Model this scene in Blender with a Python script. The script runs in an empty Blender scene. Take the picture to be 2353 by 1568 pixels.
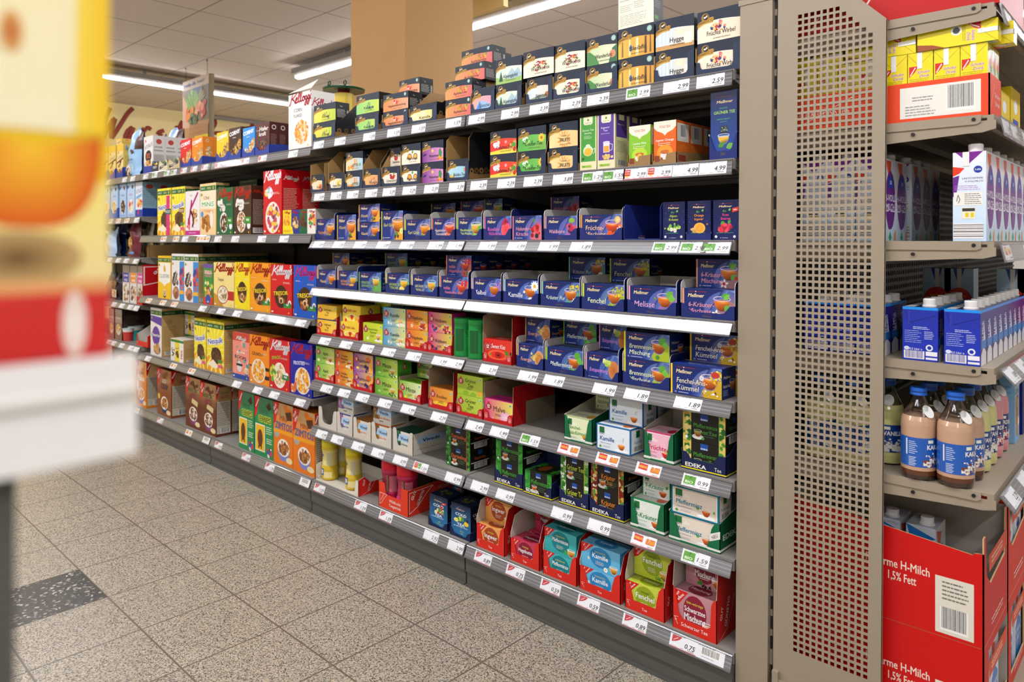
import bpy, math, random
from math import sin, cos, pi, radians as R
from mathutils import Vector, Matrix

# ------------------------------------------------------------------ scene
SC = bpy.context.scene
COL = SC.collection
rng = random.Random(7)

# camera of the photograph: level lens, sensor shifted down
FPX, CXP, CYP = 1661.4, 1176.5, 551.0
CAM = Vector((0.849, -1.754, 1.214))
YAW = R(47.0)
FW = Vector((-cos(YAW), sin(YAW), 0.0))
RT = Vector((sin(YAW), cos(YAW), 0.0))


def at_y(u, v, y):
    """world point seen at pixel (u, v) on the upright plane y = const"""
    d = FW + RT * ((u - CXP) / FPX)
    t = (y - CAM.y) / d.y
    p = CAM + d * t
    return Vector((p.x, y, CAM.z + (CYP - v) * t / FPX))


FR = {'a': (230, 200, 4.706), 'b': (230, 500, 4.706), 'c': (230, 800, 4.706), 'd': (700, 150, 4.706),
      'e': (700, 430, 4.706), 'f': (700, 680, 4.706), 'g': (700, 960, 4.706), 'h': (1030, 0, 3.46),
      'i': (1030, 400, 3.46), 'j': (1030, 740, 3.46), 'k': (1030, 1080, 3.409),
      '1': (1990, 0, 4.752), '2': (1990, 300, 4.752), '3': (1990, 600, 4.752), '4': (1990, 850, 4.752),
      '5': (1990, 1140, 3.664), '0': (0, 0, 1.0)}


def U(fr, u):
    o = FR[fr]
    return o[0] + u / o[2]


def V(fr, v):
    o = FR[fr]
    return o[1] + v / o[2]


# ------------------------------------------------------------------ colour + materials
_hex = {}


def hx(s):
    if not isinstance(s, str):
        return s
    if s not in _hex:
        t = s.lstrip('#')
        if len(t) == 3:
            t = ''.join(ch * 2 for ch in t)
        rgb = [int(t[i:i + 2], 16) / 255 for i in (0, 2, 4)]
        _hex[s] = tuple((x / 12.92 if x < 0.04045 else ((x + 0.055) / 1.055) ** 2.4) for x in rgb)
    return _hex[s]


MATS = {}


def mat(name, col=None, rough=0.5, metal=0.0, spec=0.5, bump=0.0, bscale=200.0, vary=0.0, vscale=30.0,
        trans=0.0, ior=1.45, emit=None, estr=1.0, ink=False, coat=0.0):
    if name in MATS:
        return MATS[name]
    m = bpy.data.materials.new(name)
    m.use_nodes = True
    nt = m.node_tree
    b = nt.nodes['Principled BSDF']
    b.inputs['Roughness'].default_value = rough
    b.inputs['Metallic'].default_value = metal
    b.inputs['Specular IOR Level'].default_value = spec
    b.inputs['Transmission Weight'].default_value = trans
    b.inputs['IOR'].default_value = ior
    b.inputs['Coat Weight'].default_value = coat
    b.inputs['Coat Roughness'].default_value = 0.08
    tc = nt.nodes.new('ShaderNodeTexCoord')
    if ink:
        a = nt.nodes.new('ShaderNodeAttribute')
        a.attribute_name = 'ink'
        nt.links.new(a.outputs['Color'], b.inputs['Base Color'])
    elif col is not None:
        b.inputs['Base Color'].default_value = (*hx(col), 1)
        if vary:
            n = nt.nodes.new('ShaderNodeTexNoise')
            n.inputs['Scale'].default_value = vscale
            n.inputs['Detail'].default_value = 5
            r = nt.nodes.new('ShaderNodeMapRange')
            r.inputs['To Min'].default_value = 1 - vary
            r.inputs['To Max'].default_value = 1 + vary
            x = nt.nodes.new('ShaderNodeMix')
            x.data_type = 'RGBA'
            x.blend_type = 'MULTIPLY'
            x.inputs[0].default_value = 1.0
            x.inputs[6].default_value = (*hx(col), 1)
            nt.links.new(tc.outputs['Object'], n.inputs['Vector'])
            nt.links.new(n.outputs['Fac'], r.inputs['Value'])
            nt.links.new(r.outputs['Result'], x.inputs[7])
            nt.links.new(x.outputs[2], b.inputs['Base Color'])
    if bump:
        n = nt.nodes.new('ShaderNodeTexNoise')
        n.inputs['Scale'].default_value = bscale
        n.inputs['Detail'].default_value = 3
        bp = nt.nodes.new('ShaderNodeBump')
        bp.inputs['Strength'].default_value = bump
        bp.inputs['Distance'].default_value = 0.001
        nt.links.new(tc.outputs['Object'], n.inputs['Vector'])
        nt.links.new(n.outputs['Fac'], bp.inputs['Height'])
        nt.links.new(bp.outputs['Normal'], b.inputs['Normal'])
    if emit is not None:
        b.inputs['Emission Color'].default_value = (*hx(emit), 1)
        b.inputs['Emission Strength'].default_value = estr
    MATS[name] = m
    return m


mat('carton', ink=True, rough=0.42, spec=0.4, bump=0.05, bscale=60)
mat('paper', ink=True, rough=0.35, spec=0.4, coat=0.8)
mat('matte_paper', ink=True, rough=0.6, spec=0.3)
mat('plastic', ink=True, rough=0.28, spec=0.5)
mat('foil', ink=True, rough=0.3, spec=0.6, bump=0.5, bscale=45)
mat('powder_coat', '#9a8c78', rough=0.42, spec=0.45, bump=0.12, bscale=900)
mat('shelf_grey', '#8d8880', rough=0.42, spec=0.45, bump=0.08, bscale=700)
mat('rail_grey', '#6b696a', rough=0.16, spec=0.7, coat=1.0, bump=0.12, bscale=9)
mat('rail_line', '#a3a3a6', rough=0.25, spec=0.6, coat=0.6)
mat('plinth_grey', '#55534e', rough=0.38, spec=0.45, bump=0.08, bscale=700)
mat('dark_panel', '#2a2520', rough=0.6)
mat('black', '#121211', rough=0.5)
mat('steel', '#9a9690', rough=0.3, metal=0.9)
mat('clear_glass', '#f4f8f6', rough=0.03, trans=1.0, ior=1.45)


# ------------------------------------------------------------------ mesh builder
class MB:
    def __init__(s):
        s.v, s.f, s.c, s.m, s.sm, s.mats = [], [], [], [], [], []

    def mi(s, name):
        if name not in s.mats:
            s.mats.append(name)
        return s.mats.index(name)

    def face(s, pts, col='#888', mt='carton', smooth=False):
        """col: one colour, or a list with one per corner"""
        b = len(s.v)
        s.v += [tuple(p) for p in pts]
        s.f.append(list(range(b, b + len(pts))))
        if isinstance(col, list):
            s.c.append([hx(c) for c in col])
        else:
            s.c.append(hx(col))
        s.m.append(s.mi(mt))
        s.sm.append(smooth)

    def add(s, verts, faces, col, mt, smooth=False):
        b = len(s.v)
        s.v += [tuple(p) for p in verts]
        k = s.mi(mt)
        c = hx(col)
        for f in faces:
            s.f.append([b + i for i in f])
            s.c.append(c)
            s.m.append(k)
            s.sm.append(smooth)

    def box(s, x0, x1, y0, y1, z0, z1, col='#888', mt='carton', cols={}):
        P = [(x0, y0, z0), (x1, y0, z0), (x1, y1, z0), (x0, y1, z0), (x0, y0, z1), (x1, y0, z1), (x1, y1, z1), (x0, y1, z1)]
        for key, f in (('b', (0, 3, 2, 1)), ('t', (4, 5, 6, 7)), ('f', (0, 1, 5, 4)), ('s', (1, 2, 6, 5)), ('k', (2, 3, 7, 6)), ('l', (3, 0, 4, 7))):
            s.add(P, [f], cols.get(key, col), mt)

    def prism(s, poly, fn, h, col, mt='carton', edge=None, back=None):
        """poly: 2D points (counter-clockwise seen along +w towards the viewer); fn(u, v, w) -> 3D; extruded w = 0..h"""
        n = len(poly)
        A = [fn(u, v, 0) for u, v in poly]
        B = [fn(u, v, h) for u, v in poly]
        s.add(A, [tuple(range(n))], col, mt)
        s.add(B, [tuple(reversed(range(n)))], back or col, mt)
        for i in range(n):
            j = (i + 1) % n
            s.add([A[i], B[i], B[j], A[j]], [(0, 1, 2, 3)], edge or col, mt)

    def lathe(s, prof, cx=0, cy=0, n=24, mt='plastic', smooth=True):
        """prof: (r, z, col)"""
        k = s.mi(mt)
        for (r0, z0, c0), (r1, z1, c1) in zip(prof, prof[1:]):
            b = len(s.v)
            for r, z in ((r0, z0), (r1, z1)):
                s.v += [(cx + r * cos(2 * pi * i / n), cy + r * sin(2 * pi * i / n), z) for i in range(n)]
            for i in range(n):
                j = (i + 1) % n
                s.f.append([b + i, b + j, b + n + j, b + n + i])
                s.c.append(hx(c0))
                s.m.append(k)
                s.sm.append(smooth)

    def tube(s, pts, r, col, mt='plastic', n=8):
        k = s.mi(mt)
        pts = [Vector(p) for p in pts]
        b = len(s.v)
        for i, p in enumerate(pts):
            d = (pts[min(i + 1, len(pts) - 1)] - pts[max(i - 1, 0)]).normalized()
            a = d.orthogonal().normalized()
            c = d.cross(a)
            s.v += [tuple(p + (a * cos(2 * pi * j / n) + c * sin(2 * pi * j / n)) * r) for j in range(n)]
        for i in range(len(pts) - 1):
            for j in range(n):
                q = (j + 1) % n
                s.f.append([b + i * n + j, b + i * n + q, b + (i + 1) * n + q, b + (i + 1) * n + j])
                s.c.append(hx(col)); s.m.append(k); s.sm.append(True)
        for e in (0, len(pts) - 1):
            s.f.append([b + e * n + j for j in range(n)])
            s.c.append(hx(col)); s.m.append(k); s.sm.append(False)

    def mesh(s, name, weld=False):
        me = bpy.data.meshes.new(name)
        me.from_pydata(s.v, [], s.f)
        for mname in s.mats:
            me.materials.append(MATS[mname])
        me.polygons.foreach_set('material_index', s.m)
        me.polygons.foreach_set('use_smooth', s.sm)
        at = me.color_attributes.new('ink', 'FLOAT_COLOR', 'CORNER')
        buf = []
        for f, c in zip(s.f, s.c):
            if isinstance(c, list):
                for q in c:
                    buf += [q[0], q[1], q[2], 1.0]
            else:
                buf += [c[0], c[1], c[2], 1.0] * len(f)
        at.data.foreach_set('color', buf)
        if weld:
            import bmesh
            bm = bmesh.new()
            bm.from_mesh(me)
            bmesh.ops.remove_doubles(bm, verts=bm.verts, dist=1e-5)
            bm.to_mesh(me)
            bm.free()
        me.update()
        return me


def obj(name, mb, parent=None, loc=None, rz=0.0, weld=False, **kw):
    me = mb if isinstance(mb, bpy.types.Mesh) else mb.mesh(name, weld)
    o = bpy.data.objects.new(name, me)
    COL.objects.link(o)
    if loc is not None:
        o.location = loc
    if rz:
        o.rotation_euler.z = rz
    if parent is not None:
        o.parent = parent
    for k, v in kw.items():
        o[k] = v
    return o


def empty(name, loc, rz=0.0, **kw):
    o = bpy.data.objects.new(name, None)
    o.empty_display_size = 0.05
    COL.objects.link(o)
    o.location = loc
    o.rotation_euler.z = rz
    for k, v in kw.items():
        o[k] = v
    return o


USED = {}


def tag(o, label, cat, group=None):
    o['label'] = ' '.join(label.split())
    o['category'] = cat
    if group:
        o['group'] = group
    USED.setdefault(o['label'], []).append(o.name)
    return o


def copy_tree(o, parent=None):
    c = o.copy()
    COL.objects.link(c)
    c.parent = parent
    for ch in list(o.children):
        copy_tree(ch, c)
    return c


# ------------------------------------------------------------------ lettering
_txt = {}
_tc = bpy.data.curves.new('lettering', 'FONT')
_tc.resolution_u = 2
_to = bpy.data.objects.new('lettering', _tc)
COL.objects.link(_to)
_capcache = {}


def glyphs(s, bold=0.0):
    k = (s, bold)
    if k not in _txt:
        _tc.body = s
        _tc.size = 1.0
        _tc.offset = bold
        bpy.context.view_layer.update()
        dg = bpy.context.evaluated_depsgraph_get()
        e = _to.evaluated_get(dg)
        me = e.to_mesh()
        vs = [(v.co.x, v.co.y) for v in me.vertices]
        fs = [tuple(p.vertices) for p in me.polygons]
        e.to_mesh_clear()
        xs = [p[0] for p in vs] or [0, 1]
        _txt[k] = (vs, fs, min(xs), max(xs))
    return _txt[k]


CAPH = 0.73  # cap height of the built-in face at size 1


def spline(pts, n=5):
    out = []
    P = [pts[0]] + list(pts) + [pts[-1]]
    for i in range(1, len(P) - 2):
        p0, p1, p2, p3 = P[i - 1:i + 3]
        for k in range(n):
            t = k / n
            out.append(tuple(0.5 * (2 * b + (c - a) * t + (2 * a - 5 * b + 4 * c - d) * t * t + (3 * b - a - 3 * c + d) * t ** 3) for a, b, c, d in zip(p0, p1, p2, p3)))
    out.append(tuple(pts[-1]))
    return out


SCRIPT = [  # brush lettering used on the cereal cartons, strokes in a unit box
    [(.17, 1.0), (.12, .62), (.06, .1), (.0, -.08)], [(.36, .95), (.27, .72), (.12, .46)], [(.13, .48), (.22, .3), (.27, .04), (.31, .06)],
    [(.29, .22), (.36, .36), (.345, .5), (.30, .4), (.295, .12), (.34, .02), (.40, .14)],
    [(.40, .16), (.47, .7), (.46, .9), (.42, .72), (.41, .15), (.45, .04), (.49, .16)],
    [(.49, .16), (.56, .7), (.55, .9), (.51, .72), (.50, .15), (.54, .04), (.58, .16)],
    [(.63, .42), (.59, .3), (.60, .08), (.65, .05), (.68, .26), (.63, .42), (.70, .34)],
    [(.78, .40), (.73, .36), (.71, .14), (.75, .06), (.79, .3), (.78, -.1), (.73, -.42), (.69, -.34), (.73, -.12), (.82, .12)],
    [(.89, .40), (.84, .36), (.82, .14), (.86, .06), (.90, .3), (.89, -.1), (.84, -.42), (.80, -.34), (.84, -.12), (.92, .14)],
    [(.945, .9), (.94, .66)], [(.92, .14), (.975, .5), (1.0, .3), (.985, .06), (.93, .06)]]


class Art:
    """prints ops on one rectangular face of a mesh; each layer of ink lies a hair above the one before"""

    def __init__(s, mb, O, Ux, Vx, W, H, mt='carton', step=4e-5, seed=1):
        s.mb, s.O, s.U, s.V, s.W, s.H, s.mt = mb, Vector(O), Vector(Ux), Vector(Vx), W, H, mt
        s.N = s.U.cross(s.V)
        s.n, s.step = 1, step
        s.rg = random.Random(seed)

    def P(s, x, y):
        return s.O + s.U * (x * s.W) + s.V * (y * s.H) + s.N * (s.n * s.step)

    def poly(s, pts, col, clip=True):
        cols = [hx(c) for c in col] if isinstance(col, list) else None
        q = [(x, y) + (cols[i] if cols else ()) for i, (x, y) in enumerate(pts)]
        if clip:
            for ax, lim, sg in ((0, 0.0, 1), (0, 1.0, -1), (1, 0.0, 1), (1, 1.0, -1)):
                out = []
                for i in range(len(q)):
                    a, b = q[i - 1], q[i]
                    ia, ib = sg * (a[ax] - lim) >= 0, sg * (b[ax] - lim) >= 0
                    if ia != ib:
                        t = (lim - a[ax]) / (b[ax] - a[ax])
                        out.append(tuple(m + (n - m) * t for m, n in zip(a, b)))
                    if ib:
                        out.append(b)
                q = out
                if len(q) < 3:
                    return
        s.mb.face([s.P(p[0], p[1]) for p in q], [p[2:] for p in q] if cols else col, s.mt)

    def r(s, x0, y0, x1, y1, col, top=None):
        s.poly([(x0, y0), (x1, y0), (x1, y1), (x0, y1)], [col, col, top, top] if top else col)
        s.n += 1

    def hg(s, x0, y0, x1, y1, col, right):
        s.poly([(x0, y0), (x1, y0), (x1, y1), (x0, y1)], [col, right, right, col])
        s.n += 1

    def p(s, pts, col):
        s.poly(pts, col)
        s.n += 1

    def e(s, cx, cy, rx, ry, col, edge=None, n=18, rot=0):
        pts = []
        c, d = cos(R(rot)), sin(R(rot))
        for i in range(n):
            a, b = rx * cos(2 * pi * i / n), ry * sin(2 * pi * i / n)
            if rot:
                a, b = a * s.W, b * s.H
                a, b = (a * c - b * d) / s.W, (a * d + b * c) / s.H
            pts.append((cx + a, cy + b))
        if edge:
            for i in range(n):
                j = (i + 1) % n
                s.poly([(cx, cy), pts[i], pts[j]], [col, edge, edge])
        else:
            s.poly(pts, col)
        s.n += 1

    def c(s, cx, cy, r, col, edge=None, n=18):  # round, r in face heights
        s.e(cx, cy, r * s.H / s.W, r, col, edge, n)

    def t(s, st, cx, cy, h, col, w=None, b=0.0, i=0.0, rot=0.0, maxw=None, left=False, out=None):
        """text: cap height h (face heights), optional width w (face widths)"""
        vs, fs, a, z = glyphs(st)
        sc = h * s.H / CAPH
        ww = (z - a) * sc
        sx = sc
        if w:
            sx = sc * w * s.W / ww
        elif maxw and ww > maxw * s.W:
            sx = sc * maxw * s.W / ww
        ca, sa = cos(R(rot)), sin(R(rot))
        X0 = 0 if left else -(a + z) / 2
        ox, oy = cx * s.W, cy * s.H
        k = 0.9 * b
        e = k + 0.07
        for c, offs in ((out, ((-e, -e), (e, -e), (e, e), (-e, e), (0, e), (0, -e)) if out else ()), (col, ((-k, 0), (k, 0), (0, k * .7), (0, -k * .7)) if b > .01 else ((-k, 0), (k, 0)) if b else ((0, 0),))):
            for dx, dy in offs:
                q = []
                for x, y in vs:
                    yy = (y - CAPH / 2 + dy) * sc
                    xx = (x + X0 + dx) * sx + i * yy
                    q.append(s.O + s.U * (ox + xx * ca - yy * sa) + s.V * (oy + xx * sa + yy * ca) + s.N * (s.n * s.step))
                s.mb.add(q, fs, c, s.mt)
                s.n += .05
            s.n += .5

    def stroke(s, pts, wd, col, taper=False):
        """pts in face units; wd in face heights"""
        q = [Vector((x * s.W, y * s.H)) for x, y in pts]
        hw = wd * s.H / 2
        k = len(q)
        for i in range(k - 1):
            d = (q[i + 1] - q[i])
            if d.length < 1e-9:
                continue
            d.normalize()
            nn = Vector((-d.y, d.x)) * hw
            e = d * hw * 0.45
            c4 = (q[i] - e - nn, q[i + 1] + e - nn, q[i + 1] + e + nn, q[i] - e + nn)
            s.poly([(c.x / s.W, c.y / s.H) for c in c4], col)
        s.n += 1

    def script(s, x, y, w, col, h=None, wd=0.021, rot=0.0, out=None):
        """brush word mark, left-baseline at x, y"""
        h = h or 0.36 * w * s.W / s.H
        if out:
            s.script(x, y, w, out, h, wd * 1.7, rot)
        for st in SCRIPT:
            pts = [(x + a * w, y + b * h + a * rot) for a, b in spline(st, 4)]
            s.stroke(pts, wd * w * s.W / s.H * 1.9, col)
            s.n -= 1
        s.n += 1

    def lines(s, x0, y0, x1, y1, n, col, fill=0.5):
        """small print too fine to read"""
        dy = (y1 - y0) / n
        for i in range(n):
            y = y0 + dy * (i + 0.5)
            x = x0
            end = x1 - s.rg.random() * 0.25 * (x1 - x0)
            while x < end - 1e-4:
                w = min((0.05 + 0.16 * s.rg.random()) * (x1 - x0), end - x)
                s.poly([(x, y - dy * fill / 2), (x + w, y - dy * fill / 2), (x + w, y + dy * fill / 2), (x, y + dy * fill / 2)], col)
                x += w + 0.025 * (x1 - x0)
        s.n += 1

    def bars(s, x0, y0, x1, y1, n, col='#222', horiz=False):
        s.r(x0, y0, x1, y1, '#f2efe8')
        m = 0.06 * (x1 - x0)
        a, b = (y0, y1) if horiz else (x0 + m, x1 - m)
        x = a
        while x < b:
            w = (0.4 + s.rg.random()) * (b - a) / (2.0 * n)
            e = min(x + w, b)
            if horiz:
                s.poly([(x0, x), (x1, x), (x1, e), (x0, e)], col)
            else:
                yy = y0 + 0.1 * (y1 - y0)
                s.poly([(x, yy), (e, yy), (e, y1), (x, y1)], col)
            x = e + (0.4 + s.rg.random()) * (b - a) / (2.0 * n)
        s.n += 1

    def scat(s, cx, cy, rx, ry, n, size, cols, sq=0.6):
        """crumbs, flakes, berries: small irregular blobs in an ellipse"""
        for k in range(n):
            a, q = s.rg.random() * 2 * pi, s.rg.random() ** 0.5
            x, y = cx + rx * q * cos(a), cy + ry * q * sin(a)
            z = size * (0.65 + 0.7 * s.rg.random())
            ph = s.rg.random() * 180
            c = cols[k % len(cols)]
            s.e(x, y, z * s.H / s.W, z * (sq + (1 - sq) * s.rg.random()), c, n=7, rot=ph)
            s.n -= 0.92

        s.n = int(s.n) + 1

    def leaf(s, cx, cy, ln, ang, col, fat=0.38):
        a = R(ang)
        pts = []
        for i in range(11):
            t = i / 10
            w = fat * ln * sin(pi * t) * (1 - 0.25 * t)
            pts.append((t * ln, w))
        pts = pts + [(p[0], -p[1]) for p in reversed(pts[1:-1])]
        k = s.H / s.W
        s.p([(cx + (x * cos(a) - y * sin(a)) * k, cy + x * sin(a) + y * cos(a)) for x, y in pts], col)

    def flower(s, cx, cy, r, col, mid, n=8):
        for i in range(n):
            s.leaf(cx, cy, r, 360 * i / n + 10, col, 0.26)
            s.n -= 0.9
        s.n = int(s.n) + 1
        s.c(cx, cy, r * 0.34, mid, n=10)

    def cup(s, cx, cy, sz, tea='#c8691c', glass='#8f7ab0', rim='#e8dff0'):
        if cx > 1.3:
            return
        """glass tea cup seen a little from above, sz = half width in face heights"""
        k = s.H / s.W
        f = lambda x, y: (cx + x * sz * k, cy + y * sz)
        s.p([f(-1, .62), f(-.86, -.1), f(-.55, -.62), f(-.25, -.8), f(.25, -.8), f(.55, -.62), f(.86, -.1), f(1, .62)], [glass] * 8)
        s.p([f(-.93, .28), f(-.84, -.08), f(-.52, -.56), f(-.22, -.72), f(.22, -.72), f(.52, -.56), f(.84, -.08), f(.93, .28)],
            [tea, tea, '#7a3208', '#7a3208', '#7a3208', '#7a3208', tea, tea])
        s.e(*f(0, .28), .93 * sz * k, .22 * sz, '#f0a53c', tea)
        s.stroke([f(cos(q * pi / 9), .62 + .26 * sin(q * pi / 9)) for q in range(19)], 0.07 * sz, rim)

    def bowl(s, cx, cy, sz, bowl, flakes, milk='#f3ece0', n=46, rim=None, low=True):
        k = s.H / s.W
        f = lambda x, y: (cx + x * sz * k, cy + y * sz)
        if low:
            s.p([f(-1, .0), f(-.9, -.55), f(-.6, -1.0), f(-.4, -1.15), f(.4, -1.15), f(.6, -1.0), f(.9, -.55), f(1, .0)], bowl)
        s.e(cx, cy, sz * k, sz * .78, rim or '#efe6d8', n=24)
        s.e(cx, cy, sz * k * .9, sz * .68, milk, n=24)
        s.scat(cx, cy, sz * k * .78, sz * .56, n, sz * .17, flakes)

    def run(s, ops):
        for o in ops:
            getattr(s, o[0])(*[a for a in o[1:] if not isinstance(a, dict)], **(o[-1] if isinstance(o[-1], dict) else {}))
        return s
# ------------------------------------------------------------------ the hall
XL, XR, YF, YB, ZC = -8.58, 4.6, -5.2, 7.0, 2.86


def grid_material(name, base, line, px, py, ox, oy, wd, speckle=None, rough=0.5, bump=0.0):
    m = bpy.data.materials.new(name)
    m.use_nodes = True
    nt = m.node_tree
    L, N = nt.links.new, nt.nodes.new
    b = nt.nodes['Principled BSDF']
    b.inputs['Roughness'].default_value = rough
    tc = N('ShaderNodeTexCoord')
    sx = N('ShaderNodeSeparateXYZ')
    L(tc.outputs['Object'], sx.inputs[0])

    def edge(out, p, o):
        a = N('ShaderNodeMath'); a.operation = 'SUBTRACT'; a.inputs[1].default_value = o - p * 50
        L(out, a.inputs[0])
        f = N('ShaderNodeMath'); f.operation = 'PINGPONG'; f.inputs[1].default_value = p / 2
        L(a.outputs[0], f.inputs[0])
        c = N('ShaderNodeMapRange')
        c.inputs['From Min'].default_value = wd * 0.5
        c.inputs['From Max'].default_value = wd * 0.9
        c.inputs['To Min'].default_value = 1
        c.inputs['To Max'].default_value = 0
        L(f.outputs[0], c.inputs['Value'])
        return c.outputs[0]
    mx = N('ShaderNodeMath'); mx.operation = 'MAXIMUM'
    L(edge(sx.outputs['X'], px, ox), mx.inputs[0])
    L(edge(sx.outputs['Y'], py, oy), mx.inputs[1])
    mix = N('ShaderNodeMix'); mix.data_type = 'RGBA'
    mix.inputs[6].default_value = (*hx(base), 1)
    mix.inputs[7].default_value = (*hx(line), 1)
    L(mx.outputs[0], mix.inputs[0])
    if speckle:
        vo = N('ShaderNodeTexVoronoi'); vo.inputs['Scale'].default_value = speckle[0]
        no = N('ShaderNodeTexNoise'); no.inputs['Scale'].default_value = 40; no.inputs['Detail'].default_value = 2
        wv = N('ShaderNodeVectorMath'); wv.operation = 'MULTIPLY_ADD'
        wv.inputs[1].default_value = (0.012, 0.012, 0.012)
        L(tc.outputs['Object'], no.inputs['Vector'])
        L(no.outputs['Color'], wv.inputs[0]); L(tc.outputs['Object'], wv.inputs[2])
        L(wv.outputs[0], vo.inputs['Vector'])
        sc = N('ShaderNodeSeparateColor'); L(vo.outputs['Color'], sc.inputs[0])
        rp = N('ShaderNodeValToRGB'); cr = rp.color_ramp; cr.interpolation = 'LINEAR'
        while len(cr.elements) < len(speckle[1]):
            cr.elements.new(0.5)
        for el, (p, c) in zip(cr.elements, speckle[1]):
            el.position = p; el.color = (*hx(c), 1)
        L(sc.outputs[0], rp.inputs[0])
        # broad wear, tile to tile
        n2 = N('ShaderNodeTexNoise'); n2.inputs['Scale'].default_value = 1.7; n2.inputs['Detail'].default_value = 6
        L(tc.outputs['Object'], n2.inputs['Vector'])
        mr = N('ShaderNodeMapRange'); mr.inputs['To Min'].default_value = 0.86; mr.inputs['To Max'].default_value = 1.12
        L(n2.outputs['Fac'], mr.inputs['Value'])
        mm = N('ShaderNodeMix'); mm.data_type = 'RGBA'; mm.blend_type = 'MULTIPLY'; mm.inputs[0].default_value = 1
        L(rp.outputs[0], mm.inputs[6]); L(mr.outputs[0], mm.inputs[7])
        L(mm.outputs[2], mix.inputs[6])
    L(mix.outputs[2], b.inputs['Base Color'])
    if bump:
        n = N('ShaderNodeTexNoise'); n.inputs['Scale'].default_value = 140
        L(tc.outputs['Object'], n.inputs['Vector'])
        bp = N('ShaderNodeBump'); bp.inputs['Strength'].default_value = bump; bp.inputs['Distance'].default_value = 0.002
        L(n.outputs['Fac'], bp.inputs['Height']); L(bp.outputs[0], b.inputs['Normal'])
    MATS[name] = m


grid_material('granite_floor', '#999', '#6c6154', 0.3, 0.3, -0.93, -0.595, 0.0042,
              (330, [(0.0, '#4a443c'), (0.18, '#6e665a'), (0.36, '#968c7d'), (0.62, '#b0a695'), (0.88, '#bfb4a1'), (1.0, '#c4ae88')]), 0.33)
grid_material('dark_granite', '#444', '#3a3631', 0.3, 0.3, -0.93, -0.595, 0.0042,
              (120, [(0.0, '#34322f'), (0.6, '#3d3b37'), (0.84, '#4c4a45'), (0.93, '#98938a'), (1.0, '#c3bdb1')]), 0.28)
grid_material('ceiling_tile', '#dccbbc', '#978a7f', 0.625, 0.645, -3.717, 1.162, 0.008, None, 0.85, 0.25)
mat('ochre_wall', '#bf9460', rough=0.8, bump=0.1, bscale=250)
mat('cream_wall', '#efd79a', rough=0.8, bump=0.1, bscale=250)
mat('plain_wall', '#d6cfc6', rough=0.85)
mat('brown_lettering', '#8c2a12', rough=0.55)
mat('lamp_housing', '#8f857a', rough=0.45)
mat('lamp_diffuser', '#ffffff', rough=0.4, emit='#f6f8ff', estr=46.0)


def structure(name, mb, **kw):
    return obj(name, mb, kind='structure', **kw)


mb = MB()
dx0, dx1, dy0, dy1 = -2.13, -1.83, -1.195, -0.895
xs, ys = [XL, dx0, dx1, XR], [YF, dy0, dy1, YB]
for i in range(3):
    for j in range(3):
        mb.face([(xs[i], ys[j], 0), (xs[i + 1], ys[j], 0), (xs[i + 1], ys[j + 1], 0), (xs[i], ys[j + 1], 0)], '#999',
                'dark_granite' if i == j == 1 else 'granite_floor')
structure('floor', mb)
mb = MB(); mb.face([(XL, YF, ZC), (XL, YB, ZC), (XR, YB, ZC), (XR, YF, ZC)], '#ccc', 'ceiling_tile'); structure('ceiling', mb)
for nm, pts, mt in (('wall_left', [(XL, YF, 0), (XL, YB, 0), (XL, YB, ZC), (XL, YF, ZC)], 'cream_wall'),
                    ('wall_right', [(XR, YB, 0), (XR, YF, 0), (XR, YF, ZC), (XR, YB, ZC)], 'plain_wall'),
                    ('wall_front', [(XR, YF, 0), (XL, YF, 0), (XL, YF, ZC), (XR, YF, ZC)], 'plain_wall'),
                    ('wall_back', [(XL, YB, 0), (XR, YB, 0), (XR, YB, ZC), (XL, YB, ZC)], 'plain_wall')):
    mb = MB(); mb.face(pts, '#ccc', mt); structure(nm, mb)
mb = MB(); mb.box(-2.70, -2.20, 0.68, 1.18, 0, ZC, '#c59a5c', 'ochre_wall'); structure('pillar', mb)
mb = MB(); mb.box(-2.9, -2.257, 1.5, 1.54, 2.67, ZC, '#e6c98c', 'cream_wall'); structure('ceiling_beam', mb)
mb = MB(); mb.box(XL + .002, XL + .045, 2.55, YB, ZC - .05, ZC - .005, '#666', 'lamp_housing'); structure('trim_left', mb)


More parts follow.
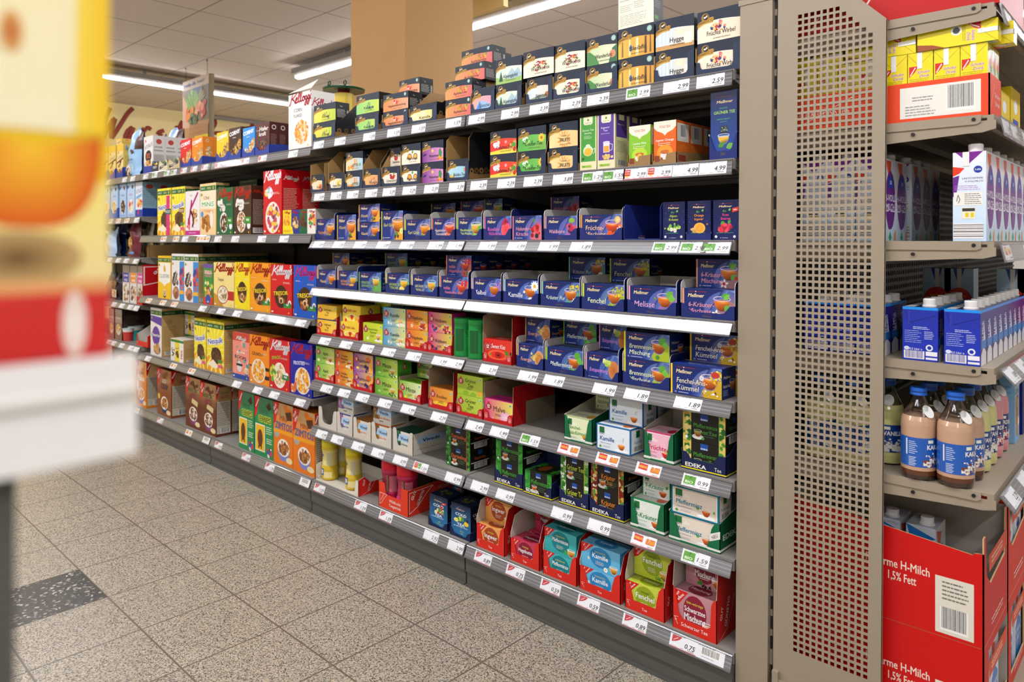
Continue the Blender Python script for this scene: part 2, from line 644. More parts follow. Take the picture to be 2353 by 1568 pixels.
def strip_light(x0, x1, y0, y1, label):
    """a continuous ceiling light along x or y"""
    along = 'x' if x1 - x0 > y1 - y0 else 'y'
    t = empty('strip_light', ((x0 + x1) / 2, (y0 + y1) / 2, 2.735))
    tag(t, label, 'ceiling light', 'strip lights under the ceiling')
    ln = (x1 - x0) if along == 'x' else (y1 - y0)
    f = (lambda a, b, z: (a, b, z)) if along == 'x' else (lambda a, b, z: (b, a, z))
    h = MB()
    prof = [(-.075, .075), (-.075, .03), (-.045, .012), (.045, .012), (.075, .03), (.075, .075)]
    for i in range(6):
        (b0, z0), (b1, z1) = prof[i - 1], prof[i]
        h.face([f(-ln / 2, b0, z0), f(ln / 2, b0, z0), f(ln / 2, b1, z1), f(-ln / 2, b1, z1)], '#888', 'lamp_housing')
    for sgn in (-1, 1):
        h.face([f(sgn * ln / 2, b, z) for b, z in prof], '#888', 'lamp_housing')
    obj('housing', h, t)
    d = MB()
    n = int(ln / 0.045)
    for i in range(n):
        a0, a1 = -ln / 2 + ln * i / n, -ln / 2 + ln * (i + 1) / n
        am = (a0 + a1) / 2
        for sgn in (-1, 1):  # scalloped prismatic cover
            d.face([f(a0, .0, -.012), f(a1, .0, -.012), f(a1, sgn * .034, -.002), f(am, sgn * .044, .002), f(a0, sgn * .034, -.002)], '#fff', 'lamp_diffuser')
            d.face([f(a0, sgn * .034, -.002), f(am, sgn * .044, .002), f(a1, sgn * .034, -.002), f(a1, sgn * .030, .012), f(a0, sgn * .030, .012)], '#fff', 'lamp_diffuser')
    obj('diffuser', d, t, label='bright scalloped diffuser')
    for q in range(max(2, int(ln / 1.5))):
        k = MB()
        a = -ln / 2 + ln * (q + .5) / max(2, int(ln / 1.5))
        p0 = f(a - .012, -.012, .07); p1 = f(a + .012, .012, .126)
        k.box(min(p0[0], p1[0]), max(p0[0], p1[0]), min(p0[1], p1[1]), max(p0[1], p1[1]), .07, .1245, '#777', 'lamp_housing')
        obj('hanger', k, t)
    return t


strip_light(-5.26, 0.9, 1.775, 1.925, 'long white strip light running past the ochre pillar above the tea shelves')
strip_light(-6.625, -6.475, -1.6, 5.2, 'long white strip light crossing the ceiling behind the hanging vegetable poster')
strip_light(-5.2, 3.4, -1.175, -1.025, 'strip light above the aisle in front of the tea shelves')
strip_light(1.3, 1.45, 0.3, 5.4, 'strip light above the aisle beside the milk shelves')
strip_light(2.3, 2.45, -4.6, -1.3, 'strip light over the cross aisle behind the camera')  # unseen lamp, added to throw more light on the near display
strip_light(-7.6, 1.9, -3.6, -3.45, 'strip light above the next aisle behind the cream coffee display')
strip_light(-5.2, 0.9, 4.1, 4.25, 'strip light above the aisle far behind the tea shelves')

# lettering on the far wall: strokes of raised brown script, y runs to the right in the picture
wt = empty('wall_lettering', (XL, 0, 0))


def wstroke(pts, w):
    q = [at_x(u, v) for u, v in pts]
    q = [(p[0], p[1]) for p in spline([(a, b) for a, b in q], 6)]
    wl = MB()
    n0 = 0
    wl.tube([(0, a, b) for a, b in q], w / 2, '#8c2a12', 'brown_lettering', 10)
    wl.v[n0:] = [(XL + .011 + x * .22, y, z) for x, y, z in wl.v[n0:]]
    obj('brush_stroke', wl, wt, (-XL, 0, 0))


def at_x(u, v):
    d = FW + RT * ((u - CXP) / FPX)
    t = (XL - CAM.x) / d.x
    return (CAM.y + d.y * t, CAM.z + (CYP - v) * t / FPX)


for s_ in ([(252, 248), (243, 268), (236, 296), (234, 318)], [(234, 318), (246, 296), (258, 277), (264, 273)], [(264, 273), (258, 292), (254, 308), (256, 318)],
           [(256, 318), (274, 290), (292, 262), (305, 249)], [(304, 293), (294, 300), (287, 316), (292, 322), (302, 308)], [(306, 293), (300, 312), (304, 322), (312, 316)],
           [(330, 294), (322, 322)], [(326, 306), (338, 294), (346, 298)], [(376, 300), (362, 306), (372, 314), (360, 322)],
           [(419, 279), (408, 300), (400, 322), (410, 322)], [(402, 294), (424, 292)],
           [(483, 282), (490, 275), (494, 284), (484, 300), (472, 306)], [(480, 280), (470, 322)], [(482, 306), (512, 306)],
           [(582, 280), (574, 300), (568, 322)], [(560, 296), (590, 292)], [(548, 300), (540, 322)], [(524, 300), (518, 320), (530, 318)]):
    wstroke(s_, .048)
tag(wt, 'large brown brush script lettering on the cream far wall', 'lettering')

# ------------------------------------------------------------------ poster hanging from the ceiling
t = empty('hanging_poster', (-5.9, 1.16, 2.08))
tag(t, 'tall poster of a vegetable crate hanging on two strings from the ceiling', 'poster')
W_, H_ = .56, .64
pm = MB()
pm.box(-W_ / 2, W_ / 2, 0, .004, 0, H_, '#a98361', 'matte_paper')
# right-hand edge of the sheet curls back
cur = [(W_ / 2 + .025 * sin(i * .26), .002 + .05 * (1 - cos(i * .26))) for i in range(6)]
for (a, b), (c_, d_) in zip(cur, cur[1:]):
    pm.face([(a, b, 0), (c_, d_, 0), (c_, d_, H_), (a, b, H_)], '#8f7f62', 'matte_paper')
A = Art(pm, (-W_ / 2, 0, 0), (1, 0, 0), (0, 0, 1), W_, H_, 'matte_paper', 2e-4)
A.r(0, .0, 1, .42, '#b08457'); A.r(0, .36, 1, .88, '#7d6a55'); A.r(0, .86, 1, 1, '#b9a28c')
A.p([(0, .3), (.28, .3), (.2, .62), (0, .8)], '#c59b82'); A.p([(.62, .62), (1, .5), (1, .86), (.7, .86)], '#6f6450')
A.r(.42, .7, .72, .86, '#4b5878')
A.scat(.38, .68, .2, .14, 30, .05, ['#7d9a4c', '#8fae57', '#5d7c38', '#a3b86b'])
for k in range(7):
    A.leaf(.35, .52, .34, 60 + k * 12, ['#86a558', '#6f9446'][k % 2], .1)
for k in range(5):
    A.leaf(.55, .6, .36, 22 + k * 8, ['#7e9a55', '#a65a5f'][k % 2], .07)
A.scat(.3, .5, .22, .06, 14, .05, ['#d9793a', '#e08b45', '#c9682c'], .3)
A.scat(.72, .54, .2, .12, 22, .055, ['#c4624a', '#d98a63', '#b34a3a', '#e0a274'])
A.scat(.42, .4, .16, .09, 40, .03, ['#5d6f45', '#74855a', '#4d6038'])
A.p([(.22, 0), (1, 0), (1, .3), (.3, .33)], '#a97b4f'); A.lines(.3, .02, .95, .3, 4, '#93683f', .12)
A.r(.5, .02, 1, .15, '#e3c233'); A.t('nah & gut', .75, .075, .055, '#2f4d8c', w=.44, b=.02, i=.1)
A.t('nah &', .3, .93, .05, '#3d4f8c', w=.42, b=.03, i=.15); A.t('bio!', .72, .935, .045, '#3a4763', w=.24, i=.3)
obj('poster_sheet', pm, t)
for sx in (-.22, .24):
    st = MB(); st.tube([(sx, .003, H_ - .005), (sx + .004, .003, H_ + .06), (sx, .003, ZC - 2.08 - .002)], .0018, '#444', 'plastic', 5)
    st.tube([(sx - .014, .003, ZC - 2.08 - .02), (sx, .003, ZC - 2.08 - .004), (sx + .016, .003, ZC - 2.08 - .022)], .003, '#444', 'plastic', 5)
    obj('string', st, t)
# ------------------------------------------------------------------ shelving
SD = 0.47                       # shelf depth
RAIL_L = 0.042
TEA = [(1.655, 9), (1.425, 11), (1.213, 30), (1.003, 32.9), (0.794, 33), (0.59, 31), (0.386, 28)]
CER = [(1.632, 12), (1.24, 16), (0.857, 32), (0.497, 33)]
CEE = [(1.632, 12), (1.362, 16), (1.097, 26), (0.797, 30), (0.533, 32)]
BASEZ = 0.145


def rail_mb(x0, x1, tilt):
    """price rail, origin at the shelf's front top edge"""
    m = MB()
    s_, c_ = sin(R(tilt)), cos(R(tilt))
    f = lambda x, w, d: (x, -.003 - w * s_ - d * c_, -.003 - w * c_ + d * s_)   # w down the slope, d out of it
    prof = [(0, 0), (0, .004), (.003, .0055), (.005, .003), (RAIL_L - .005, .003), (RAIL_L - .003, .0055), (RAIL_L, .004), (RAIL_L, 0)]
    for i in range(len(prof)):
        a, b = prof[i - 1], prof[i]
        m.face([f(x0, *b), f(x1, *b), f(x1, *a), f(x0, *a)], '#666', 'rail_grey')
    for x in (x0, x1):
        m.face([f(x, *p) for p in (prof if x == x0 else prof[::-1])], '#555', 'rail_grey')
    for w in (.011, .0195, .0215, .030):
        m.face([f(x0, w + .0008, .0032), f(x1, w + .0008, .0032), f(x1, w, .0032), f(x0, w, .0032)], '#aaa', 'rail_line')
    return m


def bracket_mb(x):
    m = MB()
    pr = [(.01, -.004), (.01, -.028), (.06, -.04), (SD, -.075), (SD, -.004)]
    m.prism(pr, lambda u, v, w: (x + w, u, v), .0025, '#888', 'shelf_grey')
    m.prism([(.012, -.008), (.012, -.022), (.05, -.022), (.05, -.008)], lambda u, v, w: (x + .0025 + w, u, v), .002, '#888', 'shelf_grey')
    return m


def board_mb(x0, x1):
    m = MB()
    t = .028
    m.box(x0, x1, 0, SD, -.006, 0, '#888', 'shelf_grey')
    m.box(x0, x1, 0, .012, -t, -.006, '#888', 'shelf_grey')
    m.box(x0, x1, SD - .012, SD, -t, -.006, '#888', 'shelf_grey')
    for y in (.13, .24, .35):
        m.box(x0, x1, y, y + .02, -.02, -.006, '#888', 'shelf_grey')
    return m


def bay(k, levels, label):
    x0, x1 = -k - 1.0, -float(k)
    t = empty('shelving_bay', (x0, 0, 0))
    tag(t, label, 'shelving', 'grey steel shelving bays of the long tea and cereal run')
    g = .0035
    m = MB()
    m.box(g, 1 - g, -.012, .5, .052, BASEZ - .03, '#555', 'plinth_grey')
    m.box(g, 1 - g, -.006, .48, .0, .05, '#444', 'plinth_grey')
    m.face([(g, -.006, .05), (1 - g, -.006, .05), (1 - g, -.012, .052), (g, -.012, .052)], '#555', 'plinth_grey')
    m.box(g, 1 - g, -.014, -.006, .0, .007, '#555', 'plinth_grey')
    obj('base_plinth', m, t)
    m = MB(); m.box(0.002, .998, .492, .5, .12, 1.70, '#333', 'dark_panel'); obj('back_panel', m, t)
    m = MB(); m.box(.001, .025, .475, .4915, .03, 1.70, '#333', 'dark_panel')
    for q in range(66):
        m.box(.009, .017, .4735, .475, .06 + q * .025, .072 + q * .025, '#111', 'black')
    obj('upright', m, t)
    for z, tilt in levels + [(BASEZ, 22)]:
        sh = obj('shelf', board_mb(g, 1 - g), t, (0, 0, z))
        obj('price_rail', rail_mb(g + .001, 1 - g - .001, tilt), sh)
        obj('bracket', bracket_mb(g), sh)
        obj('bracket', bracket_mb(1 - g - .005), sh)
    return t


bay(0, TEA, 'nearest grey shelving bay of the tea run, next to the perforated end panel')
bay(1, TEA, 'second grey shelving bay of tea boxes, its lowest shelf holding yellow jars')
bay(2, CER, 'grey shelving bay of cereal cartons directly left of the tea bays')
bay(3, CER, 'grey shelving bay of cereal cartons, second bay left of the tea')
bay(4, CEE, 'far grey shelving bay of muesli bags with closer shelf spacing')
bay(5, CEE, 'farthest grey shelving bay, hidden mostly by the blurred coffee display')


def rail_at(k, levels, lv):
    z, tilt = (levels + [(BASEZ, 22)])[lv]
    return z, tilt


# ---------------- milk shelving that turns the corner, its shelves facing +x
MZ = [(1.707, 12), (1.474, 12), (1.21, 14), (0.946, 42), (0.685, 40)]
MX0, MX1, MY1 = 0.11, 0.558, 3.4
milk = empty('milk_shelving', (.1, 0, 0))
tag(milk, 'grey milk shelving with a perforated end panel facing the aisle', 'shelving')
OX = -.1


def mpart(name, m, parent=milk, lean=False, **kw):
    if lean:   # post and panel stand a touch out of plumb
        m.v = [(x - (1.65 - z) * .0078, y, z) for x, y, z in m.v]
    return obj(name, m, parent, (OX, 0, 0) if parent is milk else None, **kw)


m = MB(); m.box(.012, .0965, .0, .07, 0, 1.812, '#999', 'powder_coat'); m.box(.008, .1, -.002, .072, 1.812, 1.826, '#999', 'powder_coat')
mpart('corner_post', m, lean=True)
m = MB(); m.box(.0965, .1085, .012, .06, .15, 1.82, '#999', 'powder_coat')
for q in range(33):
    m.box(.0985, .1065, .0105, .012, .19 + q * .05, .222 + q * .05, '#111', 'black')
mpart('slotted_upright', m, lean=True)
# perforated end panel
X0, X1, ZT = .109, .3595, 1.821
xc = [.165 + i * .01455 for i in range(12)]
zc = [1.754 - i * .01507 for i in range(103)]
hw = .0047
xs = [X0] + [q for c in xc for q in (c - hw, c + hw)] + [X1]
zs = [.13] + [q for c in reversed(zc) for q in (c - hw, c + hw)] + [ZT]
m = MB()
ch = lambda x, z: (x - X1) + (z - 1.708)      # chamfer line, keep < 0
nrow = len(zc)
for i in range(len(xs) - 1):
    for j in range(len(zs) - 1):
        hole = i % 2 == 1 and j % 2 == 1
        if hole:
            col_, row = i // 2, nrow - 1 - j // 2
            if row < 5 and col_ > 6 + row:
                hole = False
        P = [(xs[i], zs[j]), (xs[i + 1], zs[j]), (xs[i + 1], zs[j + 1]), (xs[i], zs[j + 1])]
        if hole:
            for a in range(4):
                p, q = P[a], P[(a + 1) % 4]
                m.face([(p[0], 0, p[1]), (p[0], .0015, p[1]), (q[0], .0015, q[1]), (q[0], 0, q[1])], '#999', 'powder_coat')
            continue
        if any(ch(*p) > 0 for p in P):
            out = []
            for a in range(4):
                p, q = P[a - 1], P[a]
                fp, fq = ch(*p), ch(*q)
                if (fp > 0) != (fq > 0):
                    w = fp / (fp - fq)
                    out.append((p[0] + (q[0] - p[0]) * w, p[1] + (q[1] - p[1]) * w))
                if fq <= 0:
                    out.append(q)
            P = out
        if len(P) > 2:
            m.face([(x, 0, z) for x, z in P], '#999', 'powder_coat')
            m.face([(x, .0015, z) for x, z in reversed(P)], '#999', 'powder_coat')
m.box(X1 - .0015, X1, 0, .005, .13, 1.708, '#999', 'powder_coat')
m.box(X0, X0 + .0015, 0, .016, .13, ZT, '#999', 'powder_coat')
m.box(X0, X1 - .114, 0, .016, ZT - .0015, ZT, '#999', 'powder_coat')
m.face([(X1, 0, 1.708), (X1, .016, 1.708), (X1 - .113, .016, ZT), (X1 - .113, 0, ZT)], '#999', 'powder_coat')
mpart('perforated_end_panel', m, lean=True, label='taupe end panel with rows of square holes')
m = MB()
m.box(.1, .58, .004, MY1, .0, .125, '#666', 'powder_coat')
m.box(.1, .575, -.008, .004, .118, .13, '#999', 'powder_coat')
m.box(.1, .115, -.01, .0, .1, .15, '#999', 'powder_coat')
for q in range(9):
    m.box(.12 + q * .05, .155 + q * .05, -.0095, -.008, .122, .126, '#333', 'black')
mpart('base_plinth', m)
m = MB()  # black lattice back panel
m.box(.0975, .0985, .075, MY1, .12, 1.7, '#222', 'black')  # solid dark sheet, added so the gaps of the lattice look dark
for q in range(134):
    y = .02 + q * .025
    m.box(.1005, .1025, y, y + .011, .12, 1.7, '#222', 'black')
for q in range(63):
    z = .13 + q * .025
    m.box(.1025, .104, .02, MY1, z, z + .011, '#222', 'black')
mpart('lattice_back', m, label='black lattice back panel')
for z, tilt in MZ:
    m = MB()
    m.box(MX0, MX1, .021, MY1, z - .006, z, '#999', 'powder_coat')
    m.box(MX1 - .012, MX1, .021, MY1, z - .028, z - .006, '#999', 'powder_coat')
    for x in (.2, .32, .44):
        m.box(x, x + .02, .021, MY1, z - .022, z - .006, '#999', 'powder_coat')
    sh = mpart('shelf', m)
    m = MB()
    e = .02
    m.prism([(MX0, z - .012), (MX0, z - .045), (MX0 + .2, z - .047), (MX1 - .045, z - .036), (MX1 - .02, z - .036), (MX1 + .004, z - .03), (MX1 + .004, z - .012)][::1],
            lambda u, v, w: (u, .018 + w, v), .003, '#999', 'powder_coat')
    m.prism([(MX0, z + .001), (MX0, z - .0185), (MX1 - .03, z - .0185), (MX1 - .022, z - .014), (MX1 - .022, z + .001)], lambda u, v, w: (u, .015 + w, v), .003, '#999', 'powder_coat')
    for bx, bz in ((MX1 - .035, z - .008), (MX1 - .15, z - .028)):
        m.prism([(bx + .004 * cos(-i * pi / 5), bz + .004 * sin(-i * pi / 5)) for i in range(10)], lambda u, v, w: (u, .0135 + w, v), .003, '#222', 'black')
    obj('bracket', m, sh)
    rl = rail_mb(-1.15, 0, tilt)
    rl2 = rail_mb(-3.3, -1.16, tilt)
    for r_ in (rl, rl2):
        r_.v = [(MX1 + .004 - y_, .03 - x_, z + z_) for x_, y_, z_ in r_.v]
        obj('price_rail', r_, sh)
# ------------------------------------------------------------------ printed cartons
D = {}


def dz(key, label, cat='tea box', name=None, h=.075, d=.075, col='#223', side=None, top=None, back=None, F=(), S=(), T=(), mt='carton', lid=None):
    D[key] = dict(label=label, cat=cat, name=name or cat.replace(' ', '_').replace('-', '_'), h=h, d=d, col=col, side=side or col, top=top or col,
                  F=list(F), S=list(S), T=list(T), mt=mt, lid=lid)


def wheel(n):
    return [2 * pi * i / n for i in range(n)]


# --- family 1: navy cartons with an arched picture and a golden ribbon
def arch(c1, c2, lo=0.0):
    top = [(1 - i / 10, .60 + .07 * sin(pi * min(1, (1 - i / 10) * .9 + .1)) - (.2 * max(0, (i / 10 - .55)) ** 1.1)) for i in range(11)]
    pts = [(0, lo), (1, lo)] + top
    a, b = hx(c1), hx(c2)
    return ('p', pts, [tuple(p + (q - p) * min(1, max(0, x)) for p, q in zip(a, b)) for x, y in pts])


RIBBON = [('p', [(0, .44), (.03, .50), (.17, .58), (.38, .61), (.40, .76), (.36, .78), (.18, .75), (.03, .66), (0, .62)], ['#8a5f17', '#c59334', '#d9ae52', '#b98a33', '#a57722', '#e4c06a', '#d9ae52', '#b98a33', '#8a5f17']),
          ('c', .19, .80, .135, '#c8993c', '#9b7124'), ('c', .20, .81, .095, '#20242b'), ('e', .225, .83, .022, .035, '#e6c78a'), ('e', .18, .8, .03, .03, '#e9e2d2'),
          ('t', 'Goldmännchen Tee', .21, .655, .055, '#4a3208', {'w': .33, 'i': .15, 'rot': 7})]


def gm(key, label, title, c1, c2, pics=(), th=.15, tw=.56, sub=True, tc='#2b211b', h=.078, badge=False, t0=.29):
    F = [arch(c1, c2)] + list(pics) + RIBBON + [('t', title, .56, t0, th, tc, {'w': tw, 'b': .012, 'rot': 0})]
    if sub:
        F.append(('t', 'mit feinem Geschmack', .58, t0 - .17, .055, '#5a4630', {'w': .4, 'i': .25}))
    if badge:
        F.append(('c', .88, .84, .10, '#bcd9cf', '#8fb7ab'))
    S = [('lines', .12, .15, .8, .62, 9, '#b9b6ae', .4), ('t', 'Tee', .4, .78, .08, '#d8d4c8'), ('bars', .82, .1, .95, .6, 9, '#222', True)]
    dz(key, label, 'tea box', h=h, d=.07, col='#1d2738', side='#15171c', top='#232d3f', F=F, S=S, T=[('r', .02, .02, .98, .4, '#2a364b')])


apples = [('scat', .6, .45, .2, .12, 12, .09, ['#e2512f', '#f0b03c', '#c8a02c', '#7fa23b'], .8), ('leaf', .78, .5, .2, 40, '#6c9a3d')]
gm('g_krauter', 'navy topped tea box with yellow green meadow herb picture', '8 Kräuter', '#f3e25a', '#b9cf3e', [('scat', .6, .3, .2, .22, 26, .035, ['#5a3c7a', '#3c5a2a', '#7a8a2a', '#444'])], tw=.34)
gm('g_garten', 'navy topped tea box with bright green garden herb picture', 'Kräuter', '#8fd37a', '#c9dc58', [('scat', .6, .32, .16, .2, 18, .06, ['#5a9b3c', '#88b84a', '#2f6a9a'])], tw=.42)
gm('g_hage', 'navy topped tea box with orange rosehip picture', 'Hagebuttenmischung', '#ee8d4e', '#f6a57e', [('flower', .46, .5, .12, '#fff4ec', '#e8c23a'), ('scat', .5, .45, .12, .1, 6, .07, ['#d8342a'])], tw=.7, badge=True)
gm('g_kamille', 'navy topped tea box with pale yellow camomile picture', 'Kamille', '#f6eec0', '#f2d878', [('flower', .5, .46, .12, '#fff', '#e8c23a')], tw=.4)
gm('g_apfel', 'navy topped tea box with coral apple harvest picture', 'Apfelernte', '#f6a05a', '#ee6a6c', apples, tw=.5, badge=True)
gm('g_gletscher', 'navy topped tea box with pink and blue glacier picture', 'Gletscher', '#f2b0a0', '#e9a0b8', [('p', [(.05, 0), (.95, 0), (.8, .3), (.55, .45), (.35, .5), (.2, .3)], '#9fc4e8'), ('p', [(.1, 0), (.35, .5), (.45, 0)], '#5f8fd0')], tw=.46)
alp = [('p', [(.3, .1), (.62, .58), (.74, .42), (.86, .56), (1, .3), (1, 0), (.3, 0)], '#a9c4cf'), ('p', [(0, 0), (1, 0), (1, .2), (.6, .14), (.2, .22), (0, .3)], '#9cbf6a'),
       ('p', [(.12, .1), (.2, .52), (.28, .1)], '#2f5a3a')]
gm('g_alpen', 'navy topped tea box with alpine peak picture', 'Alpengipfel', '#cfe0d2', '#e6ead8', alp, tw=.56)
berr = [('scat', .56, .36, .24, .2, 40, .04, ['#c4302c', '#2f2a50', '#5a8a3a', '#d87a2a', '#b02848'])]
gm('g_wald', 'navy topped tea box with red forest berries on cream', 'Waldfrüchte', '#f5ead2', '#f4e8d0', berr, tw=.6)
gm('g_jager', 'navy topped tea box with a deer in misty hills', 'Jägertee', '#d7e3ea', '#eadfc8', [('p', [(0, 0), (1, 0), (1, .2), (.5, .3), (0, .16)], '#8fa08a'), ('e', .78, .3, .08, .1, '#b5743a'), ('p', [(.82, .36), (.86, .52), (.9, .36)], '#9a5f2c')], tw=.44)
gm('g_wander', 'navy topped tea box with green hiking valley picture', 'Wanderlust', '#c4d8a4', '#e8e4c4', [('p', [(0, 0), (.42, 0), (.3, .3), (.1, .5), (0, .5)], '#4f8a4a'), ('p', [(.72, 0), (1, 0), (1, .62), (.84, .5)], '#3f6a4a'), ('e', .85, .3, .1, .14, '#d8906a')], tw=.56, badge=True)
gm('g_bleib', 'navy topped tea box with golden autumn forest picture', 'Bleibfit', '#e6b84a', '#d89a3a', [('p', [(x, .05), (x + w_, .05), (x + w_ - .01, .62), (x + .01, .62)], c_) for x, w_, c_ in ((.1, .05, '#8a6a3a'), (.3, .06, '#f2dc9a'), (.5, .08, '#f6e6b4'), (.74, .07, '#5a4630'), (.88, .05, '#7a5a34'))] + [('e', .36, .3, .04, .12, '#5f7fc0')], tw=.46, badge=True)
gm('g_hygge', 'navy topped tea box with blue striped parlour picture', 'Hygge', '#c8dbe8', '#e9dcc2', [('r', x, .15, x + .03, .6, '#e9eef0') for x in (.1, .2, .3, .4)] + [('r', .55, .42, .72, .6, '#f2e3c4'), ('r', 0, 0, 1, .14, '#c99a5c'), ('r', .75, .1, .95, .45, '#f3e8d8')], tw=.36)
gm('g_wirbel', 'navy topped tea box with swirling fruit bowl on cream', 'Früchte Wirbel', '#f7e6cf', '#f3dcc0', [('scat', .5, .45, .18, .14, 26, .055, ['#c43a3a', '#e8a05a', '#d8708a', '#3a3a6a', '#f0c87a'])], tw=.66, t0=.27)
gm('g_ingwer', 'cream tea box with a lemon slice and navy top', 'Ingwer-Zitrone', '#f4ecd8', '#f2dfa8', [('scat', .62, .4, .16, .14, 10, .08, ['#eecb3c', '#e8b02c'])], tw=.62)
gm('g_rosa', 'small cream tea box with orange fruit peeking from a kraft tray', 'Eistee', '#f6e3c2', '#f2cfa0', [('c', .68, .3, .16, '#e9762c')], tw=.3)
gm('g_eistee', 'cream and sky blue iced tea box with navy top', 'EISTEE', '#f4dca4', '#a8cfe2', [('r', .5, .3, .56, .62, '#e8892c'), ('r', .6, .3, .65, .6, '#eda33a'), ('scat', .3, .15, .2, .1, 8, .08, ['#e98a2c', '#f0b04a']), ('leaf', .8, .2, .2, 60, '#7a9a4a')], tw=.34)
gm('g_rooibos', 'orange rooibos tea box with navy top', 'Rooibos', '#f2b774', '#f0a060', [('scat', .55, .35, .14, .2, 14, .05, ['#e06a3a', '#7a8ac0', '#f0d09a'])], tw=.44)
gm('g_kirsch', 'cream tea box with red cherries and navy top', 'Schwarzkirsche', '#f6ead6', '#f4e4cc', [('scat', .56, .5, .14, .12, 9, .085, ['#c42a2a', '#a01c22', '#d8443a'], .9), ('leaf', .6, .6, .16, 30, '#6a8a3a')], tw=.66)
gm('g_maracuja', 'cream tea box with halved passion fruit and navy top', 'Maracuja', '#f6ecd8', '#f4e8d0', [('c', .42, .36, .17, '#8a4a3a'), ('c', .42, .36, .13, '#e8a83c'), ('c', .72, .36, .16, '#8a4a3a'), ('c', .72, .36, .12, '#eebb55'), ('leaf', .55, .5, .2, 70, '#6a9a4a')], tw=.54)
gm('g_hexe', 'purple tea box with a night witch forest scene', 'Hexentee', '#7a2f8a', '#e89ad0', [('c', .5, .52, .08, '#f2c84a'), ('e', .12, .35, .09, .05, '#222a5a', {'rot': 20}), ('p', [(.8, .1), (.78, .5), (.86, .62), (.94, .4), (.9, .1)], '#3f8a4a'), ('scat', .85, .15, .12, .08, 8, .06, ['#e8892c', '#f0b03c'])], tw=.44)
gm('g_blubbs', 'pale blue children tea box with starfish', 'Blubbs-Tee', '#bfe0ea', '#8fc8e0', [('flower', .82, .5, .14, '#e8602c', '#f08a4a', {'n': 5}), ('scat', .2, .2, .12, .1, 7, .08, ['#f0c83c', '#5ab0e0', '#e8a03c'])], tw=.56)
gm('g_frucht', 'bright red children fruit tea box with apples', 'Früchte-Tee', '#e62c2c', '#e8502c', [('scat', .25, .42, .14, .1, 6, .11, ['#fff', '#f6dede'], .9), ('p', [(0, 0), (1, 0), (1, .16), (.5, .2), (0, .12)], '#e8d84a'), ('scat', .84, .3, .14, .2, 12, .09, ['#d8a85c', '#c8302c', '#e8b45a', '#5a9a3a'], .8), ('c', .6, .5, .07, '#f2a0b0')], tw=.6, tc='#1a120c')
gm('g_krtee', 'leaf green children herb tea box with sunflower', 'Kräuter-Tee', '#5ab04a', '#7cc05a', [('flower', .84, .5, .2, '#f0c83c', '#b07a2a', {'n': 11}), ('scat', .3, .4, .22, .15, 14, .06, ['#e8f0e0', '#3c8a3a', '#a8d87a']), ('p', [(.75, .05), (.95, .05), (.95, .3), (.75, .3)], '#7ab04a')], tw=.62, tc='#10240c')
gm('g_super', 'pale peach fruit burst tea box with navy top', 'FRUITS', '#f6dc9c', '#f2c886', [('leaf', .53 + .1 * cos(a_), .3 + .18 * sin(a_), .22, math.degrees(a_), ['#f0a85a', '#eea04a', '#f4bc74'][i_ % 3], .22) for i_, a_ in enumerate(wheel(13))] + [('t', 'SUPER', .53, .45, .07, '#6a3a20')], tw=.34)


# --- family 2: deep blue cartons with a glass cup
def mm(key, label, title, tc, glow, edge, pics=(), tea='#d06a1c', tall=False, h=.077, d=.08, cupx=.77, glass='#8a7cc0', ts=.15, tw=.5, sub='', ty=.36):
    F = [('r', 0, 0, 1, 1, '#1b3384', '#14255f'), ('p', [(.4, 0), (.72, 0), (1, .9), (1, 1), (.8, 1)], ['#1b3384', '#a9b9e2', '#c9d4ee', '#7a90cc', '#14255f']),
         ('e', .86, .30, .44, .66, glow, '#4a62ac', {'n': 26}), ('e', .88, .22, .26, .40, glow, glow, {'n': 22}), ('p', [(.42, 0), (.56, 0), (.9, 1), (.78, 1)], ['#1b3384', '#4a66b4', '#6f88c6', '#14255f'])]
    F += [('cup', cupx, .5, .31, {'tea': tea, 'glass': glass})] + list(pics)
    F += [('r', 0, 0, .035, 1, edge), ('r', .13, .895, .48, .91, '#b0303c'), ('c', .265, .905, .022, '#e8dcc0'), ('t', 'Meßmer', .275, .775, .13, '#f4dfae', {'w': .31, 'b': .025, 'i': .2})]
    n = len(title)
    for k, ln in enumerate(title):
        F.append(('t', ln, .12, ty - (k - (n - 1) / 2) * ts * 1.45, ts * 1.12, tc, {'maxw': tw, 'i': .12, 'left': True, 'b': .006}))
    F.append(('t', '25', .10, .07, .06, '#dfe3ee')); F.append(('lines', .16, .05, .42, .09, 1, '#c8cde0', .6))
    S = [('t', 'Meßmer', .4, .7, .1, '#e8d3a2', {'w': .5, 'i': .2}), ('cup', .74, .42, .2, {'tea': tea, 'glass': glass}), ('t', title[0], .36, .42, .11, tc, {'maxw': .5, 'i': .1}), ('lines', .1, .1, .5, .3, 4, '#9aa4cc', .4)]
    T = [('t', title[0], .5, .45, .2, '#cfd6ea', {'maxw': .6, 'i': .1}), ('r', 0, .92, 1, 1, edge)]
    dz(key, label, 'tea box', h=h, d=d, col='#1b3384', side='#14255f', top='#1f3a90', F=F, S=S, T=T)


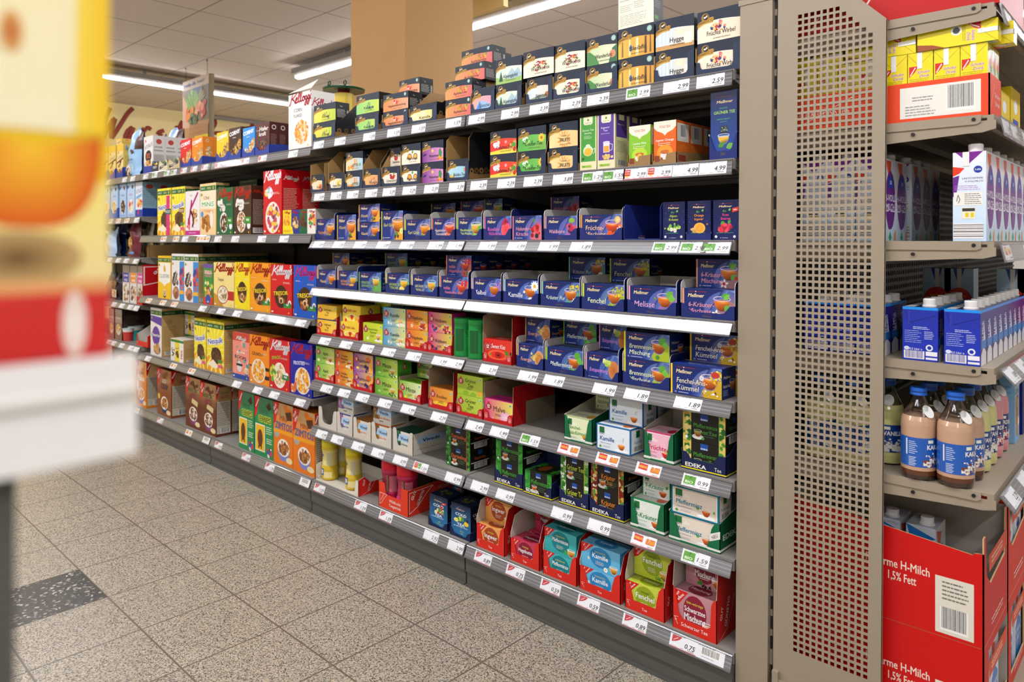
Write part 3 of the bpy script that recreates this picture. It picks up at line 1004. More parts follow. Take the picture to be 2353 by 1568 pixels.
Y_, G_, RD = '#f0a830', '#5aa83c', '#d8402c'
lemon = [('c', .92, .3, .13, '#e8d83a', '#f4ee9a')]
herbs = [('leaf', .62, .14, .22, 30, '#4a7a2c'), ('leaf', .8, .12, .2, 150, '#6a9a3c'), ('scat', .72, .12, .1, .05, 8, .04, ['#3a2a1a', '#5a4a2a'])]
mm('m_darj', 'deep blue black tea box with golden cup and orange script', ['Darjeeling'], '#f0a040', Y_, '#f0a830', herbs, tea='#e88a1c', glass='#c89a4a', ts=.14)
mm('m_klassik', 'deep blue classic black tea box with golden cup', ['Klassik'], '#f2d27a', Y_, '#f0a830', herbs, tea='#e87a1c', glass='#c89a4a')
mm('m_earl', 'deep blue bergamot tea box with golden cup and lime', ['Earl Grey'], '#e8e07a', Y_, '#d8d83a', herbs + [('c', .93, .24, .12, '#c8d84a', '#e8eea0')], tea='#e88a1c', glass='#c89a4a')
mm('m_granat', 'deep blue tea box with red pomegranate glass', ['Ägyptischer', 'Granatapfel'], '#f0e0d0', '#e86a4a', '#e86a3a', [('c', .66, .16, .17, '#e0442c', '#f08a6a')], tea='#d83a2a', glass='#e8a090', ts=.115)
mm('m_minze', 'deep blue tea box with lime green mint glass', ['Marokkanische', 'Thé-Menthe'], '#d8e86a', '#9cc83c', '#b8d83a', [('leaf', .85, .4, .3, 50, '#6ab03c'), ('leaf', .7, .14, .25, 20, '#8ac84a')], tea='#e0b040', glass='#c8d88a', ts=.105)
mm('m_wildk', 'deep blue tea box with pink glow and red melon slice', ['Rooibos', 'Wildkirsche'], '#e86ab8', '#b83a9a', '#e868b0', [('e', .8, .42, .17, .33, '#e83a44', '#f0606a'), ('scat', .8, .78, .14, .1, 7, .08, ['#c8203a', '#8a1a4a'], .9)], cupx=1.6, ts=.14)
mm('m_holun', 'deep blue tea box with cherries on a pink glow', ['Holunder-', 'Kirsche'], '#f0a0b0', '#d8707a', '#f090a0', [('scat', .78, .4, .16, .3, 14, .1, ['#c8222c', '#a01828', '#e0484a'], .9), ('c', .84, .16, .1, '#1c2430'), ('leaf', .7, .7, .2, 60, '#4a7a3a')], cupx=1.6, ts=.15)
mm('m_waldb', 'deep blue tea box with raspberries and dark berries', ['Waldbeere'], '#f0b0c0', '#a86ab0', '#f08aa0', [('scat', .8, .4, .17, .3, 14, .1, ['#c02a4a', '#2a2440', '#d84a5a', '#3a2c54'], .9), ('e', .84, .8, .09, .1, '#8ab83a')], cupx=1.6)
mm('m_fruch', 'deep blue tea box with apple slice and red fruit', ['Früchte-', 'Mischung'], '#f6c8a0', '#e87a3a', '#f08a2c', [('c', .9, .78, .14, '#f0dca0', '#e8b85a'), ('scat', .8, .2, .14, .1, 8, .09, ['#c8222c', '#e85a2a', '#a81c2c'], .9), ('flower', .94, .4, .14, '#fff', '#d83a4a', {'n': 5})], tea='#d8401c', ts=.17)
mm('m_oring', 'deep blue green tea box with orange ginger wedge', ['GRÜNER TEE', 'ORANGE-INGWER'], '#f0a03a', '#3aa080', '#f08a2c', [('e', .72, .18, .14, .13, '#f09a2c', '#f6c05a'), ('leaf', .8, .1, .2, 20, '#4a8a3a')], tea='#e8b030', glass='#6ab0a0', ts=.11)
mm('m_grun', 'deep blue pure green tea box with light cup', ['FEINSTER', 'GRÜNER TEE'], '#9cc85a', '#6aa85a', '#8ac04a', [('leaf', .6, .12, .3, 25, '#5a9a3c'), ('leaf', .74, .1, .26, 60, '#7ab84a')], tea='#e8c040', glass='#8ac0a0', ts=.12)
mm('m_zitr', 'deep blue green tea box with lemon wedge', ['GRÜNER TEE', 'ZITRONE'], '#c8d83a', '#5aa86a', '#f0d82c', [('e', .68, .2, .11, .17, '#f0d43a', '#f6ea8a'), ('leaf', .84, .1, .24, 60, '#6ab03c')], tea='#e8c030', glass='#8ac0a0', ts=.12)
mm('m_vanil', 'deep blue green tea box with vanilla blossom', ['GRÜNER TEE', 'VANILLE'], '#d8d89a', '#3a8aa8', '#e8e0a0', [('flower', .86, .26, .16, '#f4ead0', '#e8c04a', {'n': 6}), ('stroke', [(.6, .1), (.75, .05), (.9, .12)], .03, '#2a1c10')], tea='#e8b840', glass='#8ac8d0', ts=.12)
mm('m_hageb', 'deep blue tea box with rosehip berries and red script', ['milde', 'Hagebutte'], '#f08a9a', '#c86a5a', '#f08a6a', [('scat', .84, .72, .14, .14, 8, .08, ['#c8222c', '#e0403a'], .9), ('c', .64, .76, .05, '#c8222c'), ('c', .72, .14, .06, '#c8222c'), ('leaf', .8, .2, .2, -30, '#4a9a3a'), ('flower', .95, .2, .14, '#f6ece4', '#e8c04a', {'n': 5})], tea='#d83a2c', ts=.14)
mm('m_salbei', 'deep blue tea box with lilac sage blossoms and white script', ['Salbei'], '#f4f4fa', '#8a6ac0', '#e8b0d0', [('scat', .9, .72, .09, .18, 16, .05, ['#b07ac8', '#d0a0d8', '#8a5ab0']), ('leaf', .62, .62, .16, 20, '#9ab0a0'), ('leaf', .8, .06, .2, 30, '#7a9a7a')], ts=.19)
mm('m_kam', 'deep blue tea box with white daisies and white script', ['Kamille'], '#f6f6fa', '#5a8ad8', '#a8d0f0', [('flower', .9, .76, .24, '#fff', '#e8b82c', {'n': 11}), ('flower', .78, .16, .16, '#fff', '#e8b82c', {'n': 10}), ('flower', .93, .22, .13, '#fff', '#e8b82c', {'n': 10}), ('flower', .6, .5, .07, '#fff', '#e8b82c')], ts=.19)
mm('m_pur', 'deep blue tea box with mixed herbs and pale script', ['Kräuter Pur'], '#dcecdc', '#5aa08a', '#90d0b0', [('scat', .86, .78, .13, .14, 30, .035, ['#e8d03a', '#d0b82c']), ('flower', .88, .24, .17, '#fff', '#e8b82c', {'n': 9}), ('leaf', .74, .1, .2, 50, '#7ab04a')], ts=.15)
mm('m_fench', 'deep blue tea box with yellow fennel umbels', ['Fenchel'], '#f0f4c0', '#9ab83a', '#d0e02c', [('scat', .88, .72, .16, .2, 60, .035, ['#e8d82c', '#d0c020', '#b0b828']), ('scat', .7, .14, .1, .1, 20, .03, ['#d8c820', '#e8dc3a'])], ts=.19)
mm('m_melis', 'deep blue tea box with fresh balm leaves and pink script', ['Melisse'], '#e8b0d8', '#a06ab8', '#f0a0c8', [('leaf', .82, .6, .34, 50, '#6ab03c', .5), ('leaf', .84, .6, .3, 0, '#7ac04a', .5), ('leaf', .6, .56, .12, 160, '#5aa03a'), ('scat', .76, .14, .12, .08, 10, .05, ['#a86ac0', '#5a9a3a', '#d0a0d8'])], ts=.2)
mm('m_sechs', 'deep blue tea box with mixed leaves and white mallow flower', ['6-Kräuter-', 'Mischung'], '#f0a0b0', '#a8787a', '#f0a080', [('leaf', .76, .76, .3, 20, '#5aa83c', .3), ('leaf', .8, .66, .3, 40, '#7ac04a', .3), ('leaf', .82, .3, .26, 50, '#6ab044', .4), ('flower', .66, .16, .18, '#f6f0ea', '#c8302c', {'n': 5}), ('c', .94, .36, .06, '#d0282c')], ts=.15)
mm('m_energ', 'deep blue tea box with ginger latte cup from above', ['Energie'], '#f0b080', '#5a6a9a', '#f0a840', [('e', .84, .42, .17, .36, '#b8682c', '#e0a468'), ('c', .84, .42, .2, '#d08a4a', '#c07838'), ('scat', .62, .56, .1, .16, 8, .08, ['#e0c070', '#d0a84a'])], cupx=1.6, ts=.14)
mm('m_pfeff', 'deep blue tea box with big fresh mint leaves', ['Pfefferminze'], '#e8f4e0', '#5a9a4a', '#a0d82c', [('leaf', .78, .66, .36, 40, '#5aa83a', .5), ('leaf', .84, .6, .3, -10, '#6ab844', .5), ('leaf', .68, .12, .24, 10, '#7ac04a', .5)], ts=.16, tw=.6)
mm('m_entsp', 'deep blue tea box with hop blossoms and purple script', ['Entspannung'], '#d890e8', '#4a6ab0', '#f0a0c8', [('e', .86, .42, .16, .36, '#b8602c', '#d88a4a'), ('scat', .64, .66, .12, .14, 10, .08, ['#c8d86a', '#a8c04a', '#e8e8a0'])], cupx=1.6, ts=.14, tw=.56)
mm('m_brenn', 'deep blue nettle tea box with lime glow', ['Brennnessel-', 'Mischung'], '#eef4c8', '#a8b82c', '#e8e02c', [('leaf', .78, .62, .34, 40, '#5aa83a', .5), ('leaf', .84, .6, .26, 0, '#7ac44a', .5), ('leaf', .7, .1, .2, 20, '#4a8a3a', .5)], ts=.16, tw=.56)
mm('m_fak', 'deep blue tea box with yellow umbels and anise', ['Fenchel-Anis-', 'Kümmel'], '#f4ecc8', '#d0a82c', '#f0c82c', [('scat', .9, .7, .12, .22, 50, .035, ['#e8d02c', '#f0e05a', '#c8a820']), ('e', .88, .78, .08, .1, '#c83a2c'), ('scat', .78, .16, .16, .1, 18, .03, ['#e8c82c', '#fff', '#7a4a1c']), ('flower', .62, .62, .1, '#e8eaf4', '#c8c8d8', {'n': 12})], ts=.16, tw=.6)
mm('m_klass_t', 'tall deep blue classic tea box standing free of any tray', ['Klassik'], '#f2d27a', Y_, '#e8c040', herbs, tea='#e87a1c', glass='#c89a4a', h=.106, ts=.11, ty=.5)
mm('m_earl_t', 'tall deep blue bergamot tea box with lime', ['Earl Grey'], '#e8e07a', Y_, '#d8d83a', herbs + [('c', .94, .3, .1, '#c8d84a', '#e8eea0')], tea='#e88a1c', glass='#c89a4a', h=.114, ts=.1, ty=.52)


def mbio(key, label, lines, tc, pics, neu=False):
    F = [('r', 0, 0, 1, 1, '#14205c', '#0c1440'), ('scat', .5, .5, .5, .5, 40, .02, ['#1c2c74', '#22347e'])]
    F += pics + [('r', .24, .905, .76, .91, '#b0303c'), ('c', .4, .908, .01, '#e8dcc0'), ('t', 'Meßmer', .5, .84, .05, '#f0d9a6', {'w': .5, 'b': .02, 'i': .2}), ('t', 'Bio', .46, .725, .055, '#6ab83a', {'i': .3}), ('leaf', .62, .72, .08, 50, '#6ab83a')]
    for k, ln in enumerate(lines):
        F.append(('t', ln, .5, .63 - k * .095, .066, tc, {'maxw': .8, 'b': .01}))
    F += [('lines', .15, .165, .85, .185, 1, '#4aa06a', .6), ('t', '25', .3, .05, .025, '#dfe3ee'), ('lines', .36, .04, .62, .06, 1, '#c8cde0', .6), ('c', .12, .08, .035, '#e4e8ec'), ('c', .85, .08, .035, '#e8dcd8')]
    if neu:
        F += [('p', [(.76, .68), (1, .72), (1, .82), (.76, .78)], '#d83a30'), ('t', 'NEU', .88, .75, .035, '#fff', {'b': .02, 'rot': 8})]
    dz(key, label, 'tea box', h=.105, d=.075, col='#131d54', side='#0e1644', top='#18246a', F=F, S=[('lines', .1, .2, .9, .8, 10, '#6a78b0', .35)])


mbio('m_bkr', 'tall dark blue organic tea box with alpine herbs', ['Alpen-', 'Kräuter'], '#c8d83a', [('scat', .5, .32, .3, .1, 24, .035, ['#5a9a3a', '#8ac04a', '#c8d86a']), ('flower', .4, .27, .06, '#fff', '#e8c02c'), ('flower', .56, .24, .06, '#fff', '#e8c02c'), ('flower', .1, .3, .03, '#c8d83a', '#a0b02a', {'n': 5})])
mbio('m_bor', 'tall dark blue organic tea box with halved orange', ['Orange', 'Ingwer'], '#f0982c', [('e', .52, .3, .25, .14, '#f0902c', '#f8b84a'), ('c', .52, .3, .09, '#f6b040', '#f09a2c'), ('scat', .26, .25, .12, .05, 5, .05, ['#d8b070', '#c89a5a']), ('flower', .85, .4, .03, '#f0902c', '#e07a1c', {'n': 5})])
mbio('m_bbe', 'tall dark blue organic tea box with raspberries', ['Rote', 'Beeren'], '#e84a8a', [('scat', .48, .3, .25, .1, 16, .055, ['#d8304a', '#e84a5a', '#a81c3c'], .9), ('leaf', .3, .4, .12, 30, '#4a9a3a'), ('leaf', .6, .4, .12, 60, '#4a9a3a'), ('c', .25, .36, .04, '#2a2c5a')], neu=True)
dz('m_leaf', 'tall slim blue pouch of loose green tea in a navy tray', 'tea pouch', h=.20, d=.08, col='#12286c', side='#0e1c50', top='#0c1438', mt='foil',
   F=[('r', 0, 0, 1, 1, '#1c4a9c', '#0c1848'), ('r', .2, .905, .85, .909, '#b0303c'), ('t', 'Meßmer', .55, .84, .042, '#e0c08a', {'w': .6, 'b': .02, 'i': .2}), ('t', 'FEINSTER', .5, .745, .022, '#4aa85a'), ('t', 'GRÜNER TEE', .53, .685, .046, '#a8d84a', {'w': .8, 'b': .005}), ('t', 'GANZES TEEBLATT', .5, .585, .02, '#5ab86a', {'w': .5}), ('t', 'HERB-FRISCH', .5, .545, .014, '#5ab86a'),
      ('r', .38, .38, .66, .48, '#1c2420'), ('scat', .52, .43, .12, .04, 30, .012, ['#5a6a5a', '#8a9a8a', '#2a342c'], .3), ('cup', .5, .29, .09, {'tea': '#e0b83a', 'glass': '#7ab0c8'}), ('leaf', .3, .18, .12, 30, '#4a8a3a'), ('leaf', .6, .16, .14, 20, '#6aa84a'), ('t', 'Feinster Grüner Tee', .5, .1, .014, '#5ab86a')])


# --- family 3: cartons with a round red medallion
def medal(cx, cy, r):
    return [('e', cx, cy, r * .78, r * 1.05, '#a3161f'), ('e', cx, cy, r * .70, r * .96, '#e9c9b8'), ('e', cx, cy, r * .66, r * .91, '#a3161f'), ('r', cx - r * .22, cy + r * .9, cx + r * .22, cy + r * 1.4, '#c41c24'),
            ('r', cx - r * .3, cy - r * .45, cx + r * .3, cy + r * .25, '#f2e4da'), ('r', cx - r * .36, cy - r * .28, cx + r * .36, cy + r * .02, '#a3161f'), ('e', cx, cy + r * .3, r * .3, r * .28, '#f2e4da'), ('e', cx, cy + r * .28, r * .16, r * .14, '#a3161f'), ('t', '1882', cx, cy - r * .13, r * .2, '#f2e4da', {'w': r * .5})]


def tk(key, label, title, c1, c2, pics=(), tc='#3a2a2a', ts=.17, tw=.5, cup='#e8c06a', sub=True, col=None, it=0.0, tx=.53, ty=.62, h=.0745):
    F = [('p', [(0, 0), (1, 0), (1, 1), (0, 1)], [c1, c2, c2, c1]), ('e', .72, .7, .5, .5, c2, c2) if False else ('c', .8, .8, .01, c2), ('p', [(.3, 0), (1, .0), (1, .3), (.6, .4)], [c1, c2, c2, c2])]
    if cup:
        F += [('e', .78, .13, .2, .07, '#f2ece2'), ('cup', .78, .32, .2, {'tea': cup, 'glass': '#efe6da', 'rim': '#faf4ea'})]
    F += list(pics) + medal(.14, .66, .155)
    n = len(title)
    for k, ln in enumerate(title):
        F.append(('t', ln, tx, ty - (k - (n - 1) / 2) * ts * 1.25, ts, tc, {'maxw': tw, 'b': .004, 'i': it}))
    if sub:
        F += [('lines', .38, ty - .34, .62, ty - .22, 2, tc, .35), ('c', .92, .86, .07, '#d8ece4'), ('c', .92, .86, .05, '#4a9a8a')]
    dz(key, label, 'tea box', h=h, d=.07, col=col or c1, side=c1, top=c1, F=F, S=medal(.5, .62, .16) + [('lines', .1, .1, .9, .35, 4, tc, .3)], T=[('lines', .2, .3, .8, .7, 2, tc, .3)])


daisy = [('flower', .25, .2, .1, '#fff', '#e8b82c'), ('flower', .36, .16, .08, '#fff', '#e8b82c')]
tk('t_ost', 'golden yellow black tea box with round red medallion', ['Ostfriesen', 'Tee'], '#f0b92c', '#f2c84a', [('p', [(.75, 0), (1, 0), (1, .25)], '#a85a1c'), ('r', 0, 0, 1, .07, '#1c2a6a')], cup=None, ts=.15)
tk('t_liebe', 'yellow tea box with a red heart swirl', ['Heiße Liebe'], '#f2d23a', '#f0c83a', [('e', .5, .28, .34, .2, '#f6e89a'), ('e', .5, .28, .26, .14, '#f0cf4a'), ('c', .48, .36, .08, '#d8202c'), ('c', .56, .36, .08, '#d8202c'), ('p', [(.42, .34), (.52, .1), (.62, .34)], '#d8202c'), ('scat', .85, .2, .12, .12, 6, .09, ['#d8202c', '#e8a02c']), ('scat', .2, .12, .12, .08, 5, .08, ['#d8202c', '#c8181c'])], cup=None, tc='#c8202c', sub=False, it=.15, ty=.7)
tk('t_fak', 'lime green tea box with fennel and cup', ['Fenchel-Anis-', 'Kümmel'], '#b4c82c', '#d8dc3a', daisy[:1], ts=.125, tc='#4a6a1c')
tk('t_kam', 'sky blue tea box with camomile flowers', ['Kamille'], '#3a9ad0', '#e0dc7a', daisy + [('scat', .82, .12, .16, .1, 18, .05, ['#fff', '#f0d86a', '#f6f0d0'])], tc='#28324a', ts=.19)
tk('t_hage', 'orange tea box with rosehips and white blossom', ['Hagebutte'], '#e2602c', '#e8b03a', [('flower', .26, .2, .12, '#fbeee6', '#e8b82c', {'n': 5}), ('scat', .75, .12, .18, .1, 18, .06, ['#b8281c', '#8a2014', '#e06a3a'])], cup='#c8402c')
tk('t_wald', 'magenta tea box with forest berries', ['Waldbeere'], '#d0208a', '#d8c83a', [('scat', .24, .22, .1, .1, 7, .08, ['#2a3a7a', '#3a4a8a', '#c8283c'], .9), ('scat', .8, .14, .2, .1, 18, .07, ['#2c2c50', '#d0303c', '#a8203c', '#e88a3a'], .9)], cup='#b02840', tc='#3a1030', ts=.18)
tk('t_kiss', 'red strawberry tea box with glossy red lips', ['Sweet Kiss'], '#d8201c', '#e23a24', [('e', .5, .34, .36, .22, '#f0603c'), ('e', .5, .34, .27, .15, '#e2301c'), ('e', .52, .34, .12, .15, '#b81418'), ('e', .52, .33, .05, .04, '#4a0a0c'), ('scat', .9, .4, .1, .2, 8, .08, ['#5a1418', '#3a8a2c', '#a01418']), ('leaf', .28, .3, .15, 150, '#4a9a2c')], cup=None, tc='#fff4f0', it=.2, sub=False, ty=.72, ts=.2)
tk('t_apfel', 'green apple tea box with cup and apple slice', ['Apfel'], '#5ab03a', '#d8d870', [('e', .16, .2, .07, .09, '#f0ecc0'), ('e', .66, .14, .12, .1, '#f0e4a8')], cup='#e08a4a', ts=.19)
tk('t_fmix', 'red orange mixed fruit tea box with apple', ['Früchte-', 'Mischung'], '#dc4a2c', '#e8b82c', [('flower', .2, .22, .12, '#fbeee6', '#d83a3a', {'n': 5}), ('e', .84, .16, .14, .14, '#e8d8a0'), ('e', .92, .12, .08, .1, '#c82a1c')], cup='#d02c24', ts=.14)
tk('t_multi', 'purple multivitamin tea box with orange and grapes', ['MultiVitamin'], '#8a4aa8', '#e8b84a', [('c', .86, .26, .24, '#f0902c', '#f6b85a'), ('c', .86, .26, .17, '#f8c878', '#f0a03c'), ('scat', .66, .2, .1, .18, 14, .075, ['#3a2450', '#4a3060'], .9), ('e', .2, .2, .08, .08, '#f0dc5a'), ('e', .78, .72, .14, .16, '#e06a2c'), ('r', .3, .42, .56, .47, '#f0c83a')], cup=None, ts=.16, tw=.58, tx=.52)
tk('t_minze', 'green peppermint tea box with cup of mint tea', ['Minze'], '#4aa02c', '#c8d85a', [('e', .2, .2, .07, .06, '#a8d07a'), ('scat', .74, .1, .2, .08, 14, .06, ['#3a7a24', '#5a9a34'])], cup='#d8a84a', ts=.24)
tk('t_minzit', 'pale green mint and lemon tea box', ['Minze'], '#7ab82c', '#e8e8b0', [('r', .36, .3, .62, .4, '#d8e04a'), ('e', .28, .2, .07, .1, '#e8e03a')], cup='#e0c87a', ts=.24)
tk('t_rooi', 'golden orange rooibos tea box with savanna horizon', ['Rooibos'], '#d87a2c', '#e8a83a', [('e', .5, .22, .4, .16, '#f2c83a'), ('stroke', [(.3, .16), (.36, .22), (.42, .16)], .02, '#7a3a14'), ('e', .88, .2, .14, .1, '#b8481c')], cup=None, tc='#4a2414', ts=.17)
tk('t_grun', 'lime leaf green tea box with large leaves', ['Grüner', 'Tee'], '#a0bc2c', '#b8cc4a', [('leaf', .2, .06, .5, 10, '#8aac2c', .3), ('leaf', .5, .05, .5, 5, '#90b230', .3), ('e', .9, .2, .1, .14, '#e0a83a')], cup=None, ts=.19)
tk('t_malve', 'pink hibiscus tea box with mallow blossom', ['Malve'], '#e02c8a', '#e8dc5a', [('e', .76, .3, .22, .24, '#f6d8e0', '#f0a8c8'), ('flower', .3, .12, .1, '#f8e0ea', '#e84a9a', {'n': 5})], cup=None, ts=.24)


# --- family 4: red-cornered economy cartons
def corner(s=.34, c='#d8201c'):
    return [('p', [(0, 1), (0, 1 - s * 1.25), (s * .35, 1 - s), (s * .7, 1 - s * .45), (s, 1)], c), ('t', 'GUT', s * .24, 1 - s * .28, s * .15, '#fff', {'b': .03, 'rot': 48}), ('t', '&', s * .32, 1 - s * .5, s * .13, '#fff', {'rot': 48}), ('t', 'GÜNSTIG', s * .46, 1 - s * .5, s * .14, '#fff', {'w': s * .62, 'b': .03, 'rot': 48})] if s > .3 else \
        [('p', [(0, 1), (0, 1 - s * 1.25), (s * .35, 1 - s), (s * .7, 1 - s * .45), (s, 1)], c), ('stroke', [(s * .2, 1 - s * .6), (s * .7, 1 - s * .15)], .02, '#fff')]


def gg(key, label, adj, title, bg, bg2, oval, pics=(), cup='#e0a03a', tc='#fff', ac='#f0dc4a', ts=.17, h=.075):
    F = [('r', 0, 0, 1, 1, bg, bg2), ('lines', .02, .1, .3, .9, 6, bg2, .12), ('e', .50, .55, .28, .42, oval), ('cup', .84, .22, .2, {'tea': cup, 'glass': '#f0e4c8', 'rim': '#fff'})] + list(pics) + corner(.34)
    F += [('t', adj, .5, .77, .075, ac, {'maxw': .4})]
    for k, ln in enumerate(title):
        F.append(('t', ln, .5, .6 - k * .2, ts if len(title) == 1 else ts * (.8 + .35 * k), tc, {'maxw': .5, 'b': .012}))
    F += [('lines', .38, .24, .62, .4, 3, '#f2e8d8', .3)]
    dz(key, label, 'tea box', h=h, d=.07, col=bg, side=oval, top=bg2, F=F, S=[('lines', .1, .2, .9, .8, 7, bg2, .35)], T=[('e', .5, .45, .28, .36, oval), ('t', title[-1], .5, .5, .16, '#f4efe6', {'maxw': .5}), ('lines', .1, .1, .9, .2, 1, oval, .3)])


gg('u_ingwer', 'orange ginger tea box with brown oval', 'würziger', ['Ingwer'], '#e89a4a', '#eea85c', '#a8441c', [('scat', .7, .1, .14, .07, 8, .06, ['#e0b86a', '#d0a04a'])], cup='#e8c03a', ts=.2)
gg('u_hage', 'dark pink rosehip tea box with burgundy oval', 'fruchtige', ['Hagebutte'], '#b8284a', '#c8405a', '#8a1434', [('flower', .66, .12, .1, '#e88aa8', '#f0c84a', {'n': 5})], cup='#c83040')
gg('u_pfeff', 'turquoise peppermint tea box with mint sprig', 'erfrischende', ['Pfefferminze'], '#2fa3a8', '#48b4b6', '#0f7f86', [('leaf', .62, .1, .2, 40, '#3a9a3a'), ('leaf', .68, .12, .2, 100, '#4aaa44'), ('leaf', .6, .14, .16, 150, '#2f8a34')])
gg('u_kam', 'light blue camomile tea box with daisies', 'harmonische', ['Kamille'], '#58b0dc', '#74c0e4', '#2a86c0', [('flower', .64, .14, .12, '#fff', '#e8b82c', {'n': 10}), ('flower', .2, .4, .07, '#fff', '#e8b82c')], ts=.2)
gg('u_fench', 'lime yellow fennel tea box with green oval', 'würziger', ['Fenchel'], '#bcc832', '#ccd44c', '#93a41e', [('scat', .68, .12, .12, .08, 24, .03, ['#5a8a2a', '#7aa034'])], ts=.2, ac='#3a4a10')
gg('u_schw', 'dusky rose black tea box with burgundy oval', 'fein-würzige', ['Schwarztee', 'Mischung'], '#b87c84', '#c48c92', '#8a1c34', [('leaf', .3, .08, .16, 30, '#4a8a2c'), ('leaf', .4, .06, .16, 80, '#3a7a24'), ('scat', .55, .06, .14, .05, 14, .03, ['#3a2418', '#2a1a12'])], cup='#c8641c', ts=.17)


# --- family 5: organic cartons with a green square and brush script
def eb(key, label, lines, edge, bg, tc, pics=(), h=.076, cup='#d8602c'):
    F = [('r', 0, 0, 1, 1, edge), ('r', .03, .05, .97, .95, '#f4f2ec'), ('r', .045, .07, .955, .93, bg), ('r', .09, .66, .24, .9, '#1c6a34'), ('t', 'EDEKA', .165, .63, .045, '#1c3a8a', {'w': .14, 'b': .03}), ('t', 'Bio', .35, .72, .13, '#fbfaf4', {'i': .35}), ('e', .74, .12, .2, .06, '#fff'), ('cup', .74, .27, .17, {'tea': cup, 'glass': '#f0dcc8', 'rim': '#fff'})] + list(pics)
    n = len(lines)
    for k, ln in enumerate(lines):
        F.append(('t', ln, .1, .47 - (k - (n - 1) / 2) * .2, .17 if n == 1 else .14, tc, {'maxw': .68, 'i': .12, 'b': .016, 'left': True}))
    F += [('lines', .12, .27, .5, .31, 1, tc, .35), ('lines', .2, .12, .45, .2, 2, '#8a9ab0', .3), ('p', [(.08, .14), (.12, .2), (.16, .14), (.12, .08)], '#5a9a3a')]
    dz(key, label, 'tea box', h=h, d=.075, col=edge, side=edge, top=edge, F=F, S=[('r', .06, .06, .94, .94, '#f0eee6'), ('r', .08, .09, .92, .91, bg), ('r', .36, .62, .6, .88, '#1c6a34'), ('t', lines[-1], .5, .45, .12, tc, {'maxw': .7, 'i': .1}), ('bars', .2, .1, .8, .3, 12)], T=[('r', .03, .06, .97, .94, '#f0eee6'), ('r', .05, .1, .95, .9, bg), ('t', lines[-1], .42, .5, .22, '#5a6a8a', {'maxw': .5, 'i': .1}), ('e', .78, .4, .14, .26, cup)])


eb('e_fak', 'pale yellow green organic fennel anise tea box', ['Fenchel-', 'Anis-Kümmel'], '#b9c87c', '#e9edc0', '#4a9a3a', cup='#e8b03c')
eb('e_kam', 'white organic camomile tea box edged in blue', ['Kamille'], '#2a6ea8', '#e4ecf2', '#1f5f9c', [('flower', .8, .66, .06, '#fff', '#e8c04a'), ('flower', .7, .56, .05, '#fff', '#e8c04a'), ('stroke', [(.8, .6), (.78, .45)], .015, '#8aa86a')], cup='#e07a2c')
eb('e_fru', 'pink organic fruit tea box', ['Früchte'], '#c83a6a', '#f4bccb', '#d0245a', [('scat', .86, .4, .08, .08, 6, .07, ['#e8b02c', '#d8304a', '#c8203a'])], cup='#d8203c')
eb('e_neun', 'pale mint organic herb tea box edged in green', ['9-Kräuter'], '#2a9a58', '#e6ece0', '#1f8a3c', [('leaf', .85, .45, .16, 60, '#6aa84a')])
eb('e_pfm', 'cream organic peppermint tea box edged in petrol blue', ['Pfefferminz'], '#157a94', '#eadccb', '#1a7a98', [('leaf', .6, .34, .16, 150, '#5aa84a'), ('leaf', .9, .3, .12, 80, '#6ab04a')], cup='#e0642c')


# --- family 6: black cartons with leaf-patterned bands
def et(key, label, title, tc, band, h=.076, d=.1, pics=(), ts=.17, tw=.56):
    F = [('r', 0, 0, .2, 1, band[0])] + [('scat', .1, .5, .1, .5, 34, .09, band)] + [('r', .86, 0, 1, 1, band[0]), ('scat', .93, .5, .07, .5, 24, .09, band), ('r', .2, 0, .86, 1, '#17150f'), ('r', .845, 0, .86, 1, tc), ('r', .42, .76, .6, .97, '#1c4a9a'), ('t', 'EDEKA', .51, .80, .055, '#e8ecf4', {'w': .16, 'b': .03})]
    F += [('e', .36, .18, .14, .09, '#d8d4cc'), ('cup', .36, .3, .15, {'tea': '#c8641c', 'glass': '#b8b0a8', 'rim': '#e8e4dc'}), ('leaf', .44, .12, .14, 20, '#4a9a3a')] + list(pics)
    for k, ln in enumerate(title):
        F.append(('t', ln, .54, .58 - k * .2, ts, tc, {'w': tw if len(title) == 1 else min(tw, .06 * len(ln)), 'b': .004}))
    F += [('lines', .5, .2, .8, .42, 3, '#5a7a4a', .25), ('c', .09, .12, .05, '#e8ecec')]
    S = [('r', 0, 0, 1, 1, '#14120e'), ('r', .4, .74, .6, .95, '#1c4a9a'), ('t', title[0], .5, .58, .14, tc, {'maxw': .6}), ('r', .05, .34, .95, .39, '#d8d6d0'), ('bars', .2, .06, .85, .32, 16)]
    T = [('scat', .1, .5, .1, .5, 20, .09, band), ('e', .4, .5, .16, .3, '#8a4a1c'), ('scat', .9, .5, .1, .5, 20, .09, band)]
    dz(key, label, 'tea box', h=h, d=d, col='#17150f', side='#17150f', top='#1c2a16', F=F, S=S, T=T)


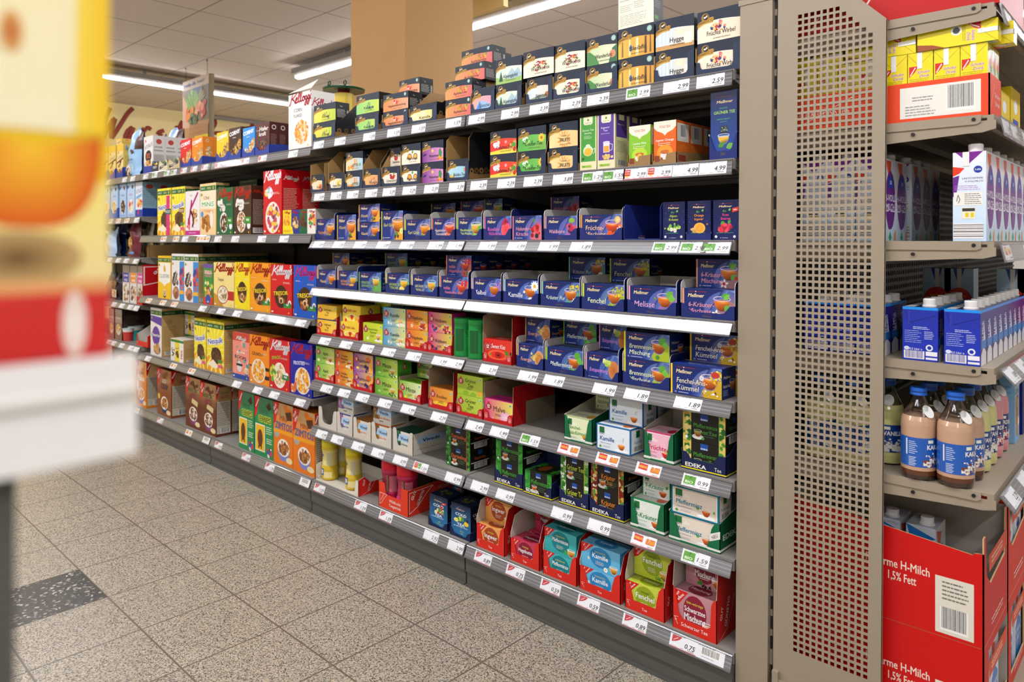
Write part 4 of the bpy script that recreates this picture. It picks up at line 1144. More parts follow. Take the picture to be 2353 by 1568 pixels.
GRN = ['#2f8a2c', '#1f6a20', '#4aa83c', '#3c9a34']
et('b_pfi', 'black tea box with ginger and mint side bands', ['Pfefferminze', 'IngwerTee'], '#4a9a3a', ['#d8c060', '#3a8a34', '#e8d488', '#2a6a28', '#c8a848'], ts=.15)
et('b_darj', 'black tea box with orange script and leaf bands', ['Darjeeling'], '#d8642c', ['#2f7a2c', '#1f5a20', '#5a9a3c', '#12400f'], tw=.6, ts=.2)
et('b_pfe', 'black peppermint tea box with bright green leaf bands', ['Pfefferminze'], '#4aa83a', GRN, tw=.6, ts=.2)
et('b_gru', 'black tea box with lime script and leafy side bands', ['Grüner Tee'], '#c8d83a', ['#4a8a34', '#2f6a24', '#7ab04a', '#dfe8d0'], tw=.6, ts=.22)
et('b_chai', 'black tea box with orange script and spice bands', ['Kräuter', 'Chai'], '#e88a2c', ['#7a1c14', '#c8a03c', '#5a8a2c', '#e0d09a', '#a83a1c'], ts=.2)


# --- family 7: pale pharmacy tea cartons
def vv(key, label, line, lc, pic, h=.08):
    F = [('r', 0, 0, 1, 1, '#d8d2c8'), ('r', 0, .3, .36, 1, pic[0]), ('scat', .18, .65, .16, .32, 26, .08, pic), ('p', [(.2, .52), (.28, .86), (1, .86), (1, .52)], '#a9c9e6'), ('t', 'Vivede', .6, .68, .17, '#14204a', {'w': .5, 'b': .03}), ('t', line, .6, .4, .11, lc, {'maxw': .66, 'b': .02}), ('lines', .35, .18, .6, .26, 1, '#2a2a3a', .5), ('r', 0, 0, 1, .06, lc)]
    dz(key, label, 'tea box', h=h, d=.09, col='#d8d2c8', side='#cfc9be', top=pic[0], F=F, S=[('p', [(.1, .6), (.1, .9), (.8, .9), (.8, .6)], '#a9c9e6'), ('t', 'Vivede', .45, .74, .13, '#14204a', {'w': .5, 'b': .03}), ('lines', .1, .2, .9, .5, 4, '#5a5a66', .3), ('r', 0, .05, 1, .12, lc)])


vv('v_schlaf', 'pale medicinal tea box with blue lettering', 'Schlaf- & Nerventee', '#2a3a8a', ['#8a6a9a', '#c85a7a', '#b890b0'])
vv('v_magen', 'pale medicinal tea box with orange lettering', 'Magen- & Darmtee', '#d0641c', ['#b8783a', '#a8b03c', '#d0a050'])
vv('v_husten', 'pale medicinal tea box with amber lettering', 'Husten- & Brusttee', '#d86a1c', ['#7a5a2a', '#b08a4a', '#8a3a2a'])
vv('v_kalt', 'pale medicinal tea box with green lettering', 'Erkältungstee', '#1c5a34', ['#1c4a34', '#2a6a44', '#8aa86a'])

# --- single designs
dz('a_sencha', 'tall cream and green organic sencha box', h=.155, d=.075, col='#e9dfb4', side='#e9dfb4', F=[('r', .06, .16, .94, 1, '#4a9a3c'), ('p', [(.22, 1), (.22, .88), (.3, .85), (.7, .85), (.78, .88), (.78, 1)], '#efe8c4'), ('c', .5, .94, .022, '#6a8a2a'), ('t', 'ALNATURA', .5, .885, .022, '#3a4a1c', {'w': .4}), ('t', 'Grüner Tee', .5, .75, .034, '#eef4dc', {'w': .7}), ('t', 'Sencha', .5, .695, .034, '#eef4dc', {'w': .42}), ('lines', .25, .58, .75, .65, 3, '#cfe4b8', .3),
   ('e', .5, .36, .3, .1, '#d8e8c4'), ('e', .5, .34, .24, .075, '#e8b83a'), ('e', .5, .46, .14, .025, '#d8e8c4'), ('stroke', [(.78, .38), (.9, .4), (.92, .33), (.8, .3)], .012, '#d8e8c4'), ('leaf', .1, .2, .08, 20, '#2a6a24'), ('r', .12, .05, .7, .09, '#9ac03c'), ('t', 'BIO', .25, .07, .02, '#2a4a14', {'b': .03})], S=[('lines', .15, .3, .85, .8, 16, '#a89c6a', .3)])
dz('a_ingwer', 'tall cream and purple organic ginger tea box', h=.16, d=.075, col='#e9dfb4', side='#e3d7a6', F=[('r', .06, .16, .94, 1, '#5a3a94'), ('p', [(.22, 1), (.22, .88), (.3, .85), (.7, .85), (.78, .88), (.78, 1)], '#efe8c4'), ('c', .5, .94, .022, '#6a8a2a'), ('t', 'ALNATURA', .5, .885, .022, '#3a4a1c', {'w': .4}), ('t', 'Ingwer', .46, .765, .036, '#f0eaf8', {'w': .5}), ('t', 'Tee', .46, .71, .036, '#f0eaf8', {'w': .24}), ('lines', .2, .64, .8, .66, 1, '#cfc0e4', .4),
   ('r', .34, .3, .7, .48, '#e8e0f0'), ('r', .37, .31, .67, .42, '#e8a83a'), ('e', .52, .49, .2, .02, '#d8d0e8'), ('stroke', [(.7, .46), (.86, .44), (.84, .34), (.7, .33)], .012, '#d8d0e8'), ('scat', .5, .22, .36, .035, 14, .035, ['#e0c070', '#d0a84a', '#ecd498']), ('r', .12, .05, .7, .09, '#9ac03c'), ('t', 'BIO', .25, .07, .02, '#2a4a14', {'b': .03})],
   S=[('r', .1, .58, .9, 1, '#5a3a94'), ('p', [(.3, 1), (.3, .9), (.7, .9), (.7, 1)], '#efe8c4'), ('t', 'Ingwer', .5, .82, .025, '#f0eaf8', {'w': .5}), ('lines', .15, .3, .85, .52, 9, '#8a7c9a', .3), ('bars', .2, .05, .8, .16, 14)])


def yogi(key, label, name, c, c2, bits):
    dz(key, label, h=.108, d=.075, col=c, side=c, top=c2, F=[('p', [(0, 1), (0, .86), (.14, .78), (.4, .72), (.5, .66), (.6, .72), (.86, .78), (1, .86), (1, 1)], '#efe6d2'), ('t', 'YOGI TEA', .5, .87, .06, '#c83a20', {'w': .5, 'i': .2, 'b': .01}), ('t', name, .5, .56, .058, '#fff', {'maxw': .8}), ('lines', .2, .42, .8, .5, 2, '#f4ead0', .3), ('e', .5, .26, .36, .19, c2), ('e', .5, .2, .2, .1, '#efe0e0'), ('e', .5, .28, .2, .05, '#c8682c')] + bits,
       S=[('r', .08, .52, .92, .94, '#e6dcc8'), ('bars', .3, .6, .75, .9, 12), ('lines', .1, .1, .9, .45, 9, c2, .3)])


yogi('y_mint', 'lime green herbal tea carton with white scalloped top', 'Lemon Mint', '#86c02c', '#b8d83a', [('e', .5, .22, .12, .09, '#e0b84a'), ('leaf', .7, .12, .16, 40, '#4a9a2c'), ('c', .7, .16, .06, '#d8e83a')])
yogi('y_ingwer', 'orange herbal tea carton with white scalloped top', 'Ingwer Orange', '#e0641c', '#f09a2c', [('c', .74, .16, .07, '#f0a83a'), ('scat', .3, .12, .1, .05, 8, .03, ['#e8d0a0', '#8a5a2c']), ('r', .0, .03, .1, .09, '#e8e4dc')])
dz('recipe', 'tall cream carton showing its recipe text, above the other boxes', 'tea box', h=.105, d=.05, col='#efe6d0', side='#1c1e22', top='#efe6d0', F=[('lines', .05, .42, .4, .62, 4, '#a89c84', .3), ('lines', .45, .46, .75, .66, 4, '#a89c84', .3), ('lines', .05, .06, .82, .36, 7, '#b0a48c', .3), ('t', 'Kartoffel-Gratin', .3, .74, .05, '#4a5a3a', {'w': .5, 'i': .3}), ('c', .84, .76, .14, '#8fa86a', '#6a8a4a'), ('c', .84, .76, .09, '#e0cf6a')], S=[('lines', .1, .4, .7, .6, 4, '#8a8a8a', .3), ('r', .1, .1, .5, .2, '#4a8a3a')])
cold = lambda key, label, fr, tcl, l2: dz(key, label, 'cold tea box', h=.118, d=.085, col='#101c3c', side='#0c1428', top='#0e1830', F=[('r', 0, 0, 1, 1, '#2a7ab0', '#0c1838'), ('r', .2, .905, .7, .912, '#8a3040'), ('t', 'Meßmer', .48, .84, .05, '#d8b88a', {'w': .42, 'b': .02, 'i': .2}), ('t', 'COLD', .5, .69, .085, '#eef4fa', {'b': .03, 'w': .56}), ('t', 'TEA', .5, .39, .085, '#eef4fa', {'b': .03, 'w': .4})] + fr + [('lines', .12, .3, .88, .34, 1, '#cfe0f0', .5), ('t', l2[0], .56, .2, .04, tcl), ('t', l2[1], .56, .13, .04, tcl), ('scat', .5, .5, .5, .5, 30, .012, ['#7ab4d8', '#5aa0d0'])], S=[('t', 'COLD', .4, .74, .08, '#e4e8ee', {'b': .03, 'w': .5}), ('t', 'TEA', .4, .62, .08, '#e4e8ee', {'b': .03, 'w': .36}), ('lines', .15, .1, .9, .5, 8, '#4a5a7a', .3)], T=[('scat', .45, .5, .25, .3, 12, .09, ['#2a3a1c', '#5a5a1c', '#4a4a10'])])
cold('c_apfel', 'dark blue cold tea box with apples', [('scat', .52, .55, .28, .1, 9, .06, ['#e8d890', '#c83a2c', '#f0e4b0'], .9), ('leaf', .5, .5, .16, 50, '#4a9a3a'), ('leaf', .66, .5, .14, 20, '#5aaa44'), ('p', [(.66, .75), (.92, .78), (.92, .84), (.66, .81)], '#d8303c'), ('t', 'NEU', .79, .795, .028, '#fff', {'b': .02})], '#a8d83a', ['Apfel', 'Waldmeister'])
cold('c_zitr', 'dark blue cold tea box with yellow lemons', [('e', .46, .56, .1, .07, '#f0dc2c'), ('e', .26, .5, .12, .06, '#f0dc3a', '#f6ee9a'), ('e', .78, .46, .12, .07, '#f0c82c'), ('leaf', .5, .5, .18, 40, '#4a9a3a'), ('leaf', .4, .48, .14, 100, '#5aaa44'), ('c', .84, .56, .05, '#1a2430')], '#e8d82c', ['Zitrone', 'Minze'])

# --- cereals
FL_ = {'choc': ['#4a2a18', '#5a3420', '#3a2012', '#6a4028'], 'corn': ['#f0a830', '#e8982a', '#f4bc4a', '#d8801c'], 'oat': ['#e0c08a', '#d0a868', '#f0dcb0', '#b88a4a'], 'mix': ['#c8903a', '#e0b060', '#8a4a24', '#f0d090'], 'ring': ['#d83a4a', '#e8b02c', '#7a3a6a', '#f0c84a', '#c84a6a'], 'cin': ['#b8742c', '#a8641f', '#cc8a3c', '#8a4c18']}


def kel(key, label, bg, lc, ops=(), h=.285, d=.075, side=None, name=None, nc='#222', out=None, ny=.66, nh=.072, S=None, lw=.97, ly=.79, nw=.64, nx=.45, nrot=0, nout=None):
    F = [('script', .03, ly, lw, lc, {'h': .19, 'rot': .03, 'out': out})] + list(ops)
    if name:
        F.append(('t', name, nx, ny, nh, nc, {'maxw': nw, 'rot': nrot, 'out': nout, 'b': .015}))
    F += [('c', .86, .045, .02, '#f0c030'), ('r', .04, .03, .13, .06, '#ece4d8'), ('lines', .6, .62, .92, .66, 2, '#e8dcc8', .3)]
    dz(key, label, 'cereal box', h=h, d=d, col=bg, side=side or bg, top=bg, F=F, S=S or [('script', .1, .85, .8, lc, {'h': .06}), ('lines', .1, .2, .9, .72, 22, '#d8c8b8', .3), ('bars', .1, .03, .9, .14, 16)])


def tresor(key, label, bg, lc, out=None, free=True, ring='#3a1c10'):
    ops = [('e', .5, .36, .30, .23, ring), ('scat', .5, .27, .2, .1, 10, .05, ['#8a4a20', '#b87838', '#d8a868', '#5a2c14'], .8), ('e', .5, .28, .1, .06, '#e8c89a'), ('e', .5, .27, .06, .045, '#6a3418'),
           ('t', 'TRESOR', .48, .43, .085, '#f2cf2c', {'w': .68, 'b': .03, 'out': '#2a1408', 'rot': 4}), ('lines', .08, .68, .32, .71, 2, '#f0e0d0', .3)]
    if free:
        ops += [('c', .9, .24, .06, '#f0f0f0'), ('c', .9, .24, .025, '#222'), ('r', .62, .14, .98, .23, '#1f7a34'), ('t', 'FREE', .8, .205, .035, '#fff', {'b': .03}), ('t', 'EVERY PACK', .8, .16, .014, '#a8e03a', {'w': .28})]
    kel(key, label, bg, lc, ops, out=out)


tresor('k_try', 'bright yellow cereal box with brown chocolate oval', '#f0d81c', '#d8202c', free=False)
tresor('k_tro', 'orange cereal box with brown chocolate oval', '#f09a1c', '#c8301c')
tresor('k_trr', 'red cereal box with white script and chocolate oval', '#d0141c', '#fff')
tresor('k_trb', 'blue cereal box with pink script and chocolate oval', '#0f52b8', '#d8247a')
kel('k_toppas', 'cream cereal box with bowl of wheat squares', '#f0d88a', '#c8201c', [('r', .55, .16, 1, .36, '#b81c1c'), ('p', [(0, 0), (.5, 0), (.3, .2), (0, .3)], '#c8902c'), ('e', .46, .27, .28, .21, '#a83a24'), ('e', .46, .27, .25, .19, '#efe6d4'), ('scat', .46, .27, .2, .15, 40, .035, ['#b8a078', '#d8c49a', '#8a7048'])], name='Toppas', nx=.36, ny=.62)
kel('k_loop', 'coral and teal cereal box with a striped top', '#ee8d78', '#e8e0d8', [('r', 0, .82, 1, 1, '#c8402c'), ('script', .2, .85, .6, '#fff', {'h': .08}), ('scat', .5, .45, .5, .4, 14, .06, ['#3a8a8a', '#5aa0a0', '#f0a08a']), ('t', 'LOOPS', .5, .47, .075, '#1c1c24', {'w': .66, 'b': .03, 'rot': -4}), ('t', 'ALOHA', .5, .58, .045, '#f4ece0', {'w': .5, 'b': .03}), ('e', .42, .27, .15, .12, '#d8d4d0'), ('r', .24, .28, .6, .33, '#20242c'), ('bowl', .84, .2, .09, '#2a5a9a', FL_['oat']), ('r', 0, .0, 1, .1, '#24489a')], h=.255, lw=.01)
kel('k_crunch', 'orange honey nut cereal box with black bands', '#ee8a1c', '#c8241c', [('r', .0, .34, .25, .37, '#241c14'), ('r', .72, .3, 1, .37, '#241c14'), ('r', .78, .12, 1, .2, '#241c14'), ('e', .46, .27, .36, .25, '#f0e4d0'), ('e', .46, .27, .33, .23, '#e8d4b4'), ('scat', .46, .27, .28, .2, 60, .04, FL_['corn'])], name='CRUNCHY', nx=.42, ny=.62, h=.26)
kel('k_smack', 'red puffed wheat cereal box with white script', '#cc1220', '#fff', [('e', .5, .29, .32, .26, '#f0e4d0'), ('scat', .5, .29, .27, .21, 46, .035, FL_['oat']), ('scat', .16, .3, .12, .14, 12, .05, ['#5ab02c', '#4a9a24', '#d8d84a']), ('c', .86, .3, .075, '#f0f0f0'), ('r', .64, .22, .98, .32, '#1f7a34'), ('t', 'FREE', .8, .28, .04, '#fff', {'b': .03})], name='SMACKS', nc='#8ac83a', nx=.34, ny=.64, h=.265, nrot=8)
kel('k_frost', 'royal blue frosted flakes box with red script', '#14209a', '#d0182c', [('e', .56, .29, .36, .26, '#e8dcc8'), ('scat', .56, .29, .3, .21, 46, .04, FL_['corn']), ('scat', .15, .16, .12, .1, 10, .06, ['#e07a2c', '#c8c8d8', '#d8642c'])], name='FROSTIES', nc='#f0f0fa', nx=.4, ny=.62, h=.27, nrot=4)
kel('k_corn', 'tall white corn flakes carton with open top flap', '#f0ece4', '#cc1430', [('t', 'CORN', .42, .70, .07, '#1c1c1c', {'w': .36, 'b': .01}), ('t', 'FLAKES', .42, .60, .06, '#1c1c1c', {'w': .36, 'b': .01}), ('e', .58, .29, .32, .22, '#e8dccb'), ('scat', .58, .29, .29, .2, 70, .035, FL_['corn'], .5)], h=.31, d=.11, lw=1.0, ly=.82, S=[('script', .02, .74, .9, '#cc1430', {'h': .14})])
kel('k_choc_g', 'dark green chocolate cereal box with red script', '#14603c', '#d8321c', [('scat', .3, .62, .2, .09, 9, .07, ['#eee6dc']), ('t', 'CHOCO', .3, .64, .04, '#3a2414', {'w': .3, 'b': .03}), ('t', 'krispies', .3, .58, .03, '#3a2414', {'w': .3}), ('e', .44, .26, .24, .22, '#ece4d4'), ('scat', .44, .26, .2, .18, 50, .035, FL_['choc']), ('c', .86, .18, .07, '#eee'), ('r', .62, .22, .98, .36, '#3a8a2c'), ('t', 'FREE', .8, .3, .045, '#fff', {'b': .03})], h=.24, lw=.95)
kel('k_choc_b', 'dark brown chocolate cereal box with red script', '#44291a', '#d8321c', [('scat', .34, .62, .2, .09, 9, .07, ['#eee6dc']), ('t', 'CHOCO', .34, .64, .04, '#3a2414', {'w': .3, 'b': .03}), ('t', 'krispies', .34, .58, .03, '#3a2414', {'w': .3}), ('e', .44, .26, .26, .22, '#ece4d4'), ('scat', .44, .26, .22, .18, 50, .03, ['#a8683a', '#8a4e28', '#c08850']), ('c', .86, .18, .07, '#eee'), ('r', .62, .22, .98, .36, '#3a8a2c'), ('t', 'FREE', .8, .3, .045, '#fff', {'b': .03})], h=.245, lw=.95, side='#44291a')
kel('k_ring', 'tall red family size cereal box with ring bowl', '#cf101c', '#fff', [('scat', .3, .66, .2, .08, 9, .05, ['#fff', '#f0a0c0', '#f0d84a', '#7ac0e0']), ('t', 'UNICORN', .3, .69, .035, '#fff', {'w': .42, 'b': .03}), ('t', 'FROOT LOOPS', .34, .64, .035, '#f4e0ea', {'w': .52, 'b': .03}), ('e', .52, .26, .4, .25, '#efe4dc'), ('scat', .54, .26, .33, .2, 60, .035, FL_['ring'], .9)], h=.335, d=.09, lw=.92, ly=.84)
dz('k_vari', 'low wide variety pack of eight small cereal boxes', 'cereal box', 'variety_pack', h=.115, d=.16, col='#d8d4cc', side='#c8c0b0', top='#b8a04a', F=[('r', 0, 0, .27, 1, '#f0d01c'), ('r', .27, 0, .52, 1, '#20348a'), ('r', .52, 0, .76, 1, '#14603c'), ('r', .76, 0, 1, 1, '#e8e4da')] + [('script', x, .86, .18, '#d8202c', {'h': .1}) for x in (.05, .3, .56, .8)] + [('scat', x, .5, .09, .26, 18, .09, c_) for x, c_ in ((.13, FL_['corn']), (.4, FL_['mix']), (.64, FL_['choc']), (.9, ['#3a9a3c', '#d0202c', '#f0a830']))] + [('p', [(0, 0), (.34, 0), (.3, .3), (0, .34)], '#f0dc1c'), ('t', 'VARIETY', .15, .12, .1, '#d8202c', {'w': .26})], T=[('lines', .1, .2, .9, .8, 3, '#d0b85a', .4)])
dz('k_green_back', 'dark green carton lying at the back above the cereal boxes', 'cereal box', h=.062, d=.2, col='#0f4a30', side='#1c1c14', F=[('lines', .1, .8, .9, .92, 1, '#8ab0a0', .5), ('t', 'Kellogg', .45, .5, .16, '#b8281c', {'i': .3}), ('bars', .72, .1, .92, .5, 8)])


def nes(key, label, bg, ops, h=.28, d=.075, w=None, side='#c8a468', topband=True):
    F = [('r', 0, 0, 1, 1, bg, bg)] + list(ops) + ([('r', .03, .86, .97, .95, '#1f6a34'), ('t', 'NESTLÉ', .2, .905, .035, '#eee6cc', {'w': .24, 'b': .02}), ('lines', .46, .88, .72, .93, 2, '#e8d890', .4), ('c', .84, .905, .03, '#e0cf8a'), ('c', .84, .905, .016, '#1f6a34'), ('r', .05, .76, .17, .81, '#e88a2c'), ('r', .05, .76, .11, .81, '#4aa83c')] if topband else [])
    dz(key, label, 'cereal box', h=h, d=d, col=bg, side=side, top=bg, F=F, S=([('r', 0, .86, 1, .95, '#174f28'), ('t', 'NESTLÉ', .4, .905, .03, '#d8c890', {'w': .5})] if topband else []) + [('c', .4, .72, .06, '#b89458'), ('lines', .1, .2, .9, .64, 14, '#8a6a3a', .3), ('bars', .15, .03, .85, .1, 16)])


nq = [('p', [(0, 0), (1, 0), (1, .3), (.5, .2), (0, .34)], '#f0a01c')] + [('p', [(.5, .45), (.5 + .9 * cos(a_), .45 + .6 * sin(a_)), (.5 + .9 * cos(a_ + .14), .45 + .6 * sin(a_ + .14))], '#f8ec6a') for a_ in wheel(16)] + [('t', 'Nesquik', .5, .62, .11, '#1c3a9a', {'w': .84, 'b': .03, 'rot': 8, 'out': '#f4f4fa'}), ('e', .56, .33, .3, .16, '#3a2012'), ('scat', .56, .34, .26, .13, 34, .05, FL_['choc'], .9), ('p', [(.05, .12), (.4, .24), (.7, .12), (.5, .06)], '#f4e8c8'), ('r', .66, .2, .92, .26, '#3a8a34'), ('r', .66, .1, .92, .16, '#d85a8a')]
nes('n_nesq', 'bright yellow cereal box with chocolate balls and blue script', '#f6dc1c', nq)
nes('n_nesq_d', 'yellow cereal box with blue script and magenta side stripe', '#f6dc1c', nq + [('r', .66, 0, .9, .84, '#d8247a'), ('r', .6, .44, .98, .56, '#1c5a6a'), ('t', 'WOODY', .79, .5, .06, '#f0e8d0', {'w': .34, 'b': .02})], h=.235)
nes('n_nesq_u', 'yellow cereal box with blue script and brown plate', '#f6dc1c', nq + [('r', .56, .46, .92, .56, '#7a4a1c'), ('t', 'DUO', .74, .51, .06, '#f4e8c8', {'b': .03})], h=.235)
nes('n_mini', 'pale orange cinnamon cereal box with coloured letters', '#f2cf98', [('r', 0, .5, 1, .86, '#f6e2c0'), ('t', 'CINI', .4, .72, .06, '#8a4a1c', {'w': .34, 'b': .02}), ('t', 'MiNiS', .5, .6, .1, '#6aa83a', {'w': .74, 'b': .03, 'out': '#fff'}), ('t', 'CHURROS', .54, .46, .06, '#d8642c', {'w': .62, 'rot': -5}), ('scat', .4, .22, .3, .16, 24, .07, FL_['cin']), ('e', .72, .3, .1, .16, '#efe6da'), ('c', .14, .4, .06, '#4a90c8')], h=.26)
dz('k_special', 'white cereal box with huge magenta letter K', 'cereal box', h=.23, d=.07, col='#ece6e2', side='#3a2a1c', F=[('r', 0, 0, 1, .1, '#c8208a'), ('scat', .66, .48, .2, .2, 34, .045, FL_['mix']), ('scat', .25, .24, .12, .1, 8, .06, ['#d8203c', '#e84a4a']), ('stroke', spline([(.44, .78), (.34, .5), (.2, .26)], 6), .075, '#c81c80'), ('stroke', spline([(.86, .95), (.6, .76), (.34, .56)], 6), .06, '#c81c80'), ('stroke', spline([(.34, .56), (.5, .44), (.56, .3), (.5, .2)], 6), .07, '#8a1c50'), ('t', 'SPECIAL', .4, .9, .025, '#c81c80'), ('t', 'Red Berries', .5, .18, .025, '#c81c80', {'w': .3}), ('t', 'Himbeer-Kirsch', .5, .05, .025, '#fff', {'w': .5})])
nes('n_clust', 'yellow and white crunchy cluster cereal box', '#f2c01c', [('p', [(.06, .4), (.4, .34), (.5, .28), (.6, .34), (.94, .4), (.94, .84), (.06, .84)], '#f4eee2'), ('t', 'CLUSTERS', .5, .53, .085, '#1c1c1c', {'w': .76}), ('leaf', .46, .62, .16, 70, '#e0a83a'), ('leaf', .5, .62, .18, 90, '#f0c05a'), ('leaf', .56, .62, .16, 110, '#e0a83a'), ('bowl', .52, .14, .1, '#241c18', FL_['mix'])], h=.265)
nes('n_cook', 'white cookie cereal box with chocolate splash and blue side panel', '#ece6e0', [('r', .64, 0, 1, .84, '#2f8ad0'), ('scat', .82, .5, .14, .22, 16, .06, ['#c8302c', '#24489a', '#e84a2c']), ('r', .66, .14, .98, .22, '#f0b02c'), ('scat', .3, .45, .22, .14, 14, .07, ['#3a2418', '#4a3020']), ('t', 'COOKIE', .3, .5, .06, '#f4eee4', {'w': .46, 'b': .03, 'rot': 60}), ('t', 'CRISP', .42, .44, .06, '#f4eee4', {'w': .36, 'b': .03, 'rot': 60}), ('e', .36, .16, .24, .14, '#8a5a44'), ('scat', .36, .16, .2, .11, 22, .05, ['#b8785a', '#c89070', '#8a4e34'], .9)], h=.285)
dz('k_paula', 'small green cereal box in a red collar tray', 'cereal box', h=.235, d=.07, col='#3a8a3c', side='#2a6a2c', F=[('r', 0, .9, 1, 1, '#6a4a9a'), ('t', 'PAULA', .5, .8, .075, '#d8302c', {'w': .7, 'b': .03, 'out': '#f4e8e0'}), ('t', 'MÜSLI', .5, .71, .05, '#e868a8', {'w': .6, 'b': .03}), ('scat', .5, .45, .4, .18, 18, .05, ['#f0f0e8', '#6ab04a', '#e8d04a']), ('e', .5, .36, .2, .1, '#8a4a24'), ('scat', .5, .26, .34, .08, 18, .06, FL_['mix']), ('r', 0, 0, 1, .18, '#d8341c'), ('e', .5, .13, .28, .12, '#2a4a9a'), ('t', 'NEU', .5, .07, .04, '#fff', {'b': .02})])
nes('n_cheer', 'white ring cereal box with purple oval and band', '#ebe4da', [('p', [(0, .72), (1, .64), (1, .82), (0, .84)], '#5a3a9a'), ('c', .5, .42, .2, '#6a3a98'), ('t', 'Cheerios', .46, .44, .075, '#fff', {'w': .8, 'b': .02, 'out': '#2a1c3a'}), ('e', .6, .13, .3, .1, '#5a3a8a'), ('scat', .6, .15, .26, .08, 26, .045, ['#e0b878', '#d09a50', '#c08a40'], .9)], h=.27)
nes('n_mix', 'small multipack carton of mixed cereals', '#e4dccb', [('r', 0, 0, .34, 1, '#ebe4da'), ('r', .34, 0, .68, 1, '#f2d82c'), ('r', .68, 0, 1, 1, '#efe8da'), ('scat', .17, .35, .13, .2, 16, .07, ['#3a2418', '#8a5a3a', '#eee']), ('t', 'Nesquik', .5, .6, .09, '#1c3a9a', {'w': .3, 'rot': 10}), ('scat', .5, .3, .13, .16, 14, .08, FL_['choc']), ('t', 'MIX', .85, .36, .17, '#c8281c', {'b': .04, 'rot': 90}), ('r', 0, .86, 1, .97, '#2f7a3a')], h=.135, d=.12, topband=False)
dz('hon_wheat', 'yellow honey wheat cereal box with green bowl', 'cereal box', h=.27, d=.08, col='#eab81c', side='#e09a1c', F=[('scat', .5, .74, .4, .18, 12, .09, ['#f4d65a', '#f6e08a'])] + corner(.3) + [('t', 'HONEY', .5, .74, .075, '#7a4a14', {'w': .6}), ('t', 'WHEAT', .52, .62, .1, '#3a7a2c', {'w': .7, 'b': .02}), ('bowl', .5, .28, .18, '#5aa83c', FL_['oat'])])


def gc(key, label, l1, l2, bg, bg2, c1, c2, bowl, fl, ops=(), h=.27, tx=.5):
    dz(key, label, 'cereal box', h=h, d=.1, col=bg, side=bg, top=bg, F=[('r', 0, .5, 1, 1, bg, bg2), ('scat', .65, .84, .3, .1, 8, .07, [bg2, bg])] + list(ops) + [('bowl', .52, .28, .185, bowl, fl, {'n': 60})] + corner(.31) + [('t', l1, tx + .02, .76, .085, c1, {'maxw': .74, 'b': .02}), ('t', l2, tx + .02, .635, .115, c2, {'maxw': .86, 'b': .03}), ('e', .82, .1, .16, .05, '#ecd6a0')],
       S=[('r', .05, .05, .95, .68, '#c8bda8'), ('r', 0, .68, 1, .96, bg2)] + corner(.24) + [('t', l1, .58, .84, .05, c1, {'maxw': .6}), ('t', l2, .58, .76, .06, c2, {'maxw': .7}), ('lines', .08, .2, .92, .66, 14, '#6a5a48', .35), ('bars', .3, .05, .9, .16, 20)])


gc('c_corn', 'orange corn flakes box with purple bowl', 'Corn', 'Flakes', '#e0801c', '#eab87a', '#3a2a1c', '#fff4e4', '#7a4a9a', FL_['corn'], [('e', .16, .45, .1, .12, '#e4dccb')])
gc('c_leo', 'brown cinnamon cereal box with dark blue bowl', 'LEO', 'CRISP', '#8a4a20', '#b0764a', '#f0e4d0', '#3a2a4a', '#24346a', FL_['cin'], [('c', .12, .4, .06, '#e8c03a')])
gc('c_nougat', 'brown nougat cereal box with purple bowl', 'NOUGAT', 'BITS', '#6a3218', '#b88a5c', '#2f5a24', '#8a2a3a', '#8a3a74', ['#7a4424', '#6a3a20', '#94582f', '#e8d8c4'], [('p', [(.4, .5), (.8, .44), (.84, .54), (.44, .6)], '#d8c48a')])
dz('c_chips', 'green chocolate chip cereal box with yellow picture card', 'cereal box', h=.27, d=.09, col='#1f8a4c', side='#176a3a', top='#1f7a44', F=[('r', 0, .55, 1, 1, '#1f8a4c', '#3a7a54'), ('p', [(.6, .86), (.8, .95), (.9, .84), (.76, .8)], '#3a2012')] + corner(.3) + [('t', 'CHOCO', .48, .76, .065, '#2a2a14', {'w': .5, 'b': .01}), ('t', 'CHIPS', .54, .64, .1, '#3a4a10', {'w': .66, 'b': .03, 'out': '#c8d03a'}), ('r', .04, .08, .56, .54, '#efe8d8'), ('r', .07, .1, .53, .52, '#efbb1c'), ('e', .3, .3, .14, .15, '#6a3014'), ('r', .2, .12, .26, .18, '#6a3014'), ('r', .34, .12, .4, .18, '#6a3014'), ('lines', .62, .4, .95, .54, 4, '#c8dcb0', .5), ('lines', .64, .24, .94, .34, 3, '#d8e4c0', .5), ('scat', .82, .1, .14, .08, 12, .04, ['#3a2012', '#d83a4a', '#3a5aa8', '#e8e0d0'])])
gc('c_zimt', 'orange cinnamon square cereal box with lilac bowl', 'MINI', 'ZIMTOS', '#e8780f', '#c8a06a', '#a04a1c', '#4a5a8a', '#7a84c8', ['#a8642c', '#8a4a1c', '#c08444', '#6a3a18'], [('p', [(.6, .86), (.9, .9), (.96, .76), (.7, .74)], '#5a2c14'), ('e', .16, .5, .14, .08, '#a8a49c'), ('r', .0, .5, 1, .56, '#f0a01c')])
dz('v_yel', 'cream and yellow crunchy muesli box', 'muesli box', h=.23, d=.085, col='#ecd48a', side='#e0bc5a', top='#eac23a', F=[('r', 0, .8, 1, 1, '#eebf3a'), ('c', .24, .76, .035, '#d8302c'), ('t', 'VITALIS', .52, .62, .09, '#2a3a7a', {'w': .76, 'i': .2, 'rot': 12}), ('p', [(0, .42), (1, .54), (1, .6), (0, .48)], '#8a3a2a'), ('scat', .5, .26, .34, .14, 26, .06, FL_['mix']), ('scat', .6, .44, .14, .05, 5, .05, ['#3a2012'])], S=[('e', .5, .8, .2, .05, '#c8342c'), ('lines', .1, .1, .9, .66, 14, '#a8884a', .3)])
